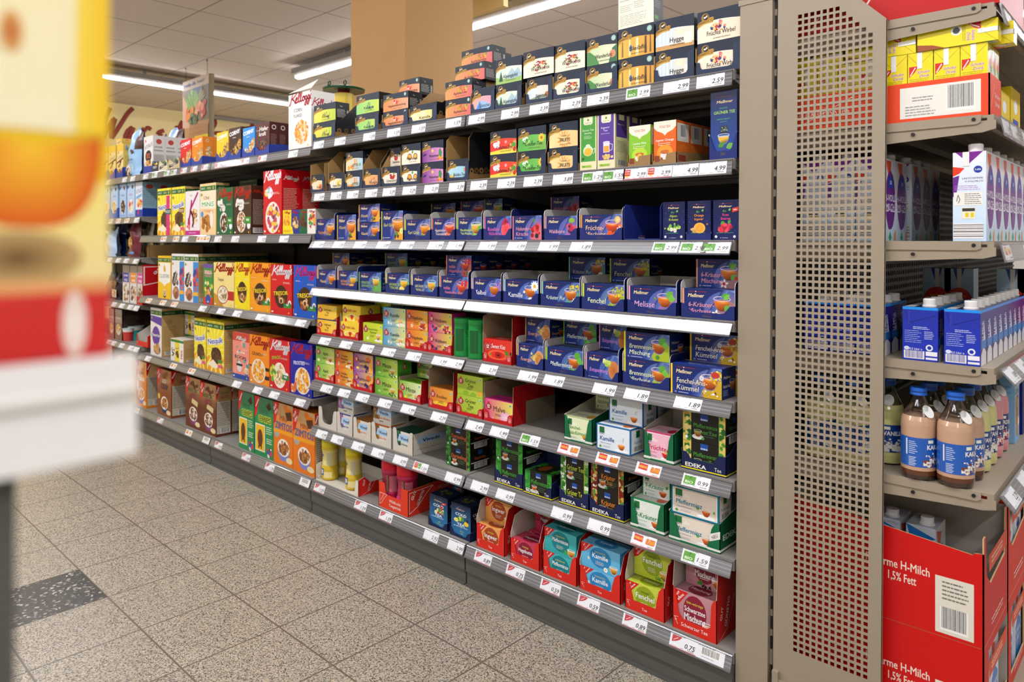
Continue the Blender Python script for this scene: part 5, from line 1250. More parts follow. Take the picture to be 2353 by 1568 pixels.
dz('v_white', 'white and navy crunchy muesli box with black speech bubble', 'muesli box', h=.2, d=.07, col='#e6e2dc', side='#d8d4ce', top='#e0a8a0', F=[('c', .2, .88, .04, '#d8302c'), ('t', 'VITALIS', .52, .74, .11, '#222a4a', {'w': .86, 'i': .2, 'rot': 10}), ('e', .5, .46, .34, .16, '#1c1c22'), ('lines', .28, .4, .72, .54, 3, '#e86a3a', .5), ('scat', .5, .22, .34, .1, 18, .06, FL_['mix']), ('r', 0, 0, 1, .14, '#24409a'), ('c', .6, .1, .05, '#d8302c')], S=[('e', .5, .84, .24, .07, '#b8403a'), ('lines', .1, .55, .9, .74, 2, '#8a8a90', .4), ('r', .06, .06, .94, .5, '#b4b2ae'), ('lines', .1, .1, .9, .46, 9, '#8a8a8a', .35)])


def corny(key, label, c, name='CORNY', bits=FL_['oat'], nc='#fff', drk=None):
    dz(key, label, 'cereal bar box', h=.148, d=.055, col=c, side=c, top=c, F=[('t', name, .47, .84, .13, nc, {'w': .86, 'b': .03, 'rot': 6}), ('t', name, .47, .842, .13, nc, {'w': .86, 'b': .05, 'rot': 6}), ('lines', .3, .66, .6, .71, 1, '#f6e8d0', .4), ('p', [(.45, .2), (.7, .1), (1, .42), (1, .6), (.85, .62), (.5, .36)], drk or '#c08a3c'), ('scat', .74, .36, .24, .2, 40, .035, bits), ('scat', .25, .22, .18, .1, 10, .05, bits), ('lines', .1, .03, .6, .06, 1, '#f0e0d0', .5)],
       S=[('c', .45, .86, .06, '#d8c8b0'), ('c', .45, .86, .04, c), ('p', [(.2, .1), (.8, .1), (.9, .6), (.4, .66)], drk or '#c08a3c'), ('scat', .55, .38, .3, .24, 26, .04, bits)])


corny('y_red', 'red cereal bar box with white slanted lettering', '#d8201c')
corny('y_org', 'orange cereal bar box with white slanted lettering', '#e8861c')
corny('y_yel', 'yellow banana cereal bar box with white lettering', '#f0c81c', bits=['#d8b050', '#8a5a24', '#f0dca0', '#5a3418'])
corny('y_brn', 'dark brown chocolate cereal bar box with white lettering', '#40240f', bits=['#d8a850', '#8a5a24', '#e8c070', '#2a160a'])
corny('y_blu', 'light blue milk cereal bar box with white lettering', '#2f90dc', bits=['#c89850', '#f0ece0', '#a87434', '#e0c080'])
dz('hafer', 'maroon oat bar box with big white lettering', 'cereal bar box', h=.15, d=.05, col='#5a2420', side='#4c1c1a', top='#5a2420', F=[('t', 'Corny', .16, .78, .05, '#e8dccb', {'w': .24}), ('t', 'Hafer', .6, .82, .13, '#f4ece0', {'w': .62, 'b': .03, 'i': .08}), ('t', 'kraft', .5, .66, .13, '#f4ece0', {'w': .5, 'b': .03, 'i': .08}), ('r', .24, .3, .84, .46, '#2a1410'), ('scat', .54, .38, .28, .07, 30, .03, ['#6a4a3a', '#8a6a50', '#4a3024']), ('scat', .5, .2, .2, .05, 6, .035, ['#8a4a34', '#a86a4a']), ('lines', .15, .06, .8, .1, 1, '#c8a898', .5)], S=[('c', .5, .84, .075, '#e8e0d8'), ('c', .5, .84, .05, '#4c1c1a'), ('lines', .15, .3, .85, .64, 10, '#9a7a72', .35)])


def blue_m(key, label, c, word, fl, wc='#3a3a5a'):
    dz(key, label, 'muesli box', h=.19, d=.08, col=c, side=c, top='#c8d4e4', F=[('r', 0, 0, 1, 1, c, '#b8d0ea'), ('c', .7, .86, .06, '#5a2a1c'), ('p', [(0, .8), (.2, .84), (.2, .92), (0, .9)], '#1c5aa8'), ('t', word, .5, .66, .06, wc, {'maxw': .8}), ('e', .5, .32, .34, .2, '#e6e2dc'), ('scat', .5, .32, .28, .15, 30, .05, fl), ('lines', .1, .04, .9, .08, 1, '#5a7ab0', .4)])


blue_m('bm_a', 'pale blue muesli box with golden flakes, farthest in its row', '#98b0d8', 'Classic', FL_['corn'])
blue_m('bm_b', 'pale blue muesli box with chocolate flakes bowl', '#a8c4e4', 'Schoko', FL_['mix'])
blue_m('bm_c', 'pale blue muesli box with dark chocolate bowl', '#a0bce0', 'Feinherb', FL_['choc'])
blue_m('bm_d', 'pale blue muesli box with raspberry bowl and pink seal', '#b0c8e8', 'Joghurt', ['#d8b070', '#d83a4a', '#f0dcb0', '#e8e0d0'], '#b83a6a')
dz('bm_vit', 'white muesli box with navy lettering and blue base', 'muesli box', h=.2, d=.08, col='#dde2ec', side='#8fb0c0', top='#c0c8d8', F=[('t', 'VITALIS', .5, .74, .12, '#22306a', {'w': .86, 'i': .2, 'rot': 8}), ('p', [(.1, .5), (.9, .58), (.9, .66), (.1, .58)], '#6aa8d8'), ('scat', .6, .36, .3, .12, 22, .07, ['#e8a83a', '#d83a3a', '#e8c070', '#f0e0b0']), ('r', 0, 0, 1, .2, '#1c3aa0'), ('c', .4, .12, .06, '#d8302c')], S=[('r', 0, .0, 1, .24, '#1c3aa0'), ('e', .5, .86, .26, .06, '#b8403a'), ('lines', .06, .3, .94, .76, 9, '#6a8a98', .4)])


def knusper(key, label, word, c):
    dz(key, label, 'muesli box', h=.19, d=.08, col='#d8ccc4', side='#c8bcb4', F=[('r', 0, .0, 1, .5, '#e6e0da'), ('r', .0, .78, 1, 1, '#a89488'), ('r', .04, .54, .96, .8, c), ('t', word, .5, .72, .05, '#fff', {'maxw': .8, 'b': .02}), ('t', 'MÜSLI', .5, .6, .065, '#fff', {'maxw': .6, 'b': .02}), ('scat', .5, .25, .38, .22, 34, .06, ['#b89068', '#e8dccb', '#8a5a3a', '#d8b890', '#6a3a2a'])])


knusper('kn_a', 'muesli box with purple name panel', 'KNUSPER', '#4a3a94')
knusper('kn_b', 'muesli box with orange name panel', 'FRÜCHTE', '#e8902c')
knusper('kn_c', 'muesli box with pink name panel', 'KNUSPER', '#d84a9a')
dz('gg_red', 'plain red carton with a white bordered corner label', 'carton', h=.2, d=.3, col='#cc0f18', side='#a80c14', F=[('p', [(.1, .96), (1, .96), (.9, .7), (.6, .58), (.1, .46)], '#f4e4e0'), ('p', [(.13, .945), (1, .945), (.88, .71), (.58, .6), (.13, .49)], '#cc0f18'), ('t', 'GUT', .36, .84, .07, '#fff', {'b': .03, 'rot': 42}), ('t', '&', .48, .77, .07, '#fff', {'rot': 42}), ('t', 'GÜNST', .66, .7, .07, '#fff', {'b': .03, 'rot': 42})])
dz('gable', 'brown gable topped muesli carton with bowl picture', 'muesli carton', h=.185, d=.11, col='#8a6a58', side='#2a1c16', top='#3a2820', F=[('r', 0, .55, 1, 1, '#a08474', '#b8a498'), ('t', 'Knusper', .5, .72, .06, '#f0e4d8', {'w': .6}), ('e', .5, .34, .34, .18, '#e0d4c4'), ('scat', .5, .34, .28, .14, 24, .05, FL_['mix'])], S=[('lines', .1, .2, .9, .8, 12, '#5a463a', .4)])
# ------------------------------------------------------------------ cartons, trays, tags
_mesh = {}
FEET = 0.0006


def carton_mesh(key, w, h, d):
    k = (key, round(w, 3), round(h, 3), round(d, 3))
    if k not in _mesh:
        q = D[key]
        m = MB()
        mt = q['mt']
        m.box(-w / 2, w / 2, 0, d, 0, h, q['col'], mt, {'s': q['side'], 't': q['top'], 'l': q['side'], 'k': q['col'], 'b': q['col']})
        sd = sum(ord(c) for c in key)
        Art(m, (-w / 2, 0, 0), (1, 0, 0), (0, 0, 1), w, h, mt, seed=sd).run(q['F'])
        if q['S']:
            Art(m, (w / 2, 0, 0), (0, 1, 0), (0, 0, 1), d, h, mt, seed=sd + 1).run(q['S'])
        if q['T']:
            Art(m, (-w / 2, 0, h), (1, 0, 0), (0, 1, 0), w, d, mt, seed=sd + 2).run(q['T'])
        _mesh[k] = m.mesh(q['name'])
    return _mesh[k]


ORD = ['front', 'second', 'third', 'fourth', 'fifth', 'sixth', 'seventh', 'eighth', 'ninth']
GROUP = ['products']


def carton(key, w, x, y, z, h=None, d=None, rz=0.0, label=None, group=None):
    q = D[key]
    me = carton_mesh(key, w, h or q['h'], d or q['d'])
    o = obj(q['name'], me, None, (x, y, z + FEET), rz)
    tag(o, label or q['label'], q['cat'], group or GROUP[0])
    return o


def xs_of(fr, uL, uR, y):
    return at_y(U(fr, uL), CYP, y).x, at_y(U(fr, uR), CYP, y).x


def it(key, fr, uL, uR, z, n=1, k0=0, y=.012, tray=None, h=None, d=None, deep=1, pre=None, suf='', rows=None, tr={}, jit=True, on=0.0, tl=None):
    """cartons between two picture columns on the plane y; n rows high from row k0, deep cartons in line"""
    x0, x1 = xs_of(fr, uL, uR, y)
    q = D[key]
    if not tray and y > .013:      # a box standing behind, inside the same tray
        for a, b, tz, td in TRX:
            if abs(tz - z) < .001 and y < td and a < (x0 + x1) / 2 < b:
                x0, x1 = max(x0, a + .0035), min(x1, b - .0035)
    hh, dd = h or q['h'], d or q['d']
    w = x1 - x0
    for a in range(deep):
        for k in range(k0, k0 + n):
            p = []
            if pre:
                p.append(pre)
            if n > 1:
                p.append((rows or ['lower', 'upper', 'topmost'])[k - k0])
            s = suf
            if deep > 1:
                s = (s + ', ' + ORD[a] + ' in line').strip(', ')
            lab = ' '.join(p + [q['label']]) + (' ' + s if s and not s.startswith(',') else s)
            lab = lab.replace(' , ', ', ')
            r_ = rng.uniform(-.012, .012) if jit and not tray and a == 0 else 0
            carton(key, w - .0006, (x0 + x1) / 2, y + a * (dd + .001), z + on + k * (hh + .0008), hh, dd, r_, lab)
    if tray:
        T = dict(TR[tray])
        T.update(tr)
        make_tray(tray, x0 - .0035, x1 + .0035, y - .0035, z - (FEET if on else 0), hh, n + k0, T, dict(q, need=deep * (dd + .001) + .007, label=(pre + ' ' + q['label']) if pre else q['label']), label=tl)
    return x0, x1


TR = {}
TRX = []
KRAFT, KR2 = '#b08a55', '#8f6d40'


def rc(pts):
    return pts


# front: profile of the front lip (fraction of width, fraction of one carton's height); side: (y in m, fraction of height)
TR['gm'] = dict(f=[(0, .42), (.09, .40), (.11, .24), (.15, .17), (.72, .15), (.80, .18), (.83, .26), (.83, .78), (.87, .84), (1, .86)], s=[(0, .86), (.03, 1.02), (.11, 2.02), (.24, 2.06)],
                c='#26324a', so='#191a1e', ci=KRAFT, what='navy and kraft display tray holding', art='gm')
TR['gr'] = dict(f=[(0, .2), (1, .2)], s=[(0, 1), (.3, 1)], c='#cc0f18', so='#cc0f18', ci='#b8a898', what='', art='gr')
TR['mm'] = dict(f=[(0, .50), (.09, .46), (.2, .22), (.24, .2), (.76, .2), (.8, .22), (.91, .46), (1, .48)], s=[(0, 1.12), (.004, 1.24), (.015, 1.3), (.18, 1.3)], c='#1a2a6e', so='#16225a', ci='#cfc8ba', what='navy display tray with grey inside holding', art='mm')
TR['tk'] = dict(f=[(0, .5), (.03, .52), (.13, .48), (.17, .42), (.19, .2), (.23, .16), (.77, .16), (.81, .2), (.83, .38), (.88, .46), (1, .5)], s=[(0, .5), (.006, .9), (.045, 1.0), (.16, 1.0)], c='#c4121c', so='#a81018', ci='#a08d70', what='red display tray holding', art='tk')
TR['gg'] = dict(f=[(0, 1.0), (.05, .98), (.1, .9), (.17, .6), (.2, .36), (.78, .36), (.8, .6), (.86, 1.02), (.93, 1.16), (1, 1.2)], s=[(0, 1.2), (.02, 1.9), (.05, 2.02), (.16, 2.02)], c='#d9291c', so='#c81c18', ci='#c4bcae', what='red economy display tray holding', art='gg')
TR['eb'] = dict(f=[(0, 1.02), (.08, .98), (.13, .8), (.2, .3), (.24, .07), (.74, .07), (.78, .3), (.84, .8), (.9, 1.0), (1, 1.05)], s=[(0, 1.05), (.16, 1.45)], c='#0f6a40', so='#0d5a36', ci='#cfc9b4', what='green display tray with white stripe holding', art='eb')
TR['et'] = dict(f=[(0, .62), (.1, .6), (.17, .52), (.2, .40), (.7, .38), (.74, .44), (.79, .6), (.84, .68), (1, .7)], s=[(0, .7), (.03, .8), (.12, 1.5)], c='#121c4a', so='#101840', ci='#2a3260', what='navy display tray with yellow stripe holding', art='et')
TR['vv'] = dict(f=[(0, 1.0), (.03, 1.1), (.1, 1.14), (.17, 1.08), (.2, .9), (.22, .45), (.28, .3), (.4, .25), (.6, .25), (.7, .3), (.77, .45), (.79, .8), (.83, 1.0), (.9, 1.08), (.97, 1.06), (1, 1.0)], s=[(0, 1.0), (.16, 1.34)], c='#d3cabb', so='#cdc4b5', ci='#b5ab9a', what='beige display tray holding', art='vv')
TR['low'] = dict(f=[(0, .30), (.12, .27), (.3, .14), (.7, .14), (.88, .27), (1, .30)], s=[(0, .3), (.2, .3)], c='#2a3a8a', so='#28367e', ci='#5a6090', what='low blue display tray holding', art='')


def make_tray(kind, x0, x1, y, z, h, n, T, q=None, label=None, loc_only=None):
    w = x1 - x0
    t = .0018
    m = MB()
    dp = max(T['s'][-1][0], T.get('d', 0), (q or {}).get('need', 0))
    fr = [(0, 0), (w, 0)] + [(a * w, b * h) for a, b in reversed(T['f'])]
    m.prism(fr, lambda u, v, k: (u, k, v), t, T['c'], edge=T.get('e', T['c']), back=T['ci'])
    TRX.append((x0, x1, z, dp))
    sp = [(a, b * h) for a, b in T['s'][:-1]] + [(dp, T['s'][-1][1] * h)]
    for side in (0, 1):
        pts = [(0, 0), (dp, 0)] + list(reversed(sp))
        if side:
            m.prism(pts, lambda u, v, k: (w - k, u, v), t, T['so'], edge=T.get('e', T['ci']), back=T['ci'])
        else:
            m.prism(pts, lambda u, v, k: (t - k, u, v), t, T['ci'], edge=T.get('e', T['ci']), back=T['so'])
    hb = sp[-1][1]
    m.box(0, w, dp - t, dp, 0, hb, T['ci'])
    m.box(t, w - t, t, dp - t, 0, .0002, T['ci'])
    A = Art(m, (0, 0, 0), (1, 0, 0), (0, 0, 1), w, h, step=1e-4, seed=3)
    S = Art(m, (w, 0, 0), (0, 1, 0), (0, 0, 1), dp, h, step=1e-4, seed=5)
    a = T['art']
    if a == 'gm':
        S.p([(0, 0), (1, 0), (1, .5), (.6, .36), (.3, .3), (0, .32)], KR2)
        for k in range(7):
            S.flower(.08 + k * .15, .3 + .16 * S.rg.random() + .12 * k / 6, .17, [KR2, '#6a4e2a'][k % 2], '#241a12', 9)
    elif a == 'mm':
        A.r(.42, .145, .58, .152, '#7a3a44'); A.t('Meßmer', .5, .085, .06, '#6a5a4a', w=.17, b=.02, i=.2)
    elif a == 'tk':
        S.r(.3, 0, 1, n * 1.01, '#8f8068')
        for cx in (.1, .9):
            A.e(cx, .25, .055, .13, '#e8b0a8'); A.e(cx, .25, .047, .11, T['c']); A.r(cx - .025, .17, cx + .025, .3, '#e8b0a8'); A.e(cx, .24, .012, .03, T['c'])
    elif a == 'gg':
        A.t(T.get('word', 'Tee'), .5, .17, .10, '#f4e4dc', maxw=.6, b=.01)
        A.stroke([(.05, .3), (.12, .12)], .012, '#f4d8d0'); A.stroke([(.03, .3), (.13, .32)], .012, '#f4d8d0'); A.stroke([(.06, .22), (.09, .25)], .02, '#f4d8d0')
        S.t('GUT', .14, .66, .12, '#f0e0da', rot=75, b=.02); S.t('GÜNSTIG', .3, .62, .12, '#f0e0da', rot=75, b=.02, w=.38)
        S.stroke([(.08, .02), (.3, .2), (.42, .6), (.5, .95)], .012, '#f0e0da')
    elif a == 'eb':
        A.r(0, .05, 1, .13, '#e6e4d8'); S.r(0, .05, 1, .13, '#e6e4d8')
        A.p([(.22, .07), (.76, .07), (.74, .02), (.24, .02)], T['c'])
        if T.get('neu'):
            A.p([(.80, .34), (1, .52), (1, .78), (.80, .6)], '#eceadf'); A.t('NEU', .9, .56, .12, '#1c3a24', rot=36, b=.01, w=.12)
            S.t('EDEKA', .4, .5, .2, '#dfe8dc', b=.03, w=.6)
    elif a == 'et':
        A.t('EDEKA', .33, .19, .14, '#eceadf', w=.46, b=.04); A.t('Tee', .82, .2, .14, '#eceadf', w=.15)
        A.r(0, .04, 1, .085, '#e8d81c'); S.r(0, .04, 1, .085, '#e8d81c')
    elif a == 'vv':
        S.p([(.08, .5), (.14, .82), (.75, .82), (.72, .5)], '#a9c4de'); S.t('Vivede', .42, .64, .16, '#1c2848', b=.03, w=.4); S.t('Arznei', .88, .72, .13, '#3a4460', b=.02, w=.18)
        S.lines(.1, .2, .8, .28, 1, '#9a9284', .4)
    elif a == 'gr':
        S.p([(.02, .96), (.98, .96), (.88, .74), (.6, .6), (.02, .48)], '#f4e4e0'); S.p([(.05, .94), (.94, .94), (.86, .755), (.58, .62), (.05, .51)], '#cc0f18')
        S.t('GUT', .3, .84, .075, '#fff', b=.03, rot=42); S.t('&', .42, .77, .07, '#fff', rot=42); S.t('GÜNSTIG', .58, .72, .07, '#fff', b=.03, rot=42)
    elif a == 'kraft':
        A.r(.1, .06, .3, .2, '#8a3a24'); S.r(.04, .06, .2, .2, '#8a3a24')
    o = obj('display_tray', m, None, (x0, y, z + .0003))
    if label is None:
        desc = q['label']
        short = desc if len(desc.split()) <= 10 else ' '.join(desc.split()[:10])
        label = T['what'] + ' the ' + short
        label = ' '.join(label.split()[:16])
    tag(o, label, 'display tray', 'display trays on the shelves')
    return o


# ---------------- price tags
def tag_mesh(kind, price):
    k = ('tag', kind, price)
    if k in _mesh:
        return _mesh[k]
    W, H = .080, .0355
    m = MB()
    m.box(0, W, 0, .0004, 0, H, '#e9e9ec', 'paper')
    A = Art(m, (0, 0, 0), (1, 0, 0), (0, 0, 1), W, H, 'paper', seed=len(_mesh))
    A.lines(.05, .84, .72, .92, 1, '#8a8a90', .6)
    if kind != 'bc':
        A.lines(.05, .06, .32, .13, 1, '#b8b090', .6); A.lines(.42, .08, .56, .14, 1, '#8a8a90', .5)
        A.bars(.66, .06, .93, .18, 14, '#777')
    if kind == 'bc':
        A.bars(.16, .3, .86, .8, 20, '#333'); A.lines(.2, .14, .8, .22, 1, '#999', .5)
    elif kind == 'r':
        A.r(0, .93, 1, 1, '#c8404a'); A.r(0, 0, 1, .05, '#c8606a')
        A.p([(.08, .84), (.44, .84), (.36, .62), (.24, .46), (.08, .34)], '#c03a44'); A.stroke([(.14, .5), (.3, .74)], .04, '#f0dcdc')
        A.t(price, .76, .38, .34, '#1c1c20', w=.37, i=.18, b=.012)
    elif kind == 'b':
        A.r(0, .93, 1, 1, '#8ab85a'); A.r(.06, .16, .48, .78, '#5a9a34'); A.t('BIO', .26, .34, .2, '#e8f4d8', w=.28, b=.02); A.leaf(.26, .56, .28, 60, '#3a7a24', .3)
        A.t(price, .76, .42, .32, '#1c1c20', w=.36, i=.18)
    elif kind in ('p', 'pb'):
        A.r(0, .93, 1, 1, '#d0404a'); A.r(0, 0, 1, .05, '#d0606a'); A.r(.05, .3, .3, .8, '#c8302c'); A.p([(.05, .3), (.3, .3), (.175, .16)], '#f0b02c')
        A.t('UNSER', .175, .66, .11, '#fff', w=.2); A.t('TIEFPREIS', .175, .46, .11, '#f4d8a0', w=.22)
        if kind == 'pb':
            A.r(.32, .26, .52, .8, '#5a9a34'); A.t('BIO', .42, .44, .16, '#e8f4d8', w=.16)
        A.t(price, .77, .4, .30, '#1c1c20', w=.34, i=.18)
    elif kind == 'wb':
        A.r(0, .94, 1, 1, '#d0404a'); A.r(0, 0, 1, .05, '#d0606a'); A.p([(.1, .38), (.46, .34), (.46, .8), (.1, .84)], '#d0302c'); A.t('WERBUNG', .28, .59, .2, '#f4c83a', w=.33, b=.03)
        A.t(price, .77, .52, .36, '#e8a01c', w=.32, i=.1, b=.04, out='#c8401c')
    elif kind == 'wp':
        A.r(0, .94, 1, 1, '#d0404a'); A.p([(.12, .3), (.42, .28), (.42, .76), (.12, .78)], '#d0502c'); A.r(.14, .5, .4, .7, '#f0b83a')
        A.p([(.6, .3), (.9, .3), (.9, .72), (.6, .72)], '#f0c878'); A.t(price, .75, .5, .26, '#d86a1c', w=.26, b=.03)
    else:
        A.t(price, .77, .42, .36, '#1c1c20', w=.38, i=.18, b=.012)
    _mesh[k] = m.mesh('price_tag')
    return _mesh[k]


NAMES = {'': 'white', 'r': 'red-cornered', 'b': 'green BIO', 'p': 'red bargain', 'pb': 'red and green BIO bargain', 'wb': 'red WERBUNG offer', 'wp': 'orange offer', 'bc': 'white barcode'}
PTAGS = []


def tags(levels, lv, fr, spec, where):
    """spec: 'uL price [kind]' entries separated by ; pixel column of the tag's left edge"""
    z, tilt = (levels + [(BASEZ, 22)])[lv]
    s_, c_ = sin(R(tilt)), cos(R(tilt))
    for e in spec.split(';'):
        p = e.split()
        kind = p[2] if len(p) > 2 else ''
        w0 = .0372
        yb, zb = -.003 - w0 * s_ - .0033 * c_, z - .003 - w0 * c_ + .0033 * s_
        x = at_y(U(fr, float(p[0])), CYP, yb).x
        f_ = x - math.floor(x)
        if f_ > .915 and f_ < .996:          # keep clear of the joint between two bays
            x -= f_ - .913
        o = obj('price_tag', tag_mesh(kind, p[1]), None, (x, yb, zb))
        o.rotation_euler = (-R(tilt), 0, 0)
        PTAGS.append((o, kind, p[1], where, x))


def label_tags():
    from collections import defaultdict
    g = defaultdict(list)
    for o, kind, price, where, x in PTAGS:
        g[(kind, price, where)].append((x, o))
    for (kind, price, where), L in g.items():
        L.sort(key=lambda t: t[0])
        for i, (x, o) in enumerate(L):
            wh = '' if kind == 'bc' else ' reading ' + price
            if kind == 'bc':
                lab = 'price rail ticket with a barcode on the ' + where
            else:
                lab = f'{NAMES[kind]} tag reading {price} on the {where}'
            if len(L) > 1:
                lab += ', ' + ['first', 'second', 'third', 'fourth', 'fifth', 'sixth', 'seventh', 'eighth', 'ninth', 'tenth'][i] + ' from the left'
            tag(o, lab, 'price tag', 'price tags in the shelf rails')
# ------------------------------------------------------------------ tea shelves, top to bottom
z1, z2, z3, z4, z5, z6, z7 = [t[0] for t in TEA]
zb = BASEZ
GROUP[0] = 'tea boxes on the top tea shelf'
it('g_krauter', 'd', 101, 335, z1, 2, tray='gm')
it('g_garten', 'd', 560, 805, z1, 2, tray='gm')
it('g_hage', 'd', 850, 1120, z1, 2, tray='gm', h=0.067)
it('g_hage', 'd', 1022, 1243, z1, 1, 2, y=.085, pre='topmost set back', h=0.067)
it('g_kamille', 'd', 1140, 1432, z1, 1, tray='gm', h=0.07)
it('g_apfel', 'd', 1522, 1810, z1, 2, h=0.065)
it('g_apfel', 'h', 55, 290, z1, 1, 2, y=.062, pre='third row', h=0.065)
it('g_apfel', 'h', 106, 350, z1, 1, 3, y=.1, pre='fourth row', h=0.065)
it('g_apfel', 'h', 185, 400, z1, 1, 3, y=.18, pre='hindmost fourth row', h=0.065)
it('g_apfel', 'h', 185, 400, z1, 3, 0, y=.18, pre='hindmost', rows=['lowest', 'second', 'third'], h=0.065)
it('g_gletscher', 'h', 189, 372, z1, 1, tray='gm', h=0.086)
it('g_alpen', 'h', 379, 585, z1, 2, tray='gm', h=0.084)
it('g_jager', 'h', 627, 830, z1, 1, tray='gm', h=0.084)
it('g_wald', 'h', 843, 1088, z1, 2, tray='gm', suf='in the right column', rows=['lower', 'upper right'], h=0.085)
it('g_wald', 'h', 597, 840, z1, 1, 1, pre='upper left', y=.006, h=0.085)
it('g_wander', 'h', 1102, 1345, z1, 2, tray='gm', h=0.084)
it('g_bleib', 'h', 1350, 1637, z1, 2, h=0.086)
it('recipe', 'h', 1352, 1634, z1, 1, 0, y=.012, h=.11, on=.1742)
it('g_hygge', 'h', 1649, 1955, z1, 2, tray='gm', h=0.086)
it('g_wirbel', 'h', 1980, 2322, z1, 2, tray='gm', h=0.084)

GROUP[0] = 'tea boxes on the second tea shelf'
it('g_rosa', 'd', 75, 218, z2, 1, tray='gm', tr=dict(s=[(0, 1.6), (.1, 1.95), (.2, 1.95)], so=KRAFT))
it('g_ingwer', 'd', 268, 432, z2, 1, tray='gm', tr=dict(s=[(0, 1.6), (.06, 2.3), (.24, 2.3)]))
it('g_ingwer', 'd', 345, 432, z2, 1, 1, y=.085, pre='upper set back')
it('g_eistee', 'd', 446, 630, z2, 2, tray='gm')
it('g_rooibos', 'd', 640, 826, z2, 1, tray='gm', tr=dict(s=[(0, 1.2), (.05, 2.1), (.24, 2.3)]))
it('g_kirsch', 'd', 843, 1035, z2, 1, tray='gm', tr=dict(s=[(0, .95), (.06, 2.1), (.24, 2.3)]))
it('g_kirsch', 'd', 890, 1040, z2, 1, 1, y=.05, pre='upper set back')
it('g_maracuja', 'd', 1050, 1255, z2, 2, tray='gm', tr=dict(s=[(0, 1.7), (.05, 1.9), (.2, 2.0)]))
it('g_hexe', 'd', 1272, 1500, z2, 2)
it('g_blubbs', 'd', 1548, 1778, z2, 1, tray='gm', tr=dict(s=[(0, 1.9), (.02, 2.2), (.16, 2.2)]))
it('g_frucht', 'h', 334, 543, z2, 2)
it('g_krtee', 'h', 556, 778, z2, 2, tray='gm', tr=dict(s=[(0, .9), (.02, 1.9), (.2, 2.0)]))
it('g_super', 'h', 803, 1030, z2, 2, tray='gm')
it('a_sencha', 'h', 1047, 1178, z2, d=.07, h=0.162)
it('a_ingwer', 'h', 1187, 1325, z2, deep=2, d=.07, h=0.161)
it('y_mint', 'h', 1437, 1608, z2, tray='low', tr=dict(c='#9a774a', so='#9a774a', ci=KR2, art='kraft', what='low kraft tray holding', f=[(0, .1), (.45, .12), (.5, .24), (1, .26)]), h=0.116)
it('y_ingwer', 'h', 1634, 1812, z2, deep=3, tray='low', tr=dict(c='#9a774a', so='#9a774a', ci=KR2, art='kraft', what='low kraft tray holding', s=[(0, .26), (.24, .36)], f=[(0, .08), (.55, .1), (.6, .24), (1, .26)]), h=0.12)
it('m_leaf', 'h', 2085, 2296, z2, tray='mm', tr=dict(f=[(0, .36), (.05, .34), (.2, .15), (.28, .12), (.72, .12), (.8, .16), (.94, .36), (1, .38)], s=[(0, .38), (.1, .38)], what='navy tray holding'), h=0.18)

GROUP[0] = 'tea boxes on the third tea shelf'
it('m_darj', 'e', 122, 326, z3, tray='mm', h=0.092)
it('m_klass_t', 'e', 350, 556, z3)
it('m_klassik', 'e', 586, 812, z3, 2, tray='mm', h=0.0725)
it('m_earl_t', 'e', 832, 1062, z3)
it('m_earl', 'e', 1086, 1360, z3, tray='mm', h=0.078)
it('m_earl', 'e', 1368, 1632, z3, 1, 1, y=.2, pre='upper', suf='in the dark back row', h=0.073)
it('m_granat', 'e', 1382, 1625, z3, tray='mm', h=.08)
it('m_granat', 'e', 1686, 1938, z3, 1, 1, y=.2, pre='upper', suf='in the dark back row', h=0.075)
it('m_minze', 'e', 1652, 1915, z3, tray='mm', h=.08)
it('m_minze', 'e', 1944, 2140, z3, 1, 1, y=.2, pre='upper', suf='in the dark back row', h=0.077)
it('m_wildk', 'e', 1946, 2235, z3, tray='mm', h=.08)
it('m_holun', 'i', 511, 743, z3, h=0.079)
it('m_holun', 'i', 815, 1040, z3, 1, 1, y=.2, pre='upper', suf='in the dark back row', h=0.074)
it('m_waldb', 'i', 772, 1024, z3, tray='mm', h=.075)
it('m_fruch', 'i', 1054, 1382, z3, tray='mm', h=.076)
x0, x1 = xs_of('i', 1396, 1690, .01)
make_tray('mm', x0, x1, .0085, z3, .076, 1, dict(TR['mm'], f=[(0, .05), (1, .05)], s=[(0, 1.2), (.01, 1.36), (.2, 1.36)], ci='#22307a', so='#22307a'), label='empty navy display tray on the third tea shelf beside the tall organic boxes')
it('m_bkr', 'i', 1706, 1882, z3)
it('m_bor', 'i', 1902, 2088, z3, tray='low', tr=dict(c='#1a2a6e', so='#16225a', f=[(0, .16), (1, .16)], s=[(0, .2), (.1, .2)], what='low navy tray holding'))
it('m_bbe', 'i', 2106, 2308, z3)

GROUP[0] = 'tea boxes on the fourth tea shelf'
it('m_klassik', 'e', 144, 338, z4, tray='mm', suf='on the fourth shelf', tl='navy display tray holding the leftmost tea box of the fourth tea shelf')
it('m_klassik', 'e', 304, 484, z4, 1, 1, y=.15, pre='upper', suf='at the back', deep=3, h=0.074)
it('m_oring', 'e', 364, 574, z4, tray='mm')
it('m_grun', 'e', 585, 828, z4)
it('m_grun', 'e', 870, 1112, z4, 1, 1, y=.16, pre='upper', suf='at the back', deep=3, h=0.076)
it('m_zitr', 'e', 884, 1132, z4, tray='mm')
it('m_vanil', 'e', 1160, 1440, z4, tray='mm')
it('m_hageb', 'e', 1468, 1770, z4, tray='mm')
it('m_hageb', 'e', 1492, 1805, z4, 1, 1, y=.04, pre='upper', deep=4, h=.076)
it('m_salbei', 'e', 1815, 2125, z4, tray='mm')
it('m_kam', 'i', 446, 716, z4, tray='mm')
it('m_pur', 'i', 744, 1046, z4, tray='mm')
it('m_pur', 'i', 938, 1250, z4, 1, 1, y=.15, pre='upper', suf='in the back row', h=0.076)
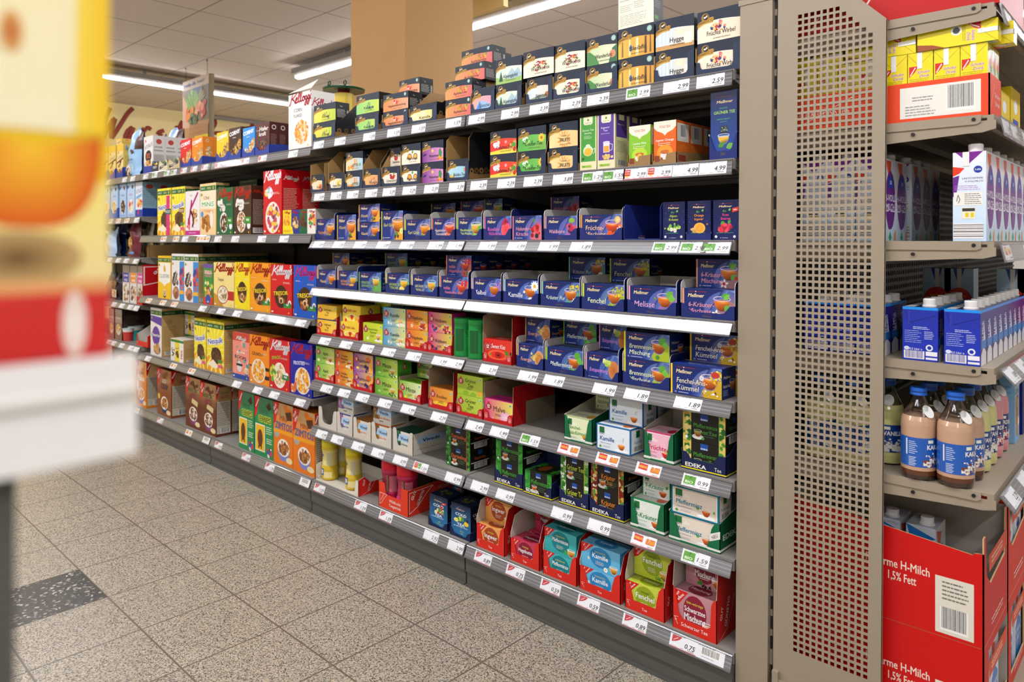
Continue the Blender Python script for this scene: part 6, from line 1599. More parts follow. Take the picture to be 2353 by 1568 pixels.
it('m_fench', 'i', 1070, 1398, z4, tray='mm')
it('m_fench', 'i', 1284, 1612, z4, 1, 1, y=.15, pre='upper', suf='in the back row', h=0.075)
it('m_melis', 'i', 1434, 1812, z4, tray='mm')
it('m_sechs', 'i', 1862, 2276, z4, tray='mm', h=0.078)
it('m_sechs', 'i', 1972, 2312, z4, 1, 1, y=.06, pre='upper', suf='set back', h=0.078)

GROUP[0] = 'tea boxes on the fifth tea shelf'
it('t_ost', 'f', 142, 345, z5, 2, tray='tk', tr=dict(s=[(0, .5), (.003, 1.3), (.05, 1.4), (.15, 1.4)]), h=0.065)
it('t_liebe', 'f', 392, 588, z5, 1, tray='tk', tr=dict(s=[(0, .5), (.003, 1.5), (.05, 1.5), (.15, 1.5)]), h=0.07)
it('t_liebe', 'f', 412, 614, z5, 1, 1, y=.02, pre='upper', d=.1, h=0.07)
it('t_fak', 'f', 632, 844, z5, h=0.078)
it('t_fak', 'f', 758, 930, z5, 1, 1, y=.13, pre='upper', suf='in the back row')
it('t_kam', 'f', 850, 1092, z5, 2)
it('t_hage', 'f', 1102, 1330, z5, 2, tray='tk')
it('t_wald', 'f', 1340, 1592, z5, 2, tray='tk', tr=dict(s=[(0, .5), (.003, 1.0), (.06, 1.0), (.2, 1.0)]))
it('t_kiss', 'f', 1940, 2240, z5, 1, tray='tk', tr=dict(f=[(0, .36), (.12, .34), (.17, .14), (.8, .14), (.83, .34), (1, .4)], s=[(0, .4), (.003, 2.0), (.03, 2.1), (.16, 2.1)]), h=0.078)
it('m_energ', 'j', 552, 756, z5, tray='mm')
it('m_energ', 'j', 588, 808, z5, 1, 1, y=.05, pre='upper', h=0.0785)
it('m_pfeff', 'j', 778, 1072, z5, tray='mm')
it('m_pfeff', 'j', 908, 1180, z5, 1, 1, y=.1, pre='upper', suf='in the back row', h=0.0775)
it('m_entsp', 'j', 1094, 1352, z5, tray='mm', tr=dict(f=[(0, .34), (.06, .3), (.1, .06), (.8, .05), (.86, .2), (.92, .36), (1, .4)]))
it('m_entsp', 'j', 1196, 1420, z5, 1, 1, y=.08, pre='upper', suf='in the back row', h=0.079)
it('m_brenn', 'j', 1398, 1760, z5, 2, tray='mm', h=0.0765)
it('m_fak', 'j', 1770, 2175, z5, y=-.004, h=0.081)
it('m_fak', 'j', 1922, 2310, z5, 1, 1, y=.075, pre='upper', suf='in the back row', h=0.08)
it('m_fak', 'j', 1930, 2316, z5, 1, 0, y=.078, pre='lower', suf='in the back row', h=0.079)

GROUP[0] = 'tea boxes on the sixth tea shelf'
it('t_apfel', 'f', 122, 322, z6, 2, tray='tk')
it('t_fmix', 'f', 332, 524, z6, 2)
it('t_multi', 'f', 534, 738, z6, 2, tray='tk')
it('t_minze', 'f', 763, 1006, z6, 2)
it('t_minzit', 'f', 1028, 1260, z6, 1, tray='tk', tr=dict(s=[(0, .4), (.003, 1.2), (.05, 1.2), (.2, 1.2)]))
it('t_minzit', 'f', 1165, 1380, z6, 1, 1, y=.1, pre='upper', suf='in the back row')
it('t_rooi', 'f', 1352, 1606, z6, 1, tray='tk', tr=dict(s=[(0, .4), (.003, 1.9), (.05, 2.0), (.2, 2.0)], f=[(0, .44), (.12, .42), (.2, .2), (.74, .2), (.8, .44), (1, .48)]))
it('t_grun', 'f', 1652, 1926, z6, 2, tray='tk', h=0.071)
it('t_malve', 'f', 1948, 2250, z6, 1, tray='tk', tr=dict(s=[(0, .4), (.003, 1.72), (.045, 1.75), (.22, 1.75)], d=.22), h=0.0755)
it('e_fak', 'j', 935, 1142, z6, tray='eb')
it('e_fak', 'j', 1172, 1330, z6, 1, 1, y=.14, pre='upper', suf='in the back row')
it('e_kam', 'j', 1178, 1450, z6, y=-.002, d=.08)
it('e_kam', 'j', 1278, 1550, z6, 1, 1, y=.035, pre='upper', deep=2)
it('e_fru', 'j', 1568, 1790, z6, tray='eb', h=0.082)
it('b_pfi', 'j', 1866, 2205, z6, 2, tray='et', h=0.0775)

GROUP[0] = 'tea boxes on the seventh tea shelf'
x0, x1 = xs_of('f', 152, 352, .01)
make_tray('vv', x0, x1, .0085, z7, .08, 1, TR['vv'], label='empty beige display tray at the left end of the seventh tea shelf')
it('v_schlaf', 'f', 360, 522, z7, 1, tray='vv')
it('v_schlaf', 'f', 362, 530, z7, 1, 1, y=.012, pre='upper')
it('v_magen', 'f', 536, 720, z7, tray='vv', h=.076)
it('v_husten', 'f', 733, 942, z7, tray='vv', h=.078)
it('v_husten', 'f', 742, 935, z7, 1, 1, y=.016, pre='upper', h=.078)
it('v_kalt', 'g', 966, 1172, z7, tray='vv', h=.08, tr=dict(d=.22, s=[(0, 1.0), (.02, .98), (.22, 1.3)]))
it('b_darj', 'g', 1530, 1790, z7, 2, y=.03, d=.1, h=0.071)
it('b_darj', 'g', 1880, 2060, z7, 1, y=.2, d=.1, suf='deep at the back', pre='another')
it('b_pfe', 'j', 379, 592, z7, 2, tray='et', suf='in the left column')
it('b_pfe', 'j', 610, 822, z7, 1, y=.006, tray='et', tr=dict(f=[(0, .12), (.7, .1), (.8, .3), (.86, .5), (1, .52)], what='navy yellow-striped tray beside the fuller one, holding'), pre='single')
it('b_gru', 'j', 893, 1115, z7, 2, tray='et')
it('b_chai', 'k', 1118, 1375, z7, 2, tray='et')
it('e_neun', 'k', 1440, 1690, z7, tray='eb', h=0.084)
it('e_neun', 'k', 1522, 1740, z7, 1, 1, y=.05, pre='upper', suf='set back', h=0.078)
it('e_pfm', 'k', 1742, 2125, z7, 1, tray='eb', tr=dict(neu=1))
it('e_pfm', 'k', 1748, 2120, z7, 1, 1, y=.008, pre='upper', h=0.0755)

GROUP[0] = 'tea boxes on the lowest tea shelf'
it('c_apfel', 'g', 1352, 1545, zb, y=.02, tray='low', tr=dict(c='#101c4a', so='#101c4a', f=[(0, .3), (.2, .1), (.75, .06), (.85, .2), (1, .26)], s=[(0, .26), (.12, .26)], what='navy collar tray holding'))
it('c_zitr', 'g', 1586, 1795, zb, y=.016, tray='low', tr=dict(c='#101c4a', so='#101c4a', f=[(0, .3), (.2, .1), (.75, .06), (.85, .2), (1, .26)], s=[(0, .26), (.12, .26)], what='navy collar tray holding'))
it('c_apfel', 'g', 1590, 1720, zb, y=.22, h=.1, pre='shadowed', suf='at the back')
it('u_ingwer', 'k', 232, 440, zb, 1, tray='gg', h=0.0805)
it('u_ingwer', 'k', 280, 505, zb, 1, 1, y=.05, pre='upper', suf='set back', h=0.08)
it('u_hage', 'k', 500, 712, zb, y=.012, tray='gg')
it('u_hage', 'k', 632, 760, zb, y=.1, pre='second', suf='behind the front one')
it('u_hage', 'k', 680, 880, zb, 1, 1, y=.11, pre='upper', suf='set back')
it('u_pfeff', 'k', 755, 1004, zb, 2, tray='gg', h=0.075)
it('u_kam', 'k', 1042, 1346, zb, 2, tray='gg', h=0.072)
it('u_fench', 'k', 1400, 1690, zb, 1, tray='gg', h=0.08)
it('u_fench', 'k', 1452, 1752, zb, 1, 1, y=.05, pre='upper', suf='set back', h=0.085)
it('u_schw', 'k', 1772, 2098, zb, 1, tray='gg', tr=dict(word='Schwarzer Tee', f=[(0, 1.1), (.06, 1.0), (.1, .7), (.14, .42), (.24, .3), (.78, .28), (.86, .36), (.88, .9), (.93, 1.04), (1, 1.08)], s=[(0, 1.08), (.008, 1.75), (.2, 1.75)]), h=0.1065)
it('u_schw', 'k', 1860, 2165, zb, 1, 1, y=.06, pre='upper', suf='set back', h=.095, on=.013)
# ------------------------------------------------------------------ cereal shelves
y1, y2, y3, y4 = [t[0] for t in CER]
e2, e3, e4, e5 = [t[0] for t in CEE[1:]]
BL = dict(c='#28409a', so='#28409a', ci='#5a6aa8')
GROUP[0] = 'boxes on the top cereal shelf'
it('v_yel', 'a', 2, 80, y1, tray='low', tr=BL, pre='leftmost', d=.075)
it('v_yel', 'a', 88, 168, y1, tray='low', tr=BL, pre='middle', d=.075, h=0.228)
it('v_yel', 'a', 182, 250, y1, tray='low', tr=BL, pre='rightmost', d=.12, h=0.226)
it('v_yel', 'a', 176, 262, y1, 1, 0, y=.05, d=.07, pre='small upper', suf='on the rightmost one', h=.05, on=.229)
it('v_white', 'a', 474, 572, y1, deep=4, d=.072, tray='low', tr=dict(BL, s=[(0, .3), (.3, .3)], f=[(0, .34), (.1, .2), (.9, .18), (1, .3)]), h=0.232)
it('y_red', 'a', 872, 986, y1, tray='low', tr=BL, h=0.16)
it('y_org', 'a', 994, 1110, y1, deep=2, tray='low', tr=dict(BL, s=[(0, .3), (.13, .3)]), d=.06, h=0.158)
it('y_yel', 'a', 1262, 1388, y1, tray='low', tr=BL, h=0.156)
it('y_brn', 'a', 1394, 1524, y1, tray='low', tr=BL, h=0.164)
it('y_blu', 'a', 1544, 1674, y1, tray='low', tr=BL, h=0.149)
it('hafer', 'a', 1684, 1832, y1, deep=4, tray='low', tr=dict(BL, s=[(0, .3), (.2, .36)]), d=.047, h=0.157)
it('k_corn', 'a', 2036, 2286, y1, d=.12, h=0.257)
it('k_corn', 'd', 40, 200, y1, y=.15, h=.245, d=.12, pre='second', suf='behind the front one')
o_ = bpy.data.objects.new('open_flap', None)
# torn-open top of the front corn flakes carton
fx0, fx1 = xs_of('a', 2036, 2286, .012)
m = MB()
w_ = fx1 - fx0
m.face([(0, 0, 0), (w_, 0, 0), (w_, .035, .045), (0, .05, .03)], '#efe9e0')
m.face([(0, .0006, 0), (0, .0506, .03), (w_, .0356, .045), (w_, .0006, 0)], '#e2d8c8')
m.face([(w_ * .25, .012, .0115), (w_ * .75, .012, .0135), (w_ * .72, .022, .0245), (w_ * .28, .022, .0205)], '#3a3a40')
fl = obj('top_flap', m, None, (fx0, .012, y1 + .265))
main = [o for o in bpy.data.objects if o.get('label', '') == D['k_corn']['label']][0]
fl.parent = main
fl.location = (-w_ / 2, 0, .2652)

GROUP[0] = 'boxes on the second cereal shelf'
it('n_nesq_d', 'a', 622, 768, y2, h=0.284)
it('n_nesq_u', 'a', 778, 918, y2, deep=2, d=.08, h=0.283)
it('k_special', 'a', 924, 1078, y2, h=0.25)
it('n_mini', 'a', 1080, 1254, y2, h=0.283)
it('k_choc_g', 'a', 1262, 1438, y2, h=0.249)
it('k_choc_b', 'a', 1446, 1634, y2, d=.085, h=0.249)
it('k_ring', 'a', 1764, 1966, y2, deep=2, d=.1, h=0.308)
it('k_vari', 'a', 1976, 2330, y2, y=.006, h=0.112)
it('k_green_back', 'a', 1505, 1700, y2, 2, 3, y=.2, h=0.061)
GROUP[0] = 'muesli boxes on the small second shelf'
BT = dict(c='#4a68b8', so='#4a68b8', ci='#7a90c8')
it('bm_a', 'a', 24, 104, e2, tray='low', tr=BT, d=.07, h=0.225)
it('bm_b', 'a', 116, 192, e2, tray='low', tr=BT, d=.07, h=0.227)
it('bm_c', 'a', 210, 284, e2, d=.07, h=0.228)
it('bm_d', 'a', 294, 374, e2, d=.07, h=0.229)
it('bm_vit', 'a', 382, 458, e2, deep=5, d=.088, h=0.224)

GROUP[0] = 'boxes on the third cereal shelf'
it('n_clust', 'b', 626, 768, y3, h=0.258)
it('n_cook', 'b', 774, 908, y3, pre='left', h=0.273)
it('n_cook', 'b', 912, 1060, y3, pre='right', deep=7, d=.06, h=0.273)
it('k_paula', 'b', 1114, 1222, y3, h=0.222)
it('k_toppas', 'b', 1228, 1448, y3, h=0.234)
it('tresor' if False else 'k_try', 'b', 1456, 1617, y3, h=0.24)
it('k_tro', 'b', 1622, 1840, y3, y=.016, h=0.24)
it('k_trr', 'b', 1846, 2072, y3, h=0.237)
it('k_trb', 'b', 2096, 2338, y3, h=0.238)
GROUP[0] = 'muesli boxes on the small fourth shelf'
it('kn_a', 'b', 244, 314, e4, d=.07, h=0.248)
it('kn_b', 'b', 325, 394, e4, d=.07, h=0.248)
it('kn_c', 'b', 405, 460, e4, d=.07, h=0.248)
x0, x1 = xs_of('b', 400, 478, .01)
make_tray('gr', x0, min(x1, -4.0105), .0075, e4, .255, 1, TR['gr'], label='tall red tray wall with white bordered label beside the pink panelled muesli box')

GROUP[0] = 'boxes on the fourth cereal shelf'
it('n_cheer', 'b', 548, 664, y4, deep=2, d=.12, h=0.293)
it('n_mix', 'b', 766, 900, y4, pre='lower', h=0.13)
it('n_mix', 'b', 918, 1020, y4, 1, 1, y=.15, d=.1, h=.135, pre='upper', suf='set back')
it('n_mix', 'b', 918, 1020, y4, 1, 0, y=.15, d=.1, h=.135, pre='hidden lower', suf='set back')
it('n_nesq', 'b', 1018, 1146, y4, pre='left', h=0.274)
it('n_nesq', 'b', 1152, 1342, y4, pre='right', deep=6, d=.075, h=0.274)
it('k_loop', 'b', 1434, 1612, y4, h=0.237)
it('k_crunch', 'b', 1618, 1828, y4, h=0.239)
it('k_smack', 'b', 1834, 2050, y4, h=0.237)
it('k_frost', 'b', 2058, 2296, y4, h=0.24)
GROUP[0] = 'muesli cartons on the small fifth shelf'
it('gable', 'b', 92, 150, e5, pre='left', h=0.205)
it('gable', 'b', 162, 236, e5, deep=2, pre='right', d=.13, h=0.208)

GROUP[0] = 'boxes on the lowest cereal shelf'
it('hon_wheat', 'c', 186, 254, zb, pre='left', h=0.285)
it('hon_wheat', 'c', 258, 384, zb, pre='right', h=0.286)
it('c_corn', 'c', 388, 500, zb, d=.14, h=0.288)
it('c_leo', 'c', 620, 768, zb, d=.14, h=0.28)
it('c_nougat', 'c', 926, 1084, zb, pre='left', d=.085, h=0.283)
it('c_nougat', 'c', 1086, 1254, zb, pre='right', deep=2, d=.085, h=0.277)
it('c_chips', 'c', 1497, 1668, zb, pre='left', h=0.294)
it('c_chips', 'c', 1674, 1872, zb, pre='right', h=0.291)
it('c_zimt', 'c', 1878, 2084, zb, pre='left', d=.09, h=0.29)
it('c_zimt', 'c', 2090, 2320, zb, pre='right', d=.09, h=0.285)


# ---------------- bags, tubs, jars, canisters
def soft_bag(name, label, cat, group, x, y, z, w, h, d, lo, hi, ops, split=.7, rz=0, seed=1):
    """pillow pouch with a gathered top"""
    g = random.Random(seed)
    t = empty(name, (x, y + d / 2, z + FEET), rz)
    tag(t, label, cat, group)
    m = MB()
    NU, NV = 10, 14
    ph = [g.random() * 6 for _ in range(6)]

    def P(side, i, j):
        u, v = i / NU, j / NV
        prof = min(1, v * 7 + .55) * (1 - max(0, (v - .55) / .45) ** 1.6 * .93)
        b = d / 2 * prof * (1 - abs(2 * u - 1) ** 3.2 * (.75 if v > .1 else .45))
        wr = .006 * sin(9 * u + ph[0] + 4 * v) * v + .004 * sin(17 * v + ph[1] + 6 * u)
        xx = (u - .5) * w * (1 - .1 * max(0, v - .6)) + .006 * sin(8 * v + ph[2])
        zz = v * h + (.018 * sin(7 * u + ph[3]) if j == NV else 0)
        return (xx, side * (b + (wr if 0 < i < NU else 0)) + .25 * d * max(0, v - .8), zz)
    for side in (-1, 1):
        for i in range(NU):
            for j in range(NV):
                q = [P(side, i, j), P(side, i + 1, j), P(side, i + 1, j + 1), P(side, i, j + 1)]
                if side > 0:
                    q.reverse()
                right = i >= NU * .62 and j >= NV * split
                m.face(q, hi if (j >= NV * .93 or right) else lo, 'foil', True)
    m.face([P(-1, i, 0) for i in range(NU + 1)] + [P(1, i, 0) for i in range(NU, -1, -1)], lo, 'foil')
    obj('pouch', m, t, weld=True)
    if ops:
        m = MB()
        A = Art(m, (-w * .4, -d / 2 - .003, h * .03), (1, 0, 0), (0, 0, 1), w * .8, h * .8, 'foil', 1.2e-4, seed)
        A.run(ops)
        obj('printed_panel', m, t)
    return t


def bx(fr, a, b, y=.03):
    p, q = xs_of(fr, a, b, y)
    return (p + q) / 2, q - p


for i_, (a_, b_, yy, h_, lab) in enumerate(((358, 474, .03, .335, 'light blue muesli bag with brown gathered top, front one on top cereal shelf'),
                                           (575, 715, .27, .34, 'light blue and brown muesli bag behind the white muesli boxes'),
                                           (760, 905, .27, .37, 'light blue and brown muesli bag nearest the hanging poster'))):
    cx, w_ = bx('a', a_, b_, yy + .05)
    soft_bag('muesli_bag', lab, 'muesli bag', 'muesli bags on the top cereal shelf', cx, yy, y1, w_ * 1.02, h_ * .93, .1, '#9cc4e6', '#4a2418',
             [('c', .62, .62, .07, '#5a2a1c'), ('e', .62, .62, .2, .05, '#5a2a1c'), ('t', 'Schoko', .5, .42, .06, '#3a3a5a', {'w': .62}), ('lines', .2, .33, .8, .36, 1, '#5a6a9a', .4), ('p', [(0, .7), (.2, .74), (.16, .84), (0, .8)], '#1c6ab8'), ('e', .3, .12, .3, .16, '#e6e2dc'), ('scat', .3, .1, .26, .12, 26, .04, FL_['choc'] + FL_['oat']), ('flower', .8, .2, .05, '#f0d87a', '#f0d87a', {'n': 5})] if i_ == 0 else [], seed=3 + i_, split=(.55, .4, .35)[i_])
for a_, b_, yy, zz, h_, lo, hi, lab, ops in (
        (84, 184, .03, e3, .19, '#a8c8ea', '#a8c8ea', 'pale blue muesli bag leaning on the small third shelf', [('e', .4, .4, .32, .26, '#e6e2dc'), ('scat', .4, .4, .26, .2, 20, .05, FL_['corn'])]),
        (180, 286, .105, e3, .225, '#1c2a6a', '#14205a', 'navy muesli bag showing its printed back', [('lines', .1, .3, .9, .8, 9, '#5a70b0', .4), ('bars', .2, .02, .85, .14, 12)]),
        (262, 350, .2, e3, .22, '#8aa8cc', '#8aa8cc', 'blue grey muesli bag behind the navy one', []),
        (334, 446, .03, e3, .23, '#6a1c2a', '#5a1624', 'maroon muesli bag with golden cookie picture', [('c', .45, .5, .2, '#d8a050', '#b87a34'), ('scat', .45, .5, .22, .16, 16, .04, ['#5a2a14', '#e0b870']), ('e', .6, .12, .3, .05, '#5a8ad0')]),
        (0, 60, .03, e3, .17, '#c87a3a', '#b0602a', 'orange muesli bag at the far end of the small third shelf', []),
        (86, 128, .04, e4, .14, '#7a5a4a', '#7a5a4a', 'brown muesli bag at the far left of the small fourth shelf', []),
        (128, 170, .12, e4, .19, '#2a3a5a', '#2a3a5a', 'dark blue muesli bag with vertical lettering', [('t', 'MÜSLI', .5, .5, .2, '#3a5ac0', {'rot': 90, 'b': .03})]),
        (172, 240, .03, e4, .17, '#2a1c1c', '#1c1414', 'black berry muesli bag with bowl picture', [('scat', .5, .8, .4, .14, 12, .08, ['#b8283a', '#4a8a3a', '#8a1c2c']), ('r', .06, .1, .94, .5, '#d8d0c8'), ('scat', .5, .3, .36, .18, 24, .06, FL_['mix'])])):
    cx, w_ = bx('b', a_, b_, yy + .03)
    soft_bag('muesli_bag', lab, 'muesli bag', 'muesli bags on the small shelves', cx, yy, zz, w_ * 1.05, h_, .07, lo, hi, ops, seed=int(a_) + 5)

# kraft shelf tray with clear oat pouches
mat('clear_film', '#e8e0d0', rough=0.12, spec=0.6, trans=0.0)
cx, w_ = bx('b', 440, 526, .1)
make_tray('low', cx - w_ / 2, cx + w_ / 2, .1, e3, .1, 1, dict(TR['low'], f=[(0, .8), (.15, .8), (.2, .5), (.3, .42), (.4, .5), (.46, .8), (1, .8)], s=[(0, .8), (.36, .9)], c='#b08c56', so='#b08c56', ci='#8f6d40'), label='kraft display tray holding clear oat pouches on the small third shelf')
for k_ in range(5):
    soft_bag('oat_pouch', 'clear pouch of pale oats in the kraft tray, ' + ORD[k_] + ' in line', 'oat pouch', 'clear oat pouches in the kraft tray', cx, .108 + k_ * .07, e3 + .001, w_ * .86, .215, .062, '#cbb48c', '#d8d0c0',
             [('scat', .5, .5, .5, .5, 90, .04, ['#d8c49a', '#b89a68', '#e0d0ac', '#a88a58']), ('r', .1, .32, .8, .5, '#5aa0c8')], seed=40 + k_)
# pots
def pot(x, y, z, r, h, band, label, cat='yogurt pot'):
    t = empty('muesli_pot', (x, y, z + FEET))
    tag(t, label, cat, 'muesli pots on the small fifth shelf')
    m = MB()
    m.lathe([(0, 0, band), (r * .8, 0, band), (r * .93, h * .72, '#eae4da'), (r, h * .9, '#eae4da'), (r, h * .95, '#eae4da')], n=28)
    obj('tub', m, t)
    m = MB(); m.lathe([(r * 1.04, h * .93, '#b8d8d0'), (r * 1.05, h * .99, '#d8ece4'), (0, h * .99, '#d8ece4')], n=28)
    obj('lid', m, t)
pot(bx('b', 258, 300)[0], .045, e5, .035, .085, '#c83a34', 'small red and white muesli pot next to the brown cartons')
pot(bx('b', 318, 458, .1)[0], .1, e5, .05, .095, '#2aa8a0', 'wide turquoise muesli tub on the small fifth shelf')
pot(bx('b', 480, 590, .36)[0], .38, e5, .05, .13, '#2a9a94', 'tall turquoise muesli tub at the back of the small fifth shelf')
x0, x1 = xs_of('b', 396, 520, .01)
make_tray('gg', x0, x1, .01, e5, .08, 1, dict(TR['gg'], f=[(0, .9), (.06, .9), (.1, .4), (.9, .4), (.94, .9), (1, .9)], s=[(0, .9), (.2, 2.4)], word='', ci='#d8cfc2'), label='empty red display tray with pale inside at the right of the small fifth shelf')

# three small zigzag-topped snack packs in front of the white muesli boxes
for k_, (a_, b_, c_) in enumerate(((566, 640, '#2a2c4a'), (642, 738, '#d8cca8'), (742, 868, '#c8b48a'))):
    x0, x1 = xs_of('a', a_, b_, .004)
    m = MB()
    w_ = x1 - x0
    h_ = .062
    m.prism([(0, 0), (w_, 0), (w_, h_ * .55), (w_ * .9, h_), (w_ * .45, h_ * .62), (w_ * .12, h_), (0, h_ * .6)], lambda u, v, k: (u, k - .012, v), .01, c_, edge='#8a7a5a')
    A = Art(m, (0, -.012, 0), (1, 0, 0), (0, 0, 1), w_, h_, seed=k_)
    A.p([(.1, .1), (.9, .45), (.9, .75), (.1, .4)], '#2a2840'); A.lines(.2, .3, .8, .55, 2, '#e8e0d0', .5)
    A.p([(.5, .62), (.7, .95), (.88, .7)], ['#e8d83a', '#3a7a3a', '#2a6a34'][k_])
    o = obj('snack_pack', m, None, (x0, .0115, y1 + FEET))
    tag(o, ['dark navy zigzag snack pack in front of the white muesli boxes', 'cream zigzag snack pack in the middle of three', 'tan zigzag snack pack next to the red bar box'][k_], 'snack pack', 'zigzag snack packs')


def jar(x, y, z, cap, body, print_c, label, h=.18, r=.046, ops=()):
    t = empty('drink_jar', (x, y, z + FEET))
    tag(t, label, 'tea drink jar', 'instant tea jars on the lowest shelf')
    m = MB()
    m.lathe([(0, 0, body), (r * .9, 0, body), (r, .006, body), (r, h * .26, body), (r * .92, h * .34, print_c), (r * .86, h * .5, print_c), (r * .9, h * .62, print_c), (r, h * .7, body), (r * .98, h * .76, body), (r * .8, h * .78, body)], n=32)
    obj('jar_body', m, t)
    m = MB()
    m.lathe([(r * .98, h * .765, cap), (r * 1.0, h * .78, cap), (r * 1.0, h * .97, cap), (r * .96, h, cap), (0, h, cap)], n=32)
    obj('screw_cap', m, t)
    m = MB()
    for (a0, a1, b0, b1, c_) in ops:   # wrapped labels: angle range (deg, -90 faces the aisle), height range
        n_ = 10
        for i in range(n_):
            p, q = R(a0 + (a1 - a0) * i / n_), R(a0 + (a1 - a0) * (i + 1) / n_)
            def rr(f):
                pts = [(.0, .9), (.03, 1), (.26, 1), (.34, .92), (.5, .86), (.62, .9), (.7, 1), (.76, .98)]
                for (fa, ra), (fb, rb) in zip(pts, pts[1:]):
                    if fa <= f <= fb:
                        return r * (ra + (rb - ra) * (f - fa) / (fb - fa)) + .0006
                return r
            nz = 4
            for k in range(nz):
                f0, f1 = b0 + (b1 - b0) * k / nz, b0 + (b1 - b0) * (k + 1) / nz
                m.face([(rr(f0) * cos(p), rr(f0) * sin(p), f0 * h), (rr(f0) * cos(q), rr(f0) * sin(q), f0 * h), (rr(f1) * cos(q), rr(f1) * sin(q), f1 * h), (rr(f1) * cos(p), rr(f1) * sin(p), f1 * h)], c_, 'plastic', True)
    if ops:
        obj('wrap_label', m, t)
    return t


for k_, (a_, b_, yy, lb) in enumerate(((208, 345, .056, 'left'), (345, 462, .128, 'middle'), (462, 610, .056, 'right'))):
    cx, w_ = bx('g', a_, b_, yy)
    jar(cx, yy, zb + .002, '#e0cc1c', '#d8b82c', '#e6d27a', lb + ' of three yellow lemon tea drink jars in the torn tray', h=.19, r=.0365,
        ops=[(-140, -60, .36, .62, '#ead88a'), (-60, -20, .34, .64, '#cfc8a0'), (-130, -90, .5, .6, '#24489a'), (-120, -80, .12, .27, '#2a4a9a'), (-114, -86, .15, .24, '#e8e4d0'), (-80, -20, .06, .2, '#f0dc9a')])
x0, x1 = xs_of('g', 132, 590, .01)
make_tray('gg', x0, x1, .006, zb, .08, 1, dict(TR['gg'], f=[(0, .1), (.02, .06), (.9, .04), (.92, .3), (.94, .8), (1, .84)], s=[(0, .84), (.03, .95), (.06, .6), (.2, .6)], c='#e6dccb', so='#d8281c', word='', ci='#ddd3c2'), label='torn white and red display tray holding the yellow lemon tea jars')
for k_, (a_, b_, yy, lb) in enumerate(((880, 1020, .062, 'left'), (1024, 1210, .056, 'right'))):
    cx, w_ = bx('g', a_, b_, yy)
    jar(cx, yy, zb + .002, '#d8142c', '#c02050', '#a81840', lb + ' of two red wild fruit tea drink jars in the red tray', h=.185, r=.044,
        ops=[(-140, -75, .34, .64, '#b02a4a'), (-75, -62, .2, .66, '#8a7058'), (-125, -100, .5, .6, '#2a3a8a'), (-150, -90, .2, .32, '#d83a8a'), (-55, -10, .3, .64, '#c86a7a')])
x0, x1 = xs_of('g', 806, 1124, .008)
make_tray('gg', x0, x1, .006, zb, .1, 1, dict(TR['gg'], f=[(0, 1.0), (.2, .98), (.24, .62), (.28, .55), (.72, .55), (.76, .62), (.78, 1.0), (1, 1.02)], s=[(0, 1.02), (.3, 1.1)], word='', c='#e03a1c', so='#d8301c', ci='#a89c8c', art='none'), label='orange red display tray with white lettering holding the wild fruit jars')
lt = bpy.data.objects[[o.name for o in bpy.data.objects if o.get('label', '').startswith('orange red display tray')][0]]
m = MB()
A = Art(m, (0, 0, 0), (1, 0, 0), (0, 0, 1), x1 - x0, .1, step=2e-4)
A.t('Wildfrucht', .56, .36, .12, '#f4e4dc', maxw=.42, b=.01); A.t('Teegetränk', .56, .19, .12, '#f4e4dc', maxw=.44, b=.01)
A.stroke([(.04, .1), (.04, .56), (.3, .56), (.2, .4), (.12, .2), (.04, .1)], .015, '#f4e4dc'); A.t('GUT & GÜNSTIG', .14, .42, .06, '#f4e4dc', rot=52, w=.2)
obj('printed_lettering', m, lt)
m = MB()
S = Art(m, (x1 - x0, 0, 0), (0, 1, 0), (0, 0, 1), .3, .1, step=2e-4)
S.stroke([(.02, .1), (.02, .9), (.42, .95), (.3, .7), (.16, .3), (.02, .1)], .02, '#f4e4dc'); S.t('GUT', .09, .78, .13, '#f4e4dc', rot=60, b=.03); S.t('GÜNSTIG', .2, .62, .13, '#f4e4dc', rot=60, b=.03, w=.2)
S.t('Wildfrucht', .68, .8, .14, '#f0c8b8', w=.36)
obj('printed_lettering', m, lt)
# green canisters on the fifth tea shelf
for k_, (a_, b_, yy, lb) in enumerate(((1652, 1800, .045, 'left'), (1804, 1960, .04, 'right'))):
    cx, w_ = bx('f', a_, b_, yy)
    t = empty('tea_canister', (cx, yy, z5 + FEET))
    tag(t, lb + ' of two tall green plastic tea canisters with green lids', 'tea canister', 'green canisters on the fifth tea shelf')
    r_ = w_ * .5
    m = MB(); m.lathe([(0, 0, '#0f7a34'), (r_, 0, '#0f7a34'), (r_ * 1.02, .004, '#14883c'), (r_ * 1.0, .125, '#0c6a2c'), (r_ * .97, .128, '#0c6a2c')], n=30); obj('body', m, t)
    m = MB(); m.lathe([(r_ * 1.03, .122, '#1c9a44'), (r_ * 1.03, .134, '#1c9a44'), (r_ * .98, .137, '#1c9a44'), (0, .137, '#1c9a44')], n=30); obj('lid', m, t)
    m = MB()
    for i in range(6):
        a0, a1 = R(-100 + i * 9), R(-100 + (i + 1) * 9)
        rr = r_ * 1.022
        m.face([(rr * cos(a0), rr * sin(a0), .02), (rr * cos(a1), rr * sin(a1), .02), (rr * cos(a1), rr * sin(a1), .1), (rr * cos(a0), rr * sin(a0), .1)], '#0a5a28', 'plastic', True)
    for i in range(9):
        a0, a1 = R(-62), R(-20)
        m.face([(rr * 1.002 * cos(a0), rr * 1.002 * sin(a0), .02 + i * .009), (rr * 1.002 * cos(a1), rr * 1.002 * sin(a1), .02 + i * .009), (rr * 1.002 * cos(a1), rr * 1.002 * sin(a1), .0225 + i * .009), (rr * 1.002 * cos(a0), rr * 1.002 * sin(a0), .0225 + i * .009)], '#9ad0a4', 'plastic')
    obj('wrap_label', m, t)

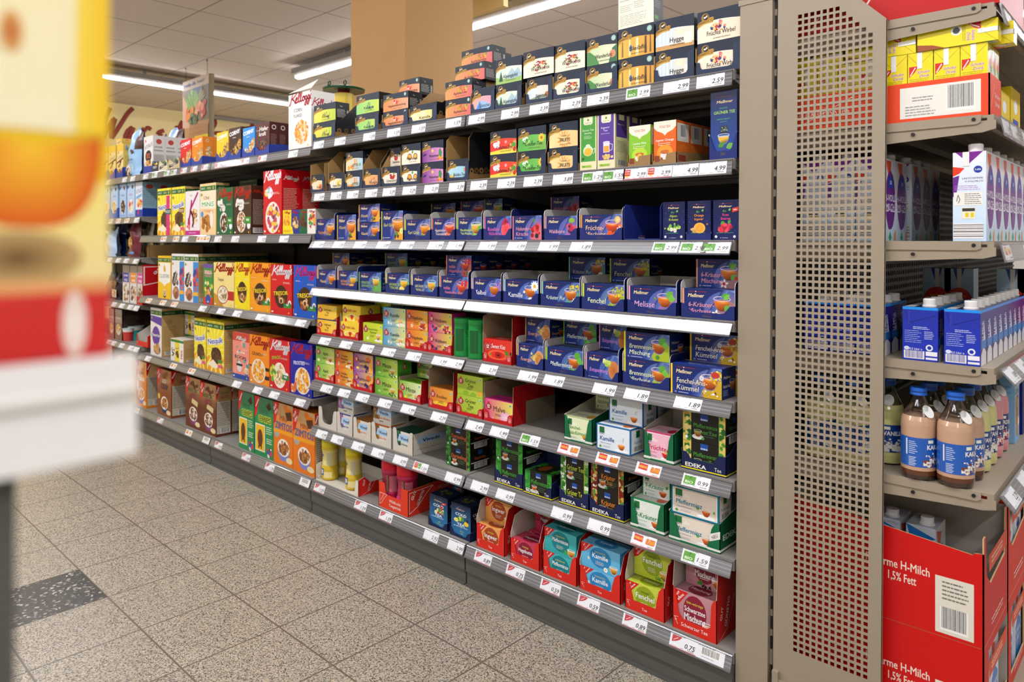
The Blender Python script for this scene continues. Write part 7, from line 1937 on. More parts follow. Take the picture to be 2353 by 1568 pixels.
# round dark green display lid behind the corn flakes
p = at_y(790, 208, .36)
t = empty('round_display_stand', (p.x, .36, y1 + FEET))
tag(t, 'round dark green lid with ring eyelets behind the corn flakes', 'display stand')
hh = p.z - y1
m = MB(); m.lathe([(0, 0, '#d8b81c'), (.05, 0, '#d8b81c'), (.05, hh - .02, '#d8b81c'), (.03, hh - .02, '#a81c1c'), (.03, hh, '#a81c1c')], n=20); obj('column', m, t, label='yellow column')
m = MB(); m.lathe([(.03, hh - .004, '#1c4a2c'), (.105, hh - .006, '#1c4a2c'), (.108, hh + .004, '#143a22'), (.06, hh + .016, '#143a22'), (0, hh + .02, '#143a22')], n=28); obj('round_lid', m, t)
for k_ in range(3):
    a = R(-150 + k_ * 60)
    c0 = Vector((.085 * cos(a), .085 * sin(a), hh + .016))
    m = MB(); m.tube([c0 + Vector((.011 * cos(q * pi / 6), 0, .006 + .011 * sin(q * pi / 6))) for q in range(13)], .003, '#143a22', 'plastic', 6); obj('eyelet', m, t)
# ------------------------------------------------------------------ milk shelves (front faces +x, its near end faces the aisle)
def mx(u, y=.03):
    return at_y(u, CYP, y).x


mz0, mz1, mz2, mz3, mz4 = [t[0] for t in MZ]


def drink(key, label, cat, x0, x1, y, z, h, d, group, cap=None, strip=None, rot=None, name=None):
    """folded drinks carton; cap: (x, y fractions, radius); parts: body, cap, strip"""
    w = x1 - x0
    q = D[key]
    t = empty(name or q['name'], ((x0 + x1) / 2, y, z + FEET))
    tag(t, label, cat, group)
    b = obj('carton_body', carton_mesh(key, w, h, d), t)
    if cap:
        m = MB()
        r = cap[2]
        cx, cy = (cap[0] - .5) * w, cap[1] * d
        m.lathe([(r * 1.15, h, '#ece8e2'), (r * 1.15, h + .003, '#ece8e2'), (r, h + .004, '#ece8e2'), (r * 1.02, h + .016, '#f4f0ea'), (r * .9, h + .018, '#f4f0ea'), (0, h + .018, '#f4f0ea')], cx, cy, 18)
        obj('screw_cap', m, t)
    if strip:
        m = MB()
        sx0, sx1, sz = strip
        m.box((sx0 - .5) * w, (sx1 - .5) * w, -.0012, 0, h - sz, h + .0012, '#efebe4', 'plastic')
        m.box((sx0 - .5) * w, (sx1 - .5) * w, -.0012, .012, h, h + .0012, '#efebe4', 'plastic')
        obj('seal_strip', m, t)
    if rot:
        t.rotation_euler = rot
    return t


dz('milk_l', '', 'milk carton', h=.19, d=.09, col='#dde6f0', side='#e6e4ea', top='#8a2a9a', mt='plastic',
   F=[('r', 0, 0, 1, 1, '#c4dcf0', '#e8ecf2'), ('p', [(.08, 1), (.92, 1), (.5, .87)], '#7a1c8c'), ('p', [(0, .72), (0, .5), (.1, .5), (.2, .74)], '#6a2a8a'), ('p', [(0, .84), (.36, .82), (.2, .76), (.0, .73)], '#e2391c'), ('e', .76, .8, .13, .04, '#1c3a9a'), ('t', '3.8%', .76, .8, .02, '#e8eef8', {'w': .18, 'b': .02}), ('t', 'LAKTOSEFREIE', .6, .705, .02, '#5a2a7a', {'w': .62}), ('t', 'H-VOLLMILCH', .64, .67, .02, '#5a2a7a', {'w': .54}), ('lines', .05, .57, .9, .63, 3, '#b07ac0', .3), ('r', .03, .4, .9, .55, '#ece8de'), ('lines', .36, .41, .88, .54, 6, '#7a7a80', .4), ('stroke', [(.12, .45), (.16, .52), (.22, .47), (.17, .43)], .008, '#6a6a6a'), ('r', .28, .25, .68, .38, '#ece4cc'), ('r', .29, .335, .67, .37, '#3a3630'), ('r', .38, .27, .48, .32, '#e0c81c'), ('r', .54, .27, .64, .32, '#e0c81c'), ('r', .02, .03, .92, .2, '#efeae6')] + [('r', .02, y_, .92, y_ + h_, '#6a6468') for y_, h_ in ((.05, .012), (.075, .006), (.1, .014), (.125, .004), (.14, .01), (.165, .005), (.18, .008))],
   S=[('r', 0, 0, 1, .4, '#b8d4ec', '#e4e8f0'), ('p', [(.15, .98), (.6, .98), (.5, .7), (.22, .9)], '#e8502c'), ('e', .52, .5, .42, .36, '#6a1c86'), ('e', .55, .72, .26, .08, '#1c3aa0'), ('t', '3.8', .55, .72, .05, '#e8eef8', {'b': .02}), ('t', 'H-VOLL', .5, .53, .085, '#f4eef6', {'w': .86, 'b': .02}), ('t', 'MILCH', .5, .42, .085, '#f4eef6', {'w': .7, 'b': .02}), ('r', .1, .36, .92, .375, '#f0eaf4'), ('e', .45, .26, .2, .12, '#6a1c86'), ('p', [(.35, .04), (.5, .12), (.62, .04), (.5, 0)], '#3aa05a'), ('p', [(.8, 0), (1, 0), (1, .14), (.86, .1)], '#e09a3a')])
gm_ = 'milk cartons with purple oval on the third milk shelf'
right_x = (mx(2189.5), mx(2266))
for k_ in range(9):
    drink('milk_l', ('nearest' if k_ == 0 else ORD[k_]) + ' white and purple lactose free milk carton of the right row', 'milk carton', right_x[0], right_x[1], .03 + k_ * .0915, mz2, .19, .09, gm_, (.62, .3, .014), (.3, .5, .03) if k_ == 0 else None)
lx = mx(2058, .118)
for c_ in range(3):
    for k_ in range(2):
        drink('milk_l', ['inner', 'middle', 'outer'][c_] + ' lactose free milk carton behind the perforated panel, ' + ['front one', 'second in line'][k_], 'milk carton', lx - .061 - (2 - c_) * .064, lx - (2 - c_) * .064, .03 + k_ * .0915, mz2, .19, .09, gm_, (.62, .3, .014))
ax = mx(2079.5, .16)
for k_ in range(3):
    drink('milk_l', 'shadowed lactose free milk carton in the left row, ' + ORD[k_ + 0] + ' of three at the back', 'milk carton', ax - .061, ax, .22 + k_ * .0915, mz2, .19, .09, gm_, (.62, .3, .014))
dz('milk_n', 'slim blue and yellow drink carton far back on the third milk shelf', 'milk carton', h=.19, d=.07, col='#1c5ab0', side='#2a6ac0', F=[('r', 0, .75, 1, 1, '#16408a'), ('t', 'Milch', .5, .7, .06, '#e8eef8', {'w': .8}), ('e', .5, .3, .3, .12, '#b8d83a'), ('r', 0, 0, 1, .1, '#e0c88a')])
drink('milk_n', D['milk_n']['label'], 'milk carton', ax + .012, ax + .055, .62, mz2, .185, .07, gm_)

dz('milk_b', '', 'milk carton', h=.118, d=.064, col='#1830a8', side='#1c2c8c', top='#141c5c', mt='plastic',
   F=[('r', 0, 0, 1, 1, '#1a34b4', '#1a2c9c'), ('r', 0, .95, 1, 1, '#1c90e8'), ('stroke', [(.08, .92), (.18, .7), (.96, .86)], .012, '#101c6a'), ('p', [(.17, .9), (.22, .92), (.2, .68), (.15, .68)], '#2a3aa8'), ('lines', .3, .58, .8, .64, 2, '#d8def4', .35), ('lines', .06, .32, .56, .57, 7, '#b8c4ec', .22), ('lines', .62, .4, .9, .56, 5, '#c8d0f0', .35), ('e', .12, .22, .08, .035, '#d8def4'), ('t', '0,5 Liter e', .38, .215, .04, '#eef0fa', {'w': .36, 'b': .01}), ('c', .76, .25, .06, '#e4e8f4'), ('c', .76, .25, .035, '#1830a8'), ('bars', .04, .03, .62, .18, 26, '#3a3a9a'), ('r', .66, .1, .98, .18, '#eceaf0'), ('r', .66, .03, .98, .07, '#eceaf0')],
   S=[('r', 0, .95, 1, 1, '#1c90e8'), ('r', 0, 0, 1, .95, '#241c7c', '#2a2480'), ('t', 'H-Milch', .4, .62, .2, '#e4e0f0', {'rot': 90, 'w': .62, 'b': .02}), ('p', [(.1, .2), (.5, .34), (.9, .22), (.9, 0), (.1, 0)], '#e8e4e0'), ('p', [(.5, .3), (.6, .75), (.85, .3)], '#e8e4ec'), ('r', .1, .3, .9, .45, '#2a7ac8')],
   T=[('r', .04, .1, .3, .9, '#d8d4cc')])
gb_ = 'small blue milk cartons on the fourth milk shelf'
for row, (u0, u1, n_, nm, yy) in enumerate(((2169.5, 2253, 9, 'right', .028), (2074, 2155.5, 5, 'middle', .03))):
    x0, x1 = mx(u0, yy), mx(u1, yy)
    for k_ in range(n_):
        drink('milk_b', 'small blue milk carton with white cap, ' + ('front' if k_ == 0 else ORD[k_]) + ' of the ' + nm + ' row', 'milk carton', x0, x1, yy + k_ * .0645, mz3, .118, .064, gb_, (.66, .5, .0125))
x1 = mx(2046, .09)
for c_ in range(3):
    for k_ in range(3):
        drink('milk_b', 'shaded small blue milk carton left of the lit ones, ' + ['outermost', 'middle', 'inmost'][c_] + ' row ' + ORD[k_], 'milk carton', x1 - .058 - c_ * .06, x1 - c_ * .06, .03 + k_ * .0645, mz3, .118, .064, gb_, (.66, .5, .0125))
dz('milk_r', '', 'milk carton', h=.19, d=.065, col='#8ab4d8', side='#6a9ac8', top='#9ac0dc', mt='plastic', F=[('r', 0, 0, 1, 1, '#7aa8cc', '#b8d0e0'), ('p', [(.3, 1), (.7, 1), (.5, .72)], '#1c4a9a'), ('r', .44, .7, .6, 1, '#dcdad4'), ('e', .5, .45, .5, .26, '#d8301c'), ('t', 'täglich', .5, .58, .045, '#f0b03c', {'w': .5}), ('e', .2, .5, .14, .05, '#f0ece4'), ('lines', .2, .3, .85, .46, 4, '#f0a890', .3)])
for k_, (u_, yy) in enumerate(((2170, .62), (2120, .62), (2290, .66), (2338, .66))):
    x0 = mx(u_, yy)
    drink('milk_r', ['light blue milk carton with red oval behind the blue cartons, right one', 'light blue milk carton with red oval behind the blue cartons, darker left one', 'light blue milk carton with red oval at the right picture edge, left one', 'light blue milk carton with red oval at the right picture edge, right one'][k_], 'milk carton', x0, x0 + .072, yy, mz3, .185, .065, 'light blue cartons with red ovals')

# chocolate drink packs in an orange tray
dz('choco', '', 'chocolate drink pack', h=.15, d=.04, col='#eed80c', side='#e8d010', top='#f0dc1c', mt='plastic',
   F=[('stroke', [(.0, .985), (.45, .8), (1, .985)], .008, '#b8a408'), ('p', [(.05, .80), (.42, .80), (.3, .72), (.05, .64)], '#d0201c'), ('stroke', [(.1, .67), (.3, .78)], .014, '#f8e8e0'), ('t', 'Schoko', .63, .712, .042, '#6a2a18', {'w': .48, 'i': .3, 'out': '#f4d0c8'}), ('t', 'Drink', .67, .652, .042, '#6a2a18', {'w': .38, 'i': .3, 'out': '#f4d0c8'}), ('lines', .06, .57, .84, .62, 2, '#a89408', .35), ('c', .3, .5, .07, '#e4e0d4'), ('c', .3, .5, .045, '#3a3a3a'), ('p', [(1, .0), (1, .36), (.8, .2), (.7, 0)], '#9a4a1c')],
   S=[('scat', .5, .7, .5, .25, 20, .08, ['#e0404a', '#f0e4d8', '#5aa84a']), ('p', [(.2, 0), (.8, 0), (.7, .5), (.3, .5)], '#c8b48a')])
gc_ = 'yellow chocolate drink packs on the second milk shelf'
yt = .032
def choco(lab, x0, x1, y, z, rot=None):
    return drink('choco', lab, 'drink pack', x0, x1, y, z, .15, .04, gc_, strip=(.38, .58, .036), rot=rot)
cols_ = [(2207, 2270), (2146, 2205.5), (2086, 2144), (2026, 2084.5)]
for k_, (a_, b_) in enumerate(cols_):
    choco(['rightmost', 'second from right', 'third from right', 'fourth from right'][k_] + ' standing yellow chocolate drink pack', mx(a_, yt), mx(b_, yt), yt, mz1 + .004)
x_ = mx(2026, yt)
for k_ in range(4):
    choco('yellow chocolate drink pack standing behind the perforated panel, ' + ['first', 'second', 'third', 'fourth'][k_] + ' from its right edge', x_ - .047 - k_ * .048, x_ - .001 - k_ * .048, yt, mz1 + .004)
# lying packs on top
zt = mz1 + .004 + .15 + .001
xr = mx(2294, yt)
choco('yellow chocolate drink pack lying across the standing ones, nearest', xr - .15, xr - .15 + .046, yt + .0, zt, None)
L_ = bpy.data.objects
def lay(o, x, y, z):
    # turned on its side: its length along x, its front still facing the aisle
    o.rotation_euler = (0, R(90), 0)
    o.location = (x, y, z)
tops = [o for o in COL.objects if o.get('label', '').startswith('yellow chocolate drink pack lying')]
lay(tops[0], xr - .15, yt - .004, zt + .0235)
c2 = choco('yellow chocolate drink pack lying on the standing ones, inner one', 0, .046, 0, 0); lay(c2, xr - .304, yt, zt + .0235)
c3 = choco('yellow chocolate drink pack lying behind the nearest lying one', 0, .046, 0, 0); lay(c3, xr - .13, yt + .044, zt + .0235)
c4 = choco('yellow chocolate drink pack lying behind the perforated panel', 0, .046, 0, 0); lay(c4, xr - .46, yt + .002, zt + .0235)
xa, xb = .12, mx(2270, .028) + .004
def big_tray(name, label, x0, x1, y0, y1, z, h, col, inner, ops=(), sops=(), front=None, t=.003, right=None, notch=None, grp=None):
    w, d = x1 - x0, y1 - y0
    m = MB()
    m.prism(front or [(0, 0), (w, 0), (w, h), (0, h)], lambda u, v, k: (u, k, v), t, col, edge='#c8a878', back=inner)
    m.prism([(0, 0), (d, 0), (d, h), (0, h)], lambda u, v, k: (t - k, u, v), t, inner, edge='#c8a878', back=col)
    m.prism(right or [(0, 0), (d, 0), (d, h), (0, h)], lambda u, v, k: (w - k, u, v), t, col, edge='#c8a878', back=inner)
    m.box(0, w, d - t, d, 0, h, inner)
    m.box(t, w - t, t, d - t, 0, .0004, inner)
    Art(m, (0, 0, 0), (1, 0, 0), (0, 0, 1), w, h, step=1e-4, seed=9).run(ops)
    Art(m, (w, 0, 0), (0, 1, 0), (0, 0, 1), d, h, step=1e-4, seed=8).run(sops)
    o = obj(name, m, None, (x0, y0, z + FEET))
    tag(o, label, 'carton tray', grp)
    return o
ox = lambda u: (mx(u, .026) - xa) / (xb - xa)
big_tray('carton_tray', 'orange red cardboard tray with barcode label holding the yellow drink packs', xa, xb, .026, .15, mz1, .088, '#e8481c', '#c8b090',
         [('r', ox(2068), .1, ox(2254), .88, '#e8e2d6'), ('bars', ox(2174), .2, ox(2241), .82, 30, '#2a2a2a'), ('lines', ox(2096), .5, ox(2152), .64, 2, '#8a8a88', .35), ('lines', ox(2080), .14, ox(2154), .42, 4, '#9a9a98', .35), ('t', 'GUT & GÜNSTIG', .2, .5, .2, '#f4d8cc', {'w': .3}), ('stroke', [(.04, .1), (.38, .86)], .02, '#f4d8cc')],
         [('stroke', [(.1, .2), (.4, .8)], .02, '#f4c8b8'), ('t', 'Schoko', .65, .55, .12, '#f4e4dc', {'w': .5}), ('t', 'Drink', .65, .35, .12, '#f4e4dc', {'w': .4})])
for k_ in range(2):   # second row of packs inside the tray, and beside it
    for j_ in range(2):
        choco('yellow chocolate drink pack in tray row ' + ['two', 'three'][k_] + ', ' + ['outer', 'inner'][j_] + ' one', mx(2207, yt) - j_ * .048, mx(2270, yt) - j_ * .048, yt + .0415 * (k_ + 1), mz1 + .004)
dz('yel_tray', 'yellow display carton with blue emblem beside the orange tray', 'display carton', h=.15, d=.1, col='#e8c81c', side='#e4c010', F=[('lines', .1, .1, .9, .9, 6, '#d0b010', .2)], S=[('e', .5, .66, .18, .14, '#e8ecf4'), ('r', .2, .16, .8, .42, '#1c4aa8'), ('t', 'Müller', .5, .29, .1, '#f0f0f4', {'w': .5, 'i': .2})])
for k_ in range(3):
    o = carton('yel_tray', .2, mx(2268, .2) - .1, .19 + k_ * .16, mz1, h=[.15, .11, .14][k_], d=.14, label=['yellow display carton with blue emblem, nearest to the orange tray', 'low yellow display carton with blue emblem, second from the orange tray', 'yellow display carton with blue emblem, farthest from the orange tray'][k_], group='yellow display cartons')
# red carton on top
dz('red_top', 'large red display carton with white lettering on top of the milk shelves', 'display carton', h=.2, d=.3, col='#b80c04', side='#b00c04', F=[('t', 'Bio ökog', .84, .46, .14, '#f6ece6', {'w': .3, 'b': .03}), ('stroke', [(.1, .1), (.3, .8)], .02, '#f0c8c0'), ('stroke', [(.34, .1), (.5, .6)], .02, '#f0c8c0')])
carton('red_top', mx(2296, .03) - .14, (mx(2296, .03) + .14) / 2, .035, mz0, group='display cartons on top of the milk shelves')
for k_ in range(3):
    big_tray('carton_tray', ['red display tray on top at the right picture edge, nearest', 'red display tray on top, second from the near end', 'red display tray on top, third from the near end'][k_], .33, .545, .36 + k_ * .2, .55 + k_ * .2, mz0, .08, '#d8341c', '#c8b8a0', (), [('stroke', [(.3, .2), (.6, .8)], .03, '#f0d0c4')], right=[(0, 0), (.19, 0), (.19, .08), (.15, .08), (.12, .03), (.05, .03), (.03, .08), (0, .08)], grp='red trays on top of the milk shelves')

# bottles
mat('milk_drink', ink=True, rough=0.12, spec=0.5, coat=0.6)
g_ = bpy.data.materials.new('thin_glass'); g_.use_nodes = True
nt = g_.node_tree; nt.nodes.clear()
o1 = nt.nodes.new('ShaderNodeOutputMaterial'); mixs = nt.nodes.new('ShaderNodeMixShader'); tr_ = nt.nodes.new('ShaderNodeBsdfTransparent'); gl_ = nt.nodes.new('ShaderNodeBsdfGlossy'); fr_ = nt.nodes.new('ShaderNodeLayerWeight')
tr_.inputs[0].default_value = (.93, .95, .94, 1); gl_.inputs['Roughness'].default_value = .04; fr_.inputs['Blend'].default_value = .25
nt.links.new(fr_.outputs['Fresnel'], mixs.inputs[0]); nt.links.new(tr_.outputs[0], mixs.inputs[1]); nt.links.new(gl_.outputs[0], mixs.inputs[2]); nt.links.new(mixs.outputs[0], o1.inputs[0])
MATS['thin_glass'] = g_


def milk_bottle(kind, label, x, y, turn):
    body, bot, lab, splash = {'choco': ('#c29a7c', '#5a3018', '#1256b0', '#7a3a20'), 'van': ('#d8d48a', '#d0ca80', '#123a86', '#e8e4d0'), 'straw': ('#e0949a', '#d8868e', '#182a78', '#d83a3c')}[kind]
    t = empty('milk_bottle', (x, y, mz4 + FEET), turn)
    tag(t, label, 'milk drink bottle', 'glass bottles of milk drinks on the lowest milk shelf')
    r = .0355
    m = MB()
    m.lathe([(0, .002, '#3a2418' if kind == 'choco' else bot), (r * .86, 0, '#2a2420'), (r * .96, .004, '#3a2a20' if kind == 'choco' else bot), (r, .012, bot), (r, .022, body), (r, .120, body), (r * .97, .130, body), (r * .88, .1395, body), (0, .1395, body)], n=36, mt='milk_drink')
    obj('milk_drink', m, t)
    m = MB()
    m.lathe([(r * .88, .1395, body), (r * .76, .148, body), (r * .58, .160, body), (r * .44, .174, body), (r * .40, .184, body), (r * .42, .190, body)], n=36, mt='thin_glass')
    obj('glass_neck', m, t, label='clear glass neck')
    m = MB(); m.lathe([(r * .47, .183, '#1a5ab8'), (r * .5, .185, '#1a5ab8'), (r * .47, .189, '#144a9a'), (r * .5, .193, '#1a5ab8'), (r * .48, .199, '#1a5ab8'), (r * .43, .2, '#1a5ab8'), (0, .2, '#1a5ab8')], n=26); obj('screw_cap', m, t)
    m = MB()
    n = 48
    rr = r + .0004
    def patch(a0, a1, z0, z1, c, e=0.0):
        k = max(1, int(abs(a1 - a0) / 7))
        for i in range(k):
            p, q = R(a0 + (a1 - a0) * i / k), R(a0 + (a1 - a0) * (i + 1) / k)
            m.face([((rr + e) * cos(p), (rr + e) * sin(p), z0), ((rr + e) * cos(q), (rr + e) * sin(q), z0), ((rr + e) * cos(q), (rr + e) * sin(q), z1), ((rr + e) * cos(p), (rr + e) * sin(p), z1)], c, 'paper', True)
    patch(0, 360, .030, .094, lab)
    patch(-118, -113, .055, .090, '#e4e4e0', .0002)
    for i in range(7):
        patch(-108, -88 + (i % 3) * 4, .084 - i * .0042, .0856 - i * .0042, '#b8c8e4', .0002)
    for i in range(6):
        patch(-108, -84 - (i % 2) * 4, .050 - i * .0035, .0515 - i * .0035, '#c8d4ea', .0002)
    gg_ = random.Random(4)
    for i in range(60):   # splash of milk on the label front
        a = -30 + gg_.uniform(-30, 40)
        zz = .031 + abs(gg_.gauss(0, .014))
        s = gg_.uniform(3.0, 9.0) * max(.35, 1 - (zz - .03) / .05)
        patch(a - s, a + s, zz, min(.092, zz + s * .0011), '#efeae2' if i % 4 else splash, .0002 + i * 6e-6)
    T_, f_, a_, z_ = glyphs({'choco': 'KAKAO', 'van': 'VANILLE', 'straw': 'ERDBEER'}[kind], .03)
    for dz_, st_, hh_ in ((.070, None, .010),):
        sc = hh_ / CAPH
        m.add([((rr + .0012) * cos(R(-50) + (vx - a_) * sc * .85 / rr), (rr + .0012) * sin(R(-50) + (vx - a_) * sc * .85 / rr), dz_ + vy * sc) for vx, vy in T_], f_, '#f2f2ee', 'paper')
    patch(-46, -26, .083, .090, '#e8ecd8', .0006)
    obj('wrap_label', m, t, label='blue wrap-round label')
    m = MB()  # paper tag round the neck
    pts = [(.0115 * cos(a), .0155 * sin(a)) for a in wheel(16)]
    m.prism(pts, lambda u, v, k: (u, -k, v), .0006, '#eeebe6', 'paper', back='#eeebe6')
    A = Art(m, (-.0115, 0, -.0155), (1, 0, 0), (0, 0, 1), .023, .031, 'paper', 2e-4)
    A.lines(.3, .55, .75, .85, 3, '#4a5a9a', .4); A.p([(.5, .1), (.75, .2), (.7, .5), (.5, .46)], {'choco': '#4a2434', 'van': '#6a9a3a', 'straw': '#d83a2c'}[kind])
    o = obj('neck_tag', m, t, (.0255 * cos(R(-30)), .0255 * sin(R(-30)), .150))
    o.rotation_euler = (R(-38), 0, R(50))
    return t


xb1, xb2 = mx(2111, .045), mx(2197, .047)
milk_bottle('choco', 'left of the two front bottles of brown chocolate milk', xb1, .044, 0)
milk_bottle('choco', 'right front bottle of brown chocolate milk at the shelf corner', xb2, .042, 0)
milk_bottle('van', 'bottle of yellow vanilla milk half hidden by the perforated panel', mx(2040, .12), .12, R(-40))
x_ = xb2 + .004
milk_bottle('choco', 'bottle of chocolate milk directly behind the right front one', x_, .118, 0)
milk_bottle('van', 'bottle of yellow vanilla milk, third in the front edge row', x_, .192, 0)
milk_bottle('van', 'bottle of yellow vanilla milk, fourth in the front edge row', x_, .266, 0)
milk_bottle('straw', 'bottle of pink strawberry milk, fifth in the front edge row', x_, .342, 0)
milk_bottle('straw', 'bottle of pink strawberry milk, sixth in the front edge row', x_, .416, 0)
milk_bottle('choco', 'bottle of chocolate milk directly behind the left front one', xb1 + .004, .118, 0)
milk_bottle('van', 'shaded vanilla bottle behind the left chocolate bottles', xb1 + .004, .194, 0)
milk_bottle('straw', 'shaded strawberry bottle at the back of the left row', xb1 + .004, .27, 0)
for k_ in range(2):
    milk_bottle('van', 'vanilla bottle behind the perforated panel, ' + ['right', 'left'][k_] + ' one', .27 - k_ * .075, .06, 0)
dz('eiskaffee', 'light blue iced coffee carton with a tall glass picture', 'coffee drink carton', h=.19, d=.07, col='#8ab8dc', side='#8ab8dc', top='#b8d4e4', F=[('lines', .1, .2, .9, .8, 8, '#6a9ac8', .3)], S=[('r', 0, 0, 1, 1, '#7ab0dc', '#b8d8ec'), ('t', 'EIS', .5, .84, .09, '#1c4aa0', {'w': .66, 'b': .03}), ('t', 'Kaffee', .5, .7, .09, '#2a1c14', {'w': .8, 'i': .3}), ('p', [(.3, .08), (.6, .08), (.72, .5), (.2, .5)], '#c87a2c'), ('scat', .5, .54, .2, .05, 8, .06, ['#8a4a1c', '#d8a060', '#efe0c8']), ('stroke', [(.5, .5), (.8, .62)], .02, '#d83a5a'), ('c', .8, .26, .06, '#e8e4da')])
carton('eiskaffee', .06, x_ + .006, .50, mz4, group='cartons at the back of the lowest milk shelf')
dz('navy_c', 'navy carton behind the iced coffee carton', 'drink carton', h=.2, d=.1, col='#101c6a', side='#121e78', S=[('r', .7, 0, .82, 1, '#d8b888')])
carton('navy_c', .06, x_ + .006, .62, mz4, group='cartons at the back of the lowest milk shelf')

# red cartons of long-life milk below
dz('milk_w', '', 'milk carton', h=.19, d=.09, col='#dfe4ec', side='#e4e6ec', top='#c0c8d4', mt='plastic', F=[('p', [(0, 1), (1, .88), (.6, .8), (.15, .82)], '#2a7ac8'), ('p', [(.08, .78), (.3, .74), (.22, .66), (.08, .62)], '#d03a34'), ('e', .64, .74, .1, .04, '#1c3a9a'), ('t', '1.5%', .64, .74, .02, '#e8eef8'), ('t', 'FETTARME H-MILCH', .55, .64, .025, '#2a5aa8', {'w': .5}), ('lines', .3, .4, .8, .6, 4, '#7a8ab0', .3)],
   S=[('p', [(.1, .96), (.6, .9), (.4, .72), (.2, .8)], '#e05a44'), ('e', .5, .7, .24, .06, '#1c3a9a'), ('p', [(.1, .1), (.5, .04), (.9, .1), (.9, .5), (.5, .64), (.1, .5)], '#2a7ac8'), ('t', 'FETTARME', .5, .42, .07, '#f0f2f6', {'w': .7, 'b': .02}), ('t', 'H-MILCH', .5, .32, .07, '#f0f2f6', {'w': .6, 'b': .02})])
gr_ = 'red cardboard cases of long-life milk'
cx1 = mx(2262, .035)
fx = lambda u: (mx(u, .032) - .12) / (cx1 - .12)
FO = [('t', 'Fettarme H-Milch', (fx(1990) + fx(2136)) / 2, .56, .085, '#efe0cc', {'w': fx(2136) - fx(1990), 'b': .015}), ('t', '1,5% Fett', (fx(2041) + fx(2105)) / 2, .44, .085, '#efe0cc', {'w': fx(2105) - fx(2041), 'b': .015}), ('r', fx(2149), .03, fx(2238), .56, '#e0d8c8'), ('bars', fx(2160), .06, fx(2225), .28, 34, '#2a2624'), ('lines', fx(2165), .34, fx(2226), .53, 5, '#7a746a', .35)]
SO = [('r', .2, .62, .98, .78, '#e04a24'), ('lines', .3, .66, .8, .74, 2, '#f4d8c8', .4), ('lines', .3, .08, .8, .16, 2, '#f4d8c8', .4)]
zlo, zhi = .129, .352
yc = .032
for nm, z0, h_, openf in (('upper', zhi, .232, True), ('lower', zlo, .222, False)):
    w_ = cx1 - .12
    d_ = .27
    # the side towards the milk aisle dips and has windows
    right = [(0, 0), (d_, 0), (d_, h_), (d_ - .02, h_), (d_ - .03, h_ * .55), (.07, h_ * .5), (.03, h_ * .62), (.018, h_), (0, h_)] if openf else [(0, 0), (d_, 0), (d_, .04), (.05, .04), (.05, .2), (d_, .2), (d_, h_), (0, h_)]
    fr_p = [(0, 0), (w_, 0), (w_, h_ * .86), (w_ - .018, h_ * .85), (w_ - .02, h_ * .83), (0, h_)] if openf else None
    big_tray('carton_tray', nm + ' red case of long-life milk with barcode, at the corner', .12, cx1, yc, yc + d_, z0, h_, '#cc0d0b', '#b0a698', FO, SO, front=fr_p, right=right, grp=gr_)
    for a_ in range(2):
        for b_ in range(3):
            if openf and (b_ == 0 or a_ == 1):
                continue
            drink('milk_w', nm + ' case long-life milk carton, ' + ORD[a_] + ' row, ' + ['outer', 'middle', 'inner'][b_] + ' one', 'milk carton', cx1 - .007 - .062 - b_ * .075 - (.03 if openf else 0), cx1 - .007 - b_ * .075 - (.03 if openf else 0), yc + .01 + a_ * .1 + (.09 if openf else 0), z0 + .002, .19, .09, 'long-life milk cartons in the red cases', (.62, .3, .014) if openf else None)
for k_ in range(2):
    y0_ = yc + .28 + k_ * .28
    for nm, z0, h_ in (('upper', zhi, .27), ('lower', zlo, .222)):
        rt = [(0, 0), (.27, 0), (.27, h_), (.25, h_), (.24, h_ * .5), (.06, h_ * .42), (.03, h_ * .5), (.018, h_), (0, h_)] if nm == 'upper' else [(0, 0), (.27, 0), (.27, .03), (.04, .03), (.04, .19), (.23, .19), (.23, .03), (.27, .03), (.27, h_), (0, h_)]
        big_tray('carton_tray', nm + ' red case of long-life milk, ' + ['second', 'third'][k_] + ' from the near corner', .12, cx1, y0_, y0_ + .27, z0, h_, '#d8240f', '#b0a698', FO, SO, right=rt, grp=gr_)
        for b_ in range(2):
            drink('milk_w', nm + ' ' + ['second', 'third'][k_] + ' case milk carton, ' + ['near', 'far'][b_] + ' one', 'milk carton', cx1 - .007 - .062, cx1 - .007, y0_ + .02 + b_ * .12, z0 + .002, .19, .09, 'long-life milk cartons in the red cases', (.62, .3, .014))
m = MB(); m.box(.12, .575, .035, MY1, .125, .128, '#999', 'powder_coat'); obj('base_shelf', m, milk, (OX, 0, 0))
lowest = rail_mb(-2.3, 0, 35)
lowest.v = [(.575 - y_, .03 - x_, .128 + z_) for x_, y_, z_ in lowest.v]
obj('price_rail', lowest, milk, (OX, 0, 0))

# price tags on the milk rails
for lv, (z, tilt) in enumerate(MZ):
    s_, c_ = sin(R(tilt)), cos(R(tilt))
    for j_, y0_ in enumerate(((.06, .2, .33), (.03, .13, .28), (.04, .3, .5), (.035, .17, .36), (.05, .2, .34))[lv]):
        w0 = .0372
        o = obj('price_tag', tag_mesh('wp' if lv == 2 and j_ == 0 else '', ['0.99', '1.19', '1.59', '0.89', '2.29'][lv]), None, (MX1 + .007 + w0 * s_ + .0033 * c_, y0_, z - .003 - w0 * c_ + .0033 * s_))
        o.rotation_euler = Matrix(((0, -s_, c_), (1, 0, 0), (0, c_, s_))).to_euler() if False else (Matrix.Rotation(R(90), 3, 'Z') @ Matrix.Rotation(-R(tilt), 3, 'X')).to_euler()
        tag(o, 'price tag on the ' + ['top', 'second', 'third', 'fourth', 'fifth'][lv] + ' milk rail, ' + ['nearest', 'second', 'third'][j_] + ' to the corner', 'price tag', 'price tags in the shelf rails')

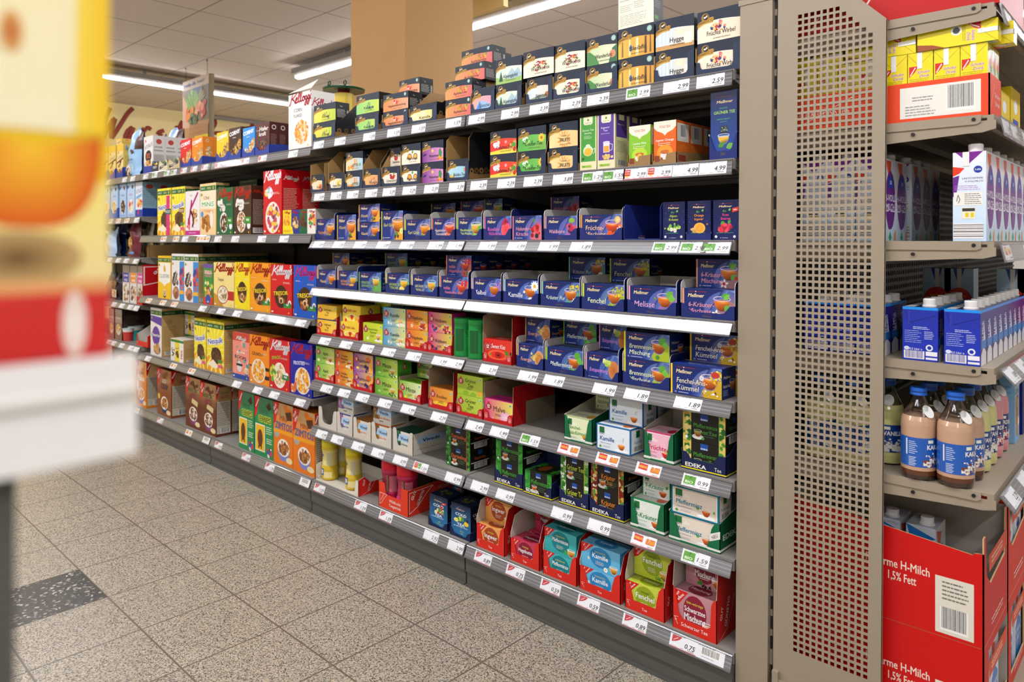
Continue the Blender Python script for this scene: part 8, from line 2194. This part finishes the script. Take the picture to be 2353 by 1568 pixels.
# ------------------------------------------------------------------ price tags of the tea and cereal runs
W_ = [s + ' tea rail' for s in ('top', 'second', 'third', 'fourth', 'fifth', 'sixth', 'seventh', 'lowest')]
for lv, fr, s in (
        (0, 'd', '92 1.59;318 1.59;628 1.59;888 1.59;1152 1.59;1522 1.59'), (0, 'h', '158 2.99;417 2.99;642 2.39;890 2.39;1100 2.39;1410 2.99 b;1705 2.99;1970 2.59'),
        (1, 'd', '96 2.49;276 2.79;452 2.99;648 2.49;838 2.39;1052 2.39;1286 2.39;1552 2.39'), (1, 'h', '172 2.39;386 2.39;595 2.39;826 3.89;1060 1.29 b;1220 1.59 b;1387 2.99 p;1574 2.99 p;1778 4.99;1985 4.99'),
        (2, 'e', '78 1.89;292 2.89;518 1.89;764 2.89;1014 1.89;1318 1.99;1544 1.99'), (2, 'i', '232 1.99;458 1.99;708 1.99;958 1.89;1612 2.99 b;1830 2.99 b;2050 2.99 b'),
        (3, 'e', '85 1.89;314 2.29;594 1.89;806 2.29;1126 2.29;1430 1.89'), (3, 'i', '160 1.89;410 1.89;710 1.89;1090 1.89;1860 1.89'),
        (4, 'f', '142 2.99;368 2.39;592 1.99;818 1.99;1084 1.99;1365 1.99;1555 2.99'), (4, 'j', '238 2.39;545 1.99;746 1.89;1138 1.99;1388 1.89;1785 1.89'),
        (5, 'f', '162 1.99;348 1.99;544 2.39;780 1.99;1030 1.99;1355 2.39;1735 2.49;1992 1.99'), (5, 'j', '562 1.59 b;862 0.88 wb;1164 0.88 wb;1480 0.88 wb;1850 0.99 b'),
        (6, 'g', '112 0.99;278 0.99;500 0.99;712 0.99;946 0.99;1162 1.59 pb;1508 0.99;1788 2.99;2058 0.99'), (6, 'k', '800 0.99;1084 0.99;1424 0.88 wb;1820 1.59 b'),
        (7, 'g', '92 1.59 r;528 1.59 r;796 1.59 r;1276 2.93;1536 2.99'), (7, 'k', '198 0.89 r;446 0.75 r;714 0.59 r;1005 0.59 r;1358 0.89 r;1728 0.75 r;1934 0 bc')):
    tags(TEA, lv, fr, s, W_[lv])
W_ = [s + ' cereal rail' for s in ('top', 'second', 'third', 'fourth', 'lowest')]
for lv, fr, s in (
        (0, 'a', '55 2.79;234 2.79;322 2.79;460 2.99;556 2.49 b;686 2.49 b;758 2.49 b;866 1.79 p;974 1.79 p;1090 1.79 p;1238 1.79 p;1388 1.79 p;1520 1.79 p;1704 2.29 p;2030 3.29'),
        (1, 'b', '648 2.99 wp;782 2.99 wp;878 3.29;1036 2.79 wp;1110 2.79 wp;1228 2.79;1412 2.79;1694 3.29;1930 3.49'),
        (2, 'b', '484 2.79 wp;634 2.79 wp;756 2.79 wp;1056 1.99;1252 2.79;1424 2.79;1674 2.99;1876 2.99;2100 2.99'),
        (3, 'c', '475 2.99;745 1.99 wp;940 1.99 wp;1420 2.29;1642 2.79;1818 2.79;2090 2.79'),
        (4, 'c', '365 1.19 wp;610 1.79 r;914 1.79 wp;1150 0 bc;1230 1.99 r;1524 1.99 r;1776 1.79 r;2180 0 bc')):
    tags(CER, lv, fr, s, W_[lv])
W_ = ['', 'small second rail', 'small third rail', 'small fourth rail', 'small fifth rail']
for lv, fr, s in ((1, 'a', '82 2.49 wp;166 2.49 wp;256 2.49 wp;360 2.79'), (2, 'b', '66 2.99;160 2.99;246 2.99;346 2.49'), (3, 'b', '112 2.29;198 2.29;286 2.29;372 2.29'), (4, 'b', '54 1.49;106 1.49;194 0.99;292 0.99;392 1.19')):
    tags(CEE, lv, fr, s, W_[lv])
label_tags()

# ------------------------------------------------------------------ blurred coffee display close to the lens
FX = .616                        # its front looks along +x
def fy(u):
    d = FW + RT * ((u - CXP) / FPX)
    t = (FX - CAM.x) / d.x
    return CAM.y + d.y * t, t
t = empty('display_shelf', (FX, fy(200)[0], 1.15))
yr, tt = fy(316)
tag(t, 'white edged display shelf close to the lens at the left', 'display shelf')
base = Vector((FX, fy(200)[0], 1.15))
zr1 = CAM.z + (CYP - 812) * tt / FPX
zr0 = CAM.z + (CYP - 1040) * tt / FPX
yl = yr - .32
m = MB()
m.box(-.004, 0, yl - base.y, yr - base.y, zr0 - base.z, zr1 - base.z, '#efece6', 'paper')
m.box(.0, .0015, yl - base.y, yr - base.y, zr1 - base.z - .012, zr1 - base.z - .010, '#d8d2c8', 'paper')
obj('price_rail', m, t, label='white price rail')
m = MB(); m.box(-.2, -.004, yl - base.y, yr - base.y - .01, zr0 - base.z + .012, zr0 - base.z + .02, '#a8a29a', 'shelf_grey'); obj('shelf_board', m, t)
m = MB()
yu, tu = fy(14)
m.box(-.045, -.008, yu - base.y - .04, yu - base.y + .004, -1.149, zr0 - base.z - .002, '#5a544e', 'plinth_grey')
for q in range(36):
    m.box(-.008, -.0074, yu - base.y - .03, yu - base.y - .008, -1.12 + q * .03, -1.105 + q * .03, '#1c1a18', 'black')
obj('perforated_upright', m, t)
W_ = .20
H_ = .24
y1b = fy(272)[0]
zb_ = zr0 + .021
dz('coffee', 'yellow and cream coffee carton with a glass cup, blurred in the foreground', 'coffee carton', h=H_, d=.1, col='#f0c41c', side='#eab40c', top='#f0c41c')
m = MB()
m.box(-.09, 0, -W_, 0, 0, H_, '#f0c41c', 'carton')
A = Art(m, (0, -W_, 0), (0, 1, 0), (0, 0, 1), W_, H_, step=1e-4)
zz = lambda v: (CAM.z + (CYP - v) * tt / FPX - zb_) / H_
uu = lambda u: (fy(u)[0] - (y1b - W_)) / W_
A.r(0, zz(700), 1, zz(420), '#f2d9a0', '#f8e27a')
cp = [(uu(85) + (uu(254) - uu(85)) * (1 if cos(q) > 0 else -1) * abs(cos(q)) ** .7, zz(318) + (zz(525) - zz(318)) * sin(q) ** .8) for q in [pi * i / 24 for i in range(25)]]
for (xa_, ya_), (xb_, yb_) in zip(cp, cp[1:]):
    A.poly([(uu(95), zz(345)), (xa_, ya_), (xb_, yb_)], ['#fcc52e', '#d9560c', '#d9560c'])
A.n += 1
A.poly([(0, zz(312)), (uu(190), zz(312)), (uu(215), 1), (0, 1)], ['#f9efc4', '#fbf0c4', '#f9e79a', '#fdf0b4']); A.n += 1
A.poly([(uu(190), zz(312)), (1, zz(312)), (1, 1), (uu(215), 1)], ['#fbdc50', '#f6c60e', '#f6c60e', '#f8d22a']); A.n += 1
A.e(uu(60), zz(590), uu(210) - uu(60), zz(560) - zz(620), '#6a4a24', '#c8a468')
A.e(uu(42), zz(108), uu(70) - uu(42), zz(85) - zz(130), '#b84a1c', '#e8b060')
A.r(0, zz(690), 1, zz(640), '#d86a3a', '#e8b070'); A.r(0, 0, 1, zz(670), '#c0201c', '#d0302c')
A.e(uu(190), zz(738), uu(220) - uu(190), zz(700) - zz(775), '#f4ece0', '#e8c8b8')
o = obj('coffee_carton', m, None, (FX - .008, y1b, zb_))
tag(o, D['coffee']['label'], 'coffee carton')
# ------------------------------------------------------------------ camera, world, view
cam = bpy.data.cameras.new('camera')
cam.sensor_width = 36.0
cam.lens = FPX / 2353 * 36.0
cam.shift_x = 0.0
cam.shift_y = -(784.0 - CYP) / 2353
cam.clip_start = 0.02
cam.clip_end = 60
cam.dof.use_dof = True
cam.dof.focus_distance = 2.1
cam.dof.aperture_fstop = 5.0
co = bpy.data.objects.new('camera', cam)
COL.objects.link(co)
co.location = CAM
co.rotation_euler = Matrix(((RT.x, 0, -FW.x), (RT.y, 0, -FW.y), (0, 1, 0))).to_euler()
SC.camera = co
bpy.data.objects.remove(_to)
w = bpy.data.worlds.new('world')
w.use_nodes = True
w.node_tree.nodes['Background'].inputs[0].default_value = (1.0, .93, .84, 1)
w.node_tree.nodes['Background'].inputs[1].default_value = 0.06
SC.world = w
vs = SC.view_settings
vs.view_transform = 'Standard'
vs.look = 'None'
vs.exposure = 0.26
vs.gamma = 1.0
vs.use_curve_mapping = False
cy = SC.cycles
cy.max_bounces = 5
cy.diffuse_bounces = 2
cy.glossy_bounces = 2
cy.transmission_bounces = 6
cy.transparent_max_bounces = 6
cy.caustics_reflective = False
cy.caustics_refractive = False
cy.sample_clamp_indirect = 4.0
cy.use_adaptive_sampling = True
cy.adaptive_threshold = 0.05
cy.adaptive_min_samples = 16
cy.use_denoising = True
for k_, v_ in USED.items():
    if not 4 <= len(k_.split()) <= 16:
        print('LABEL WORDS', k_)
    if len(v_) > 1:
        print('SAME LABEL', len(v_), k_, v_[:4])
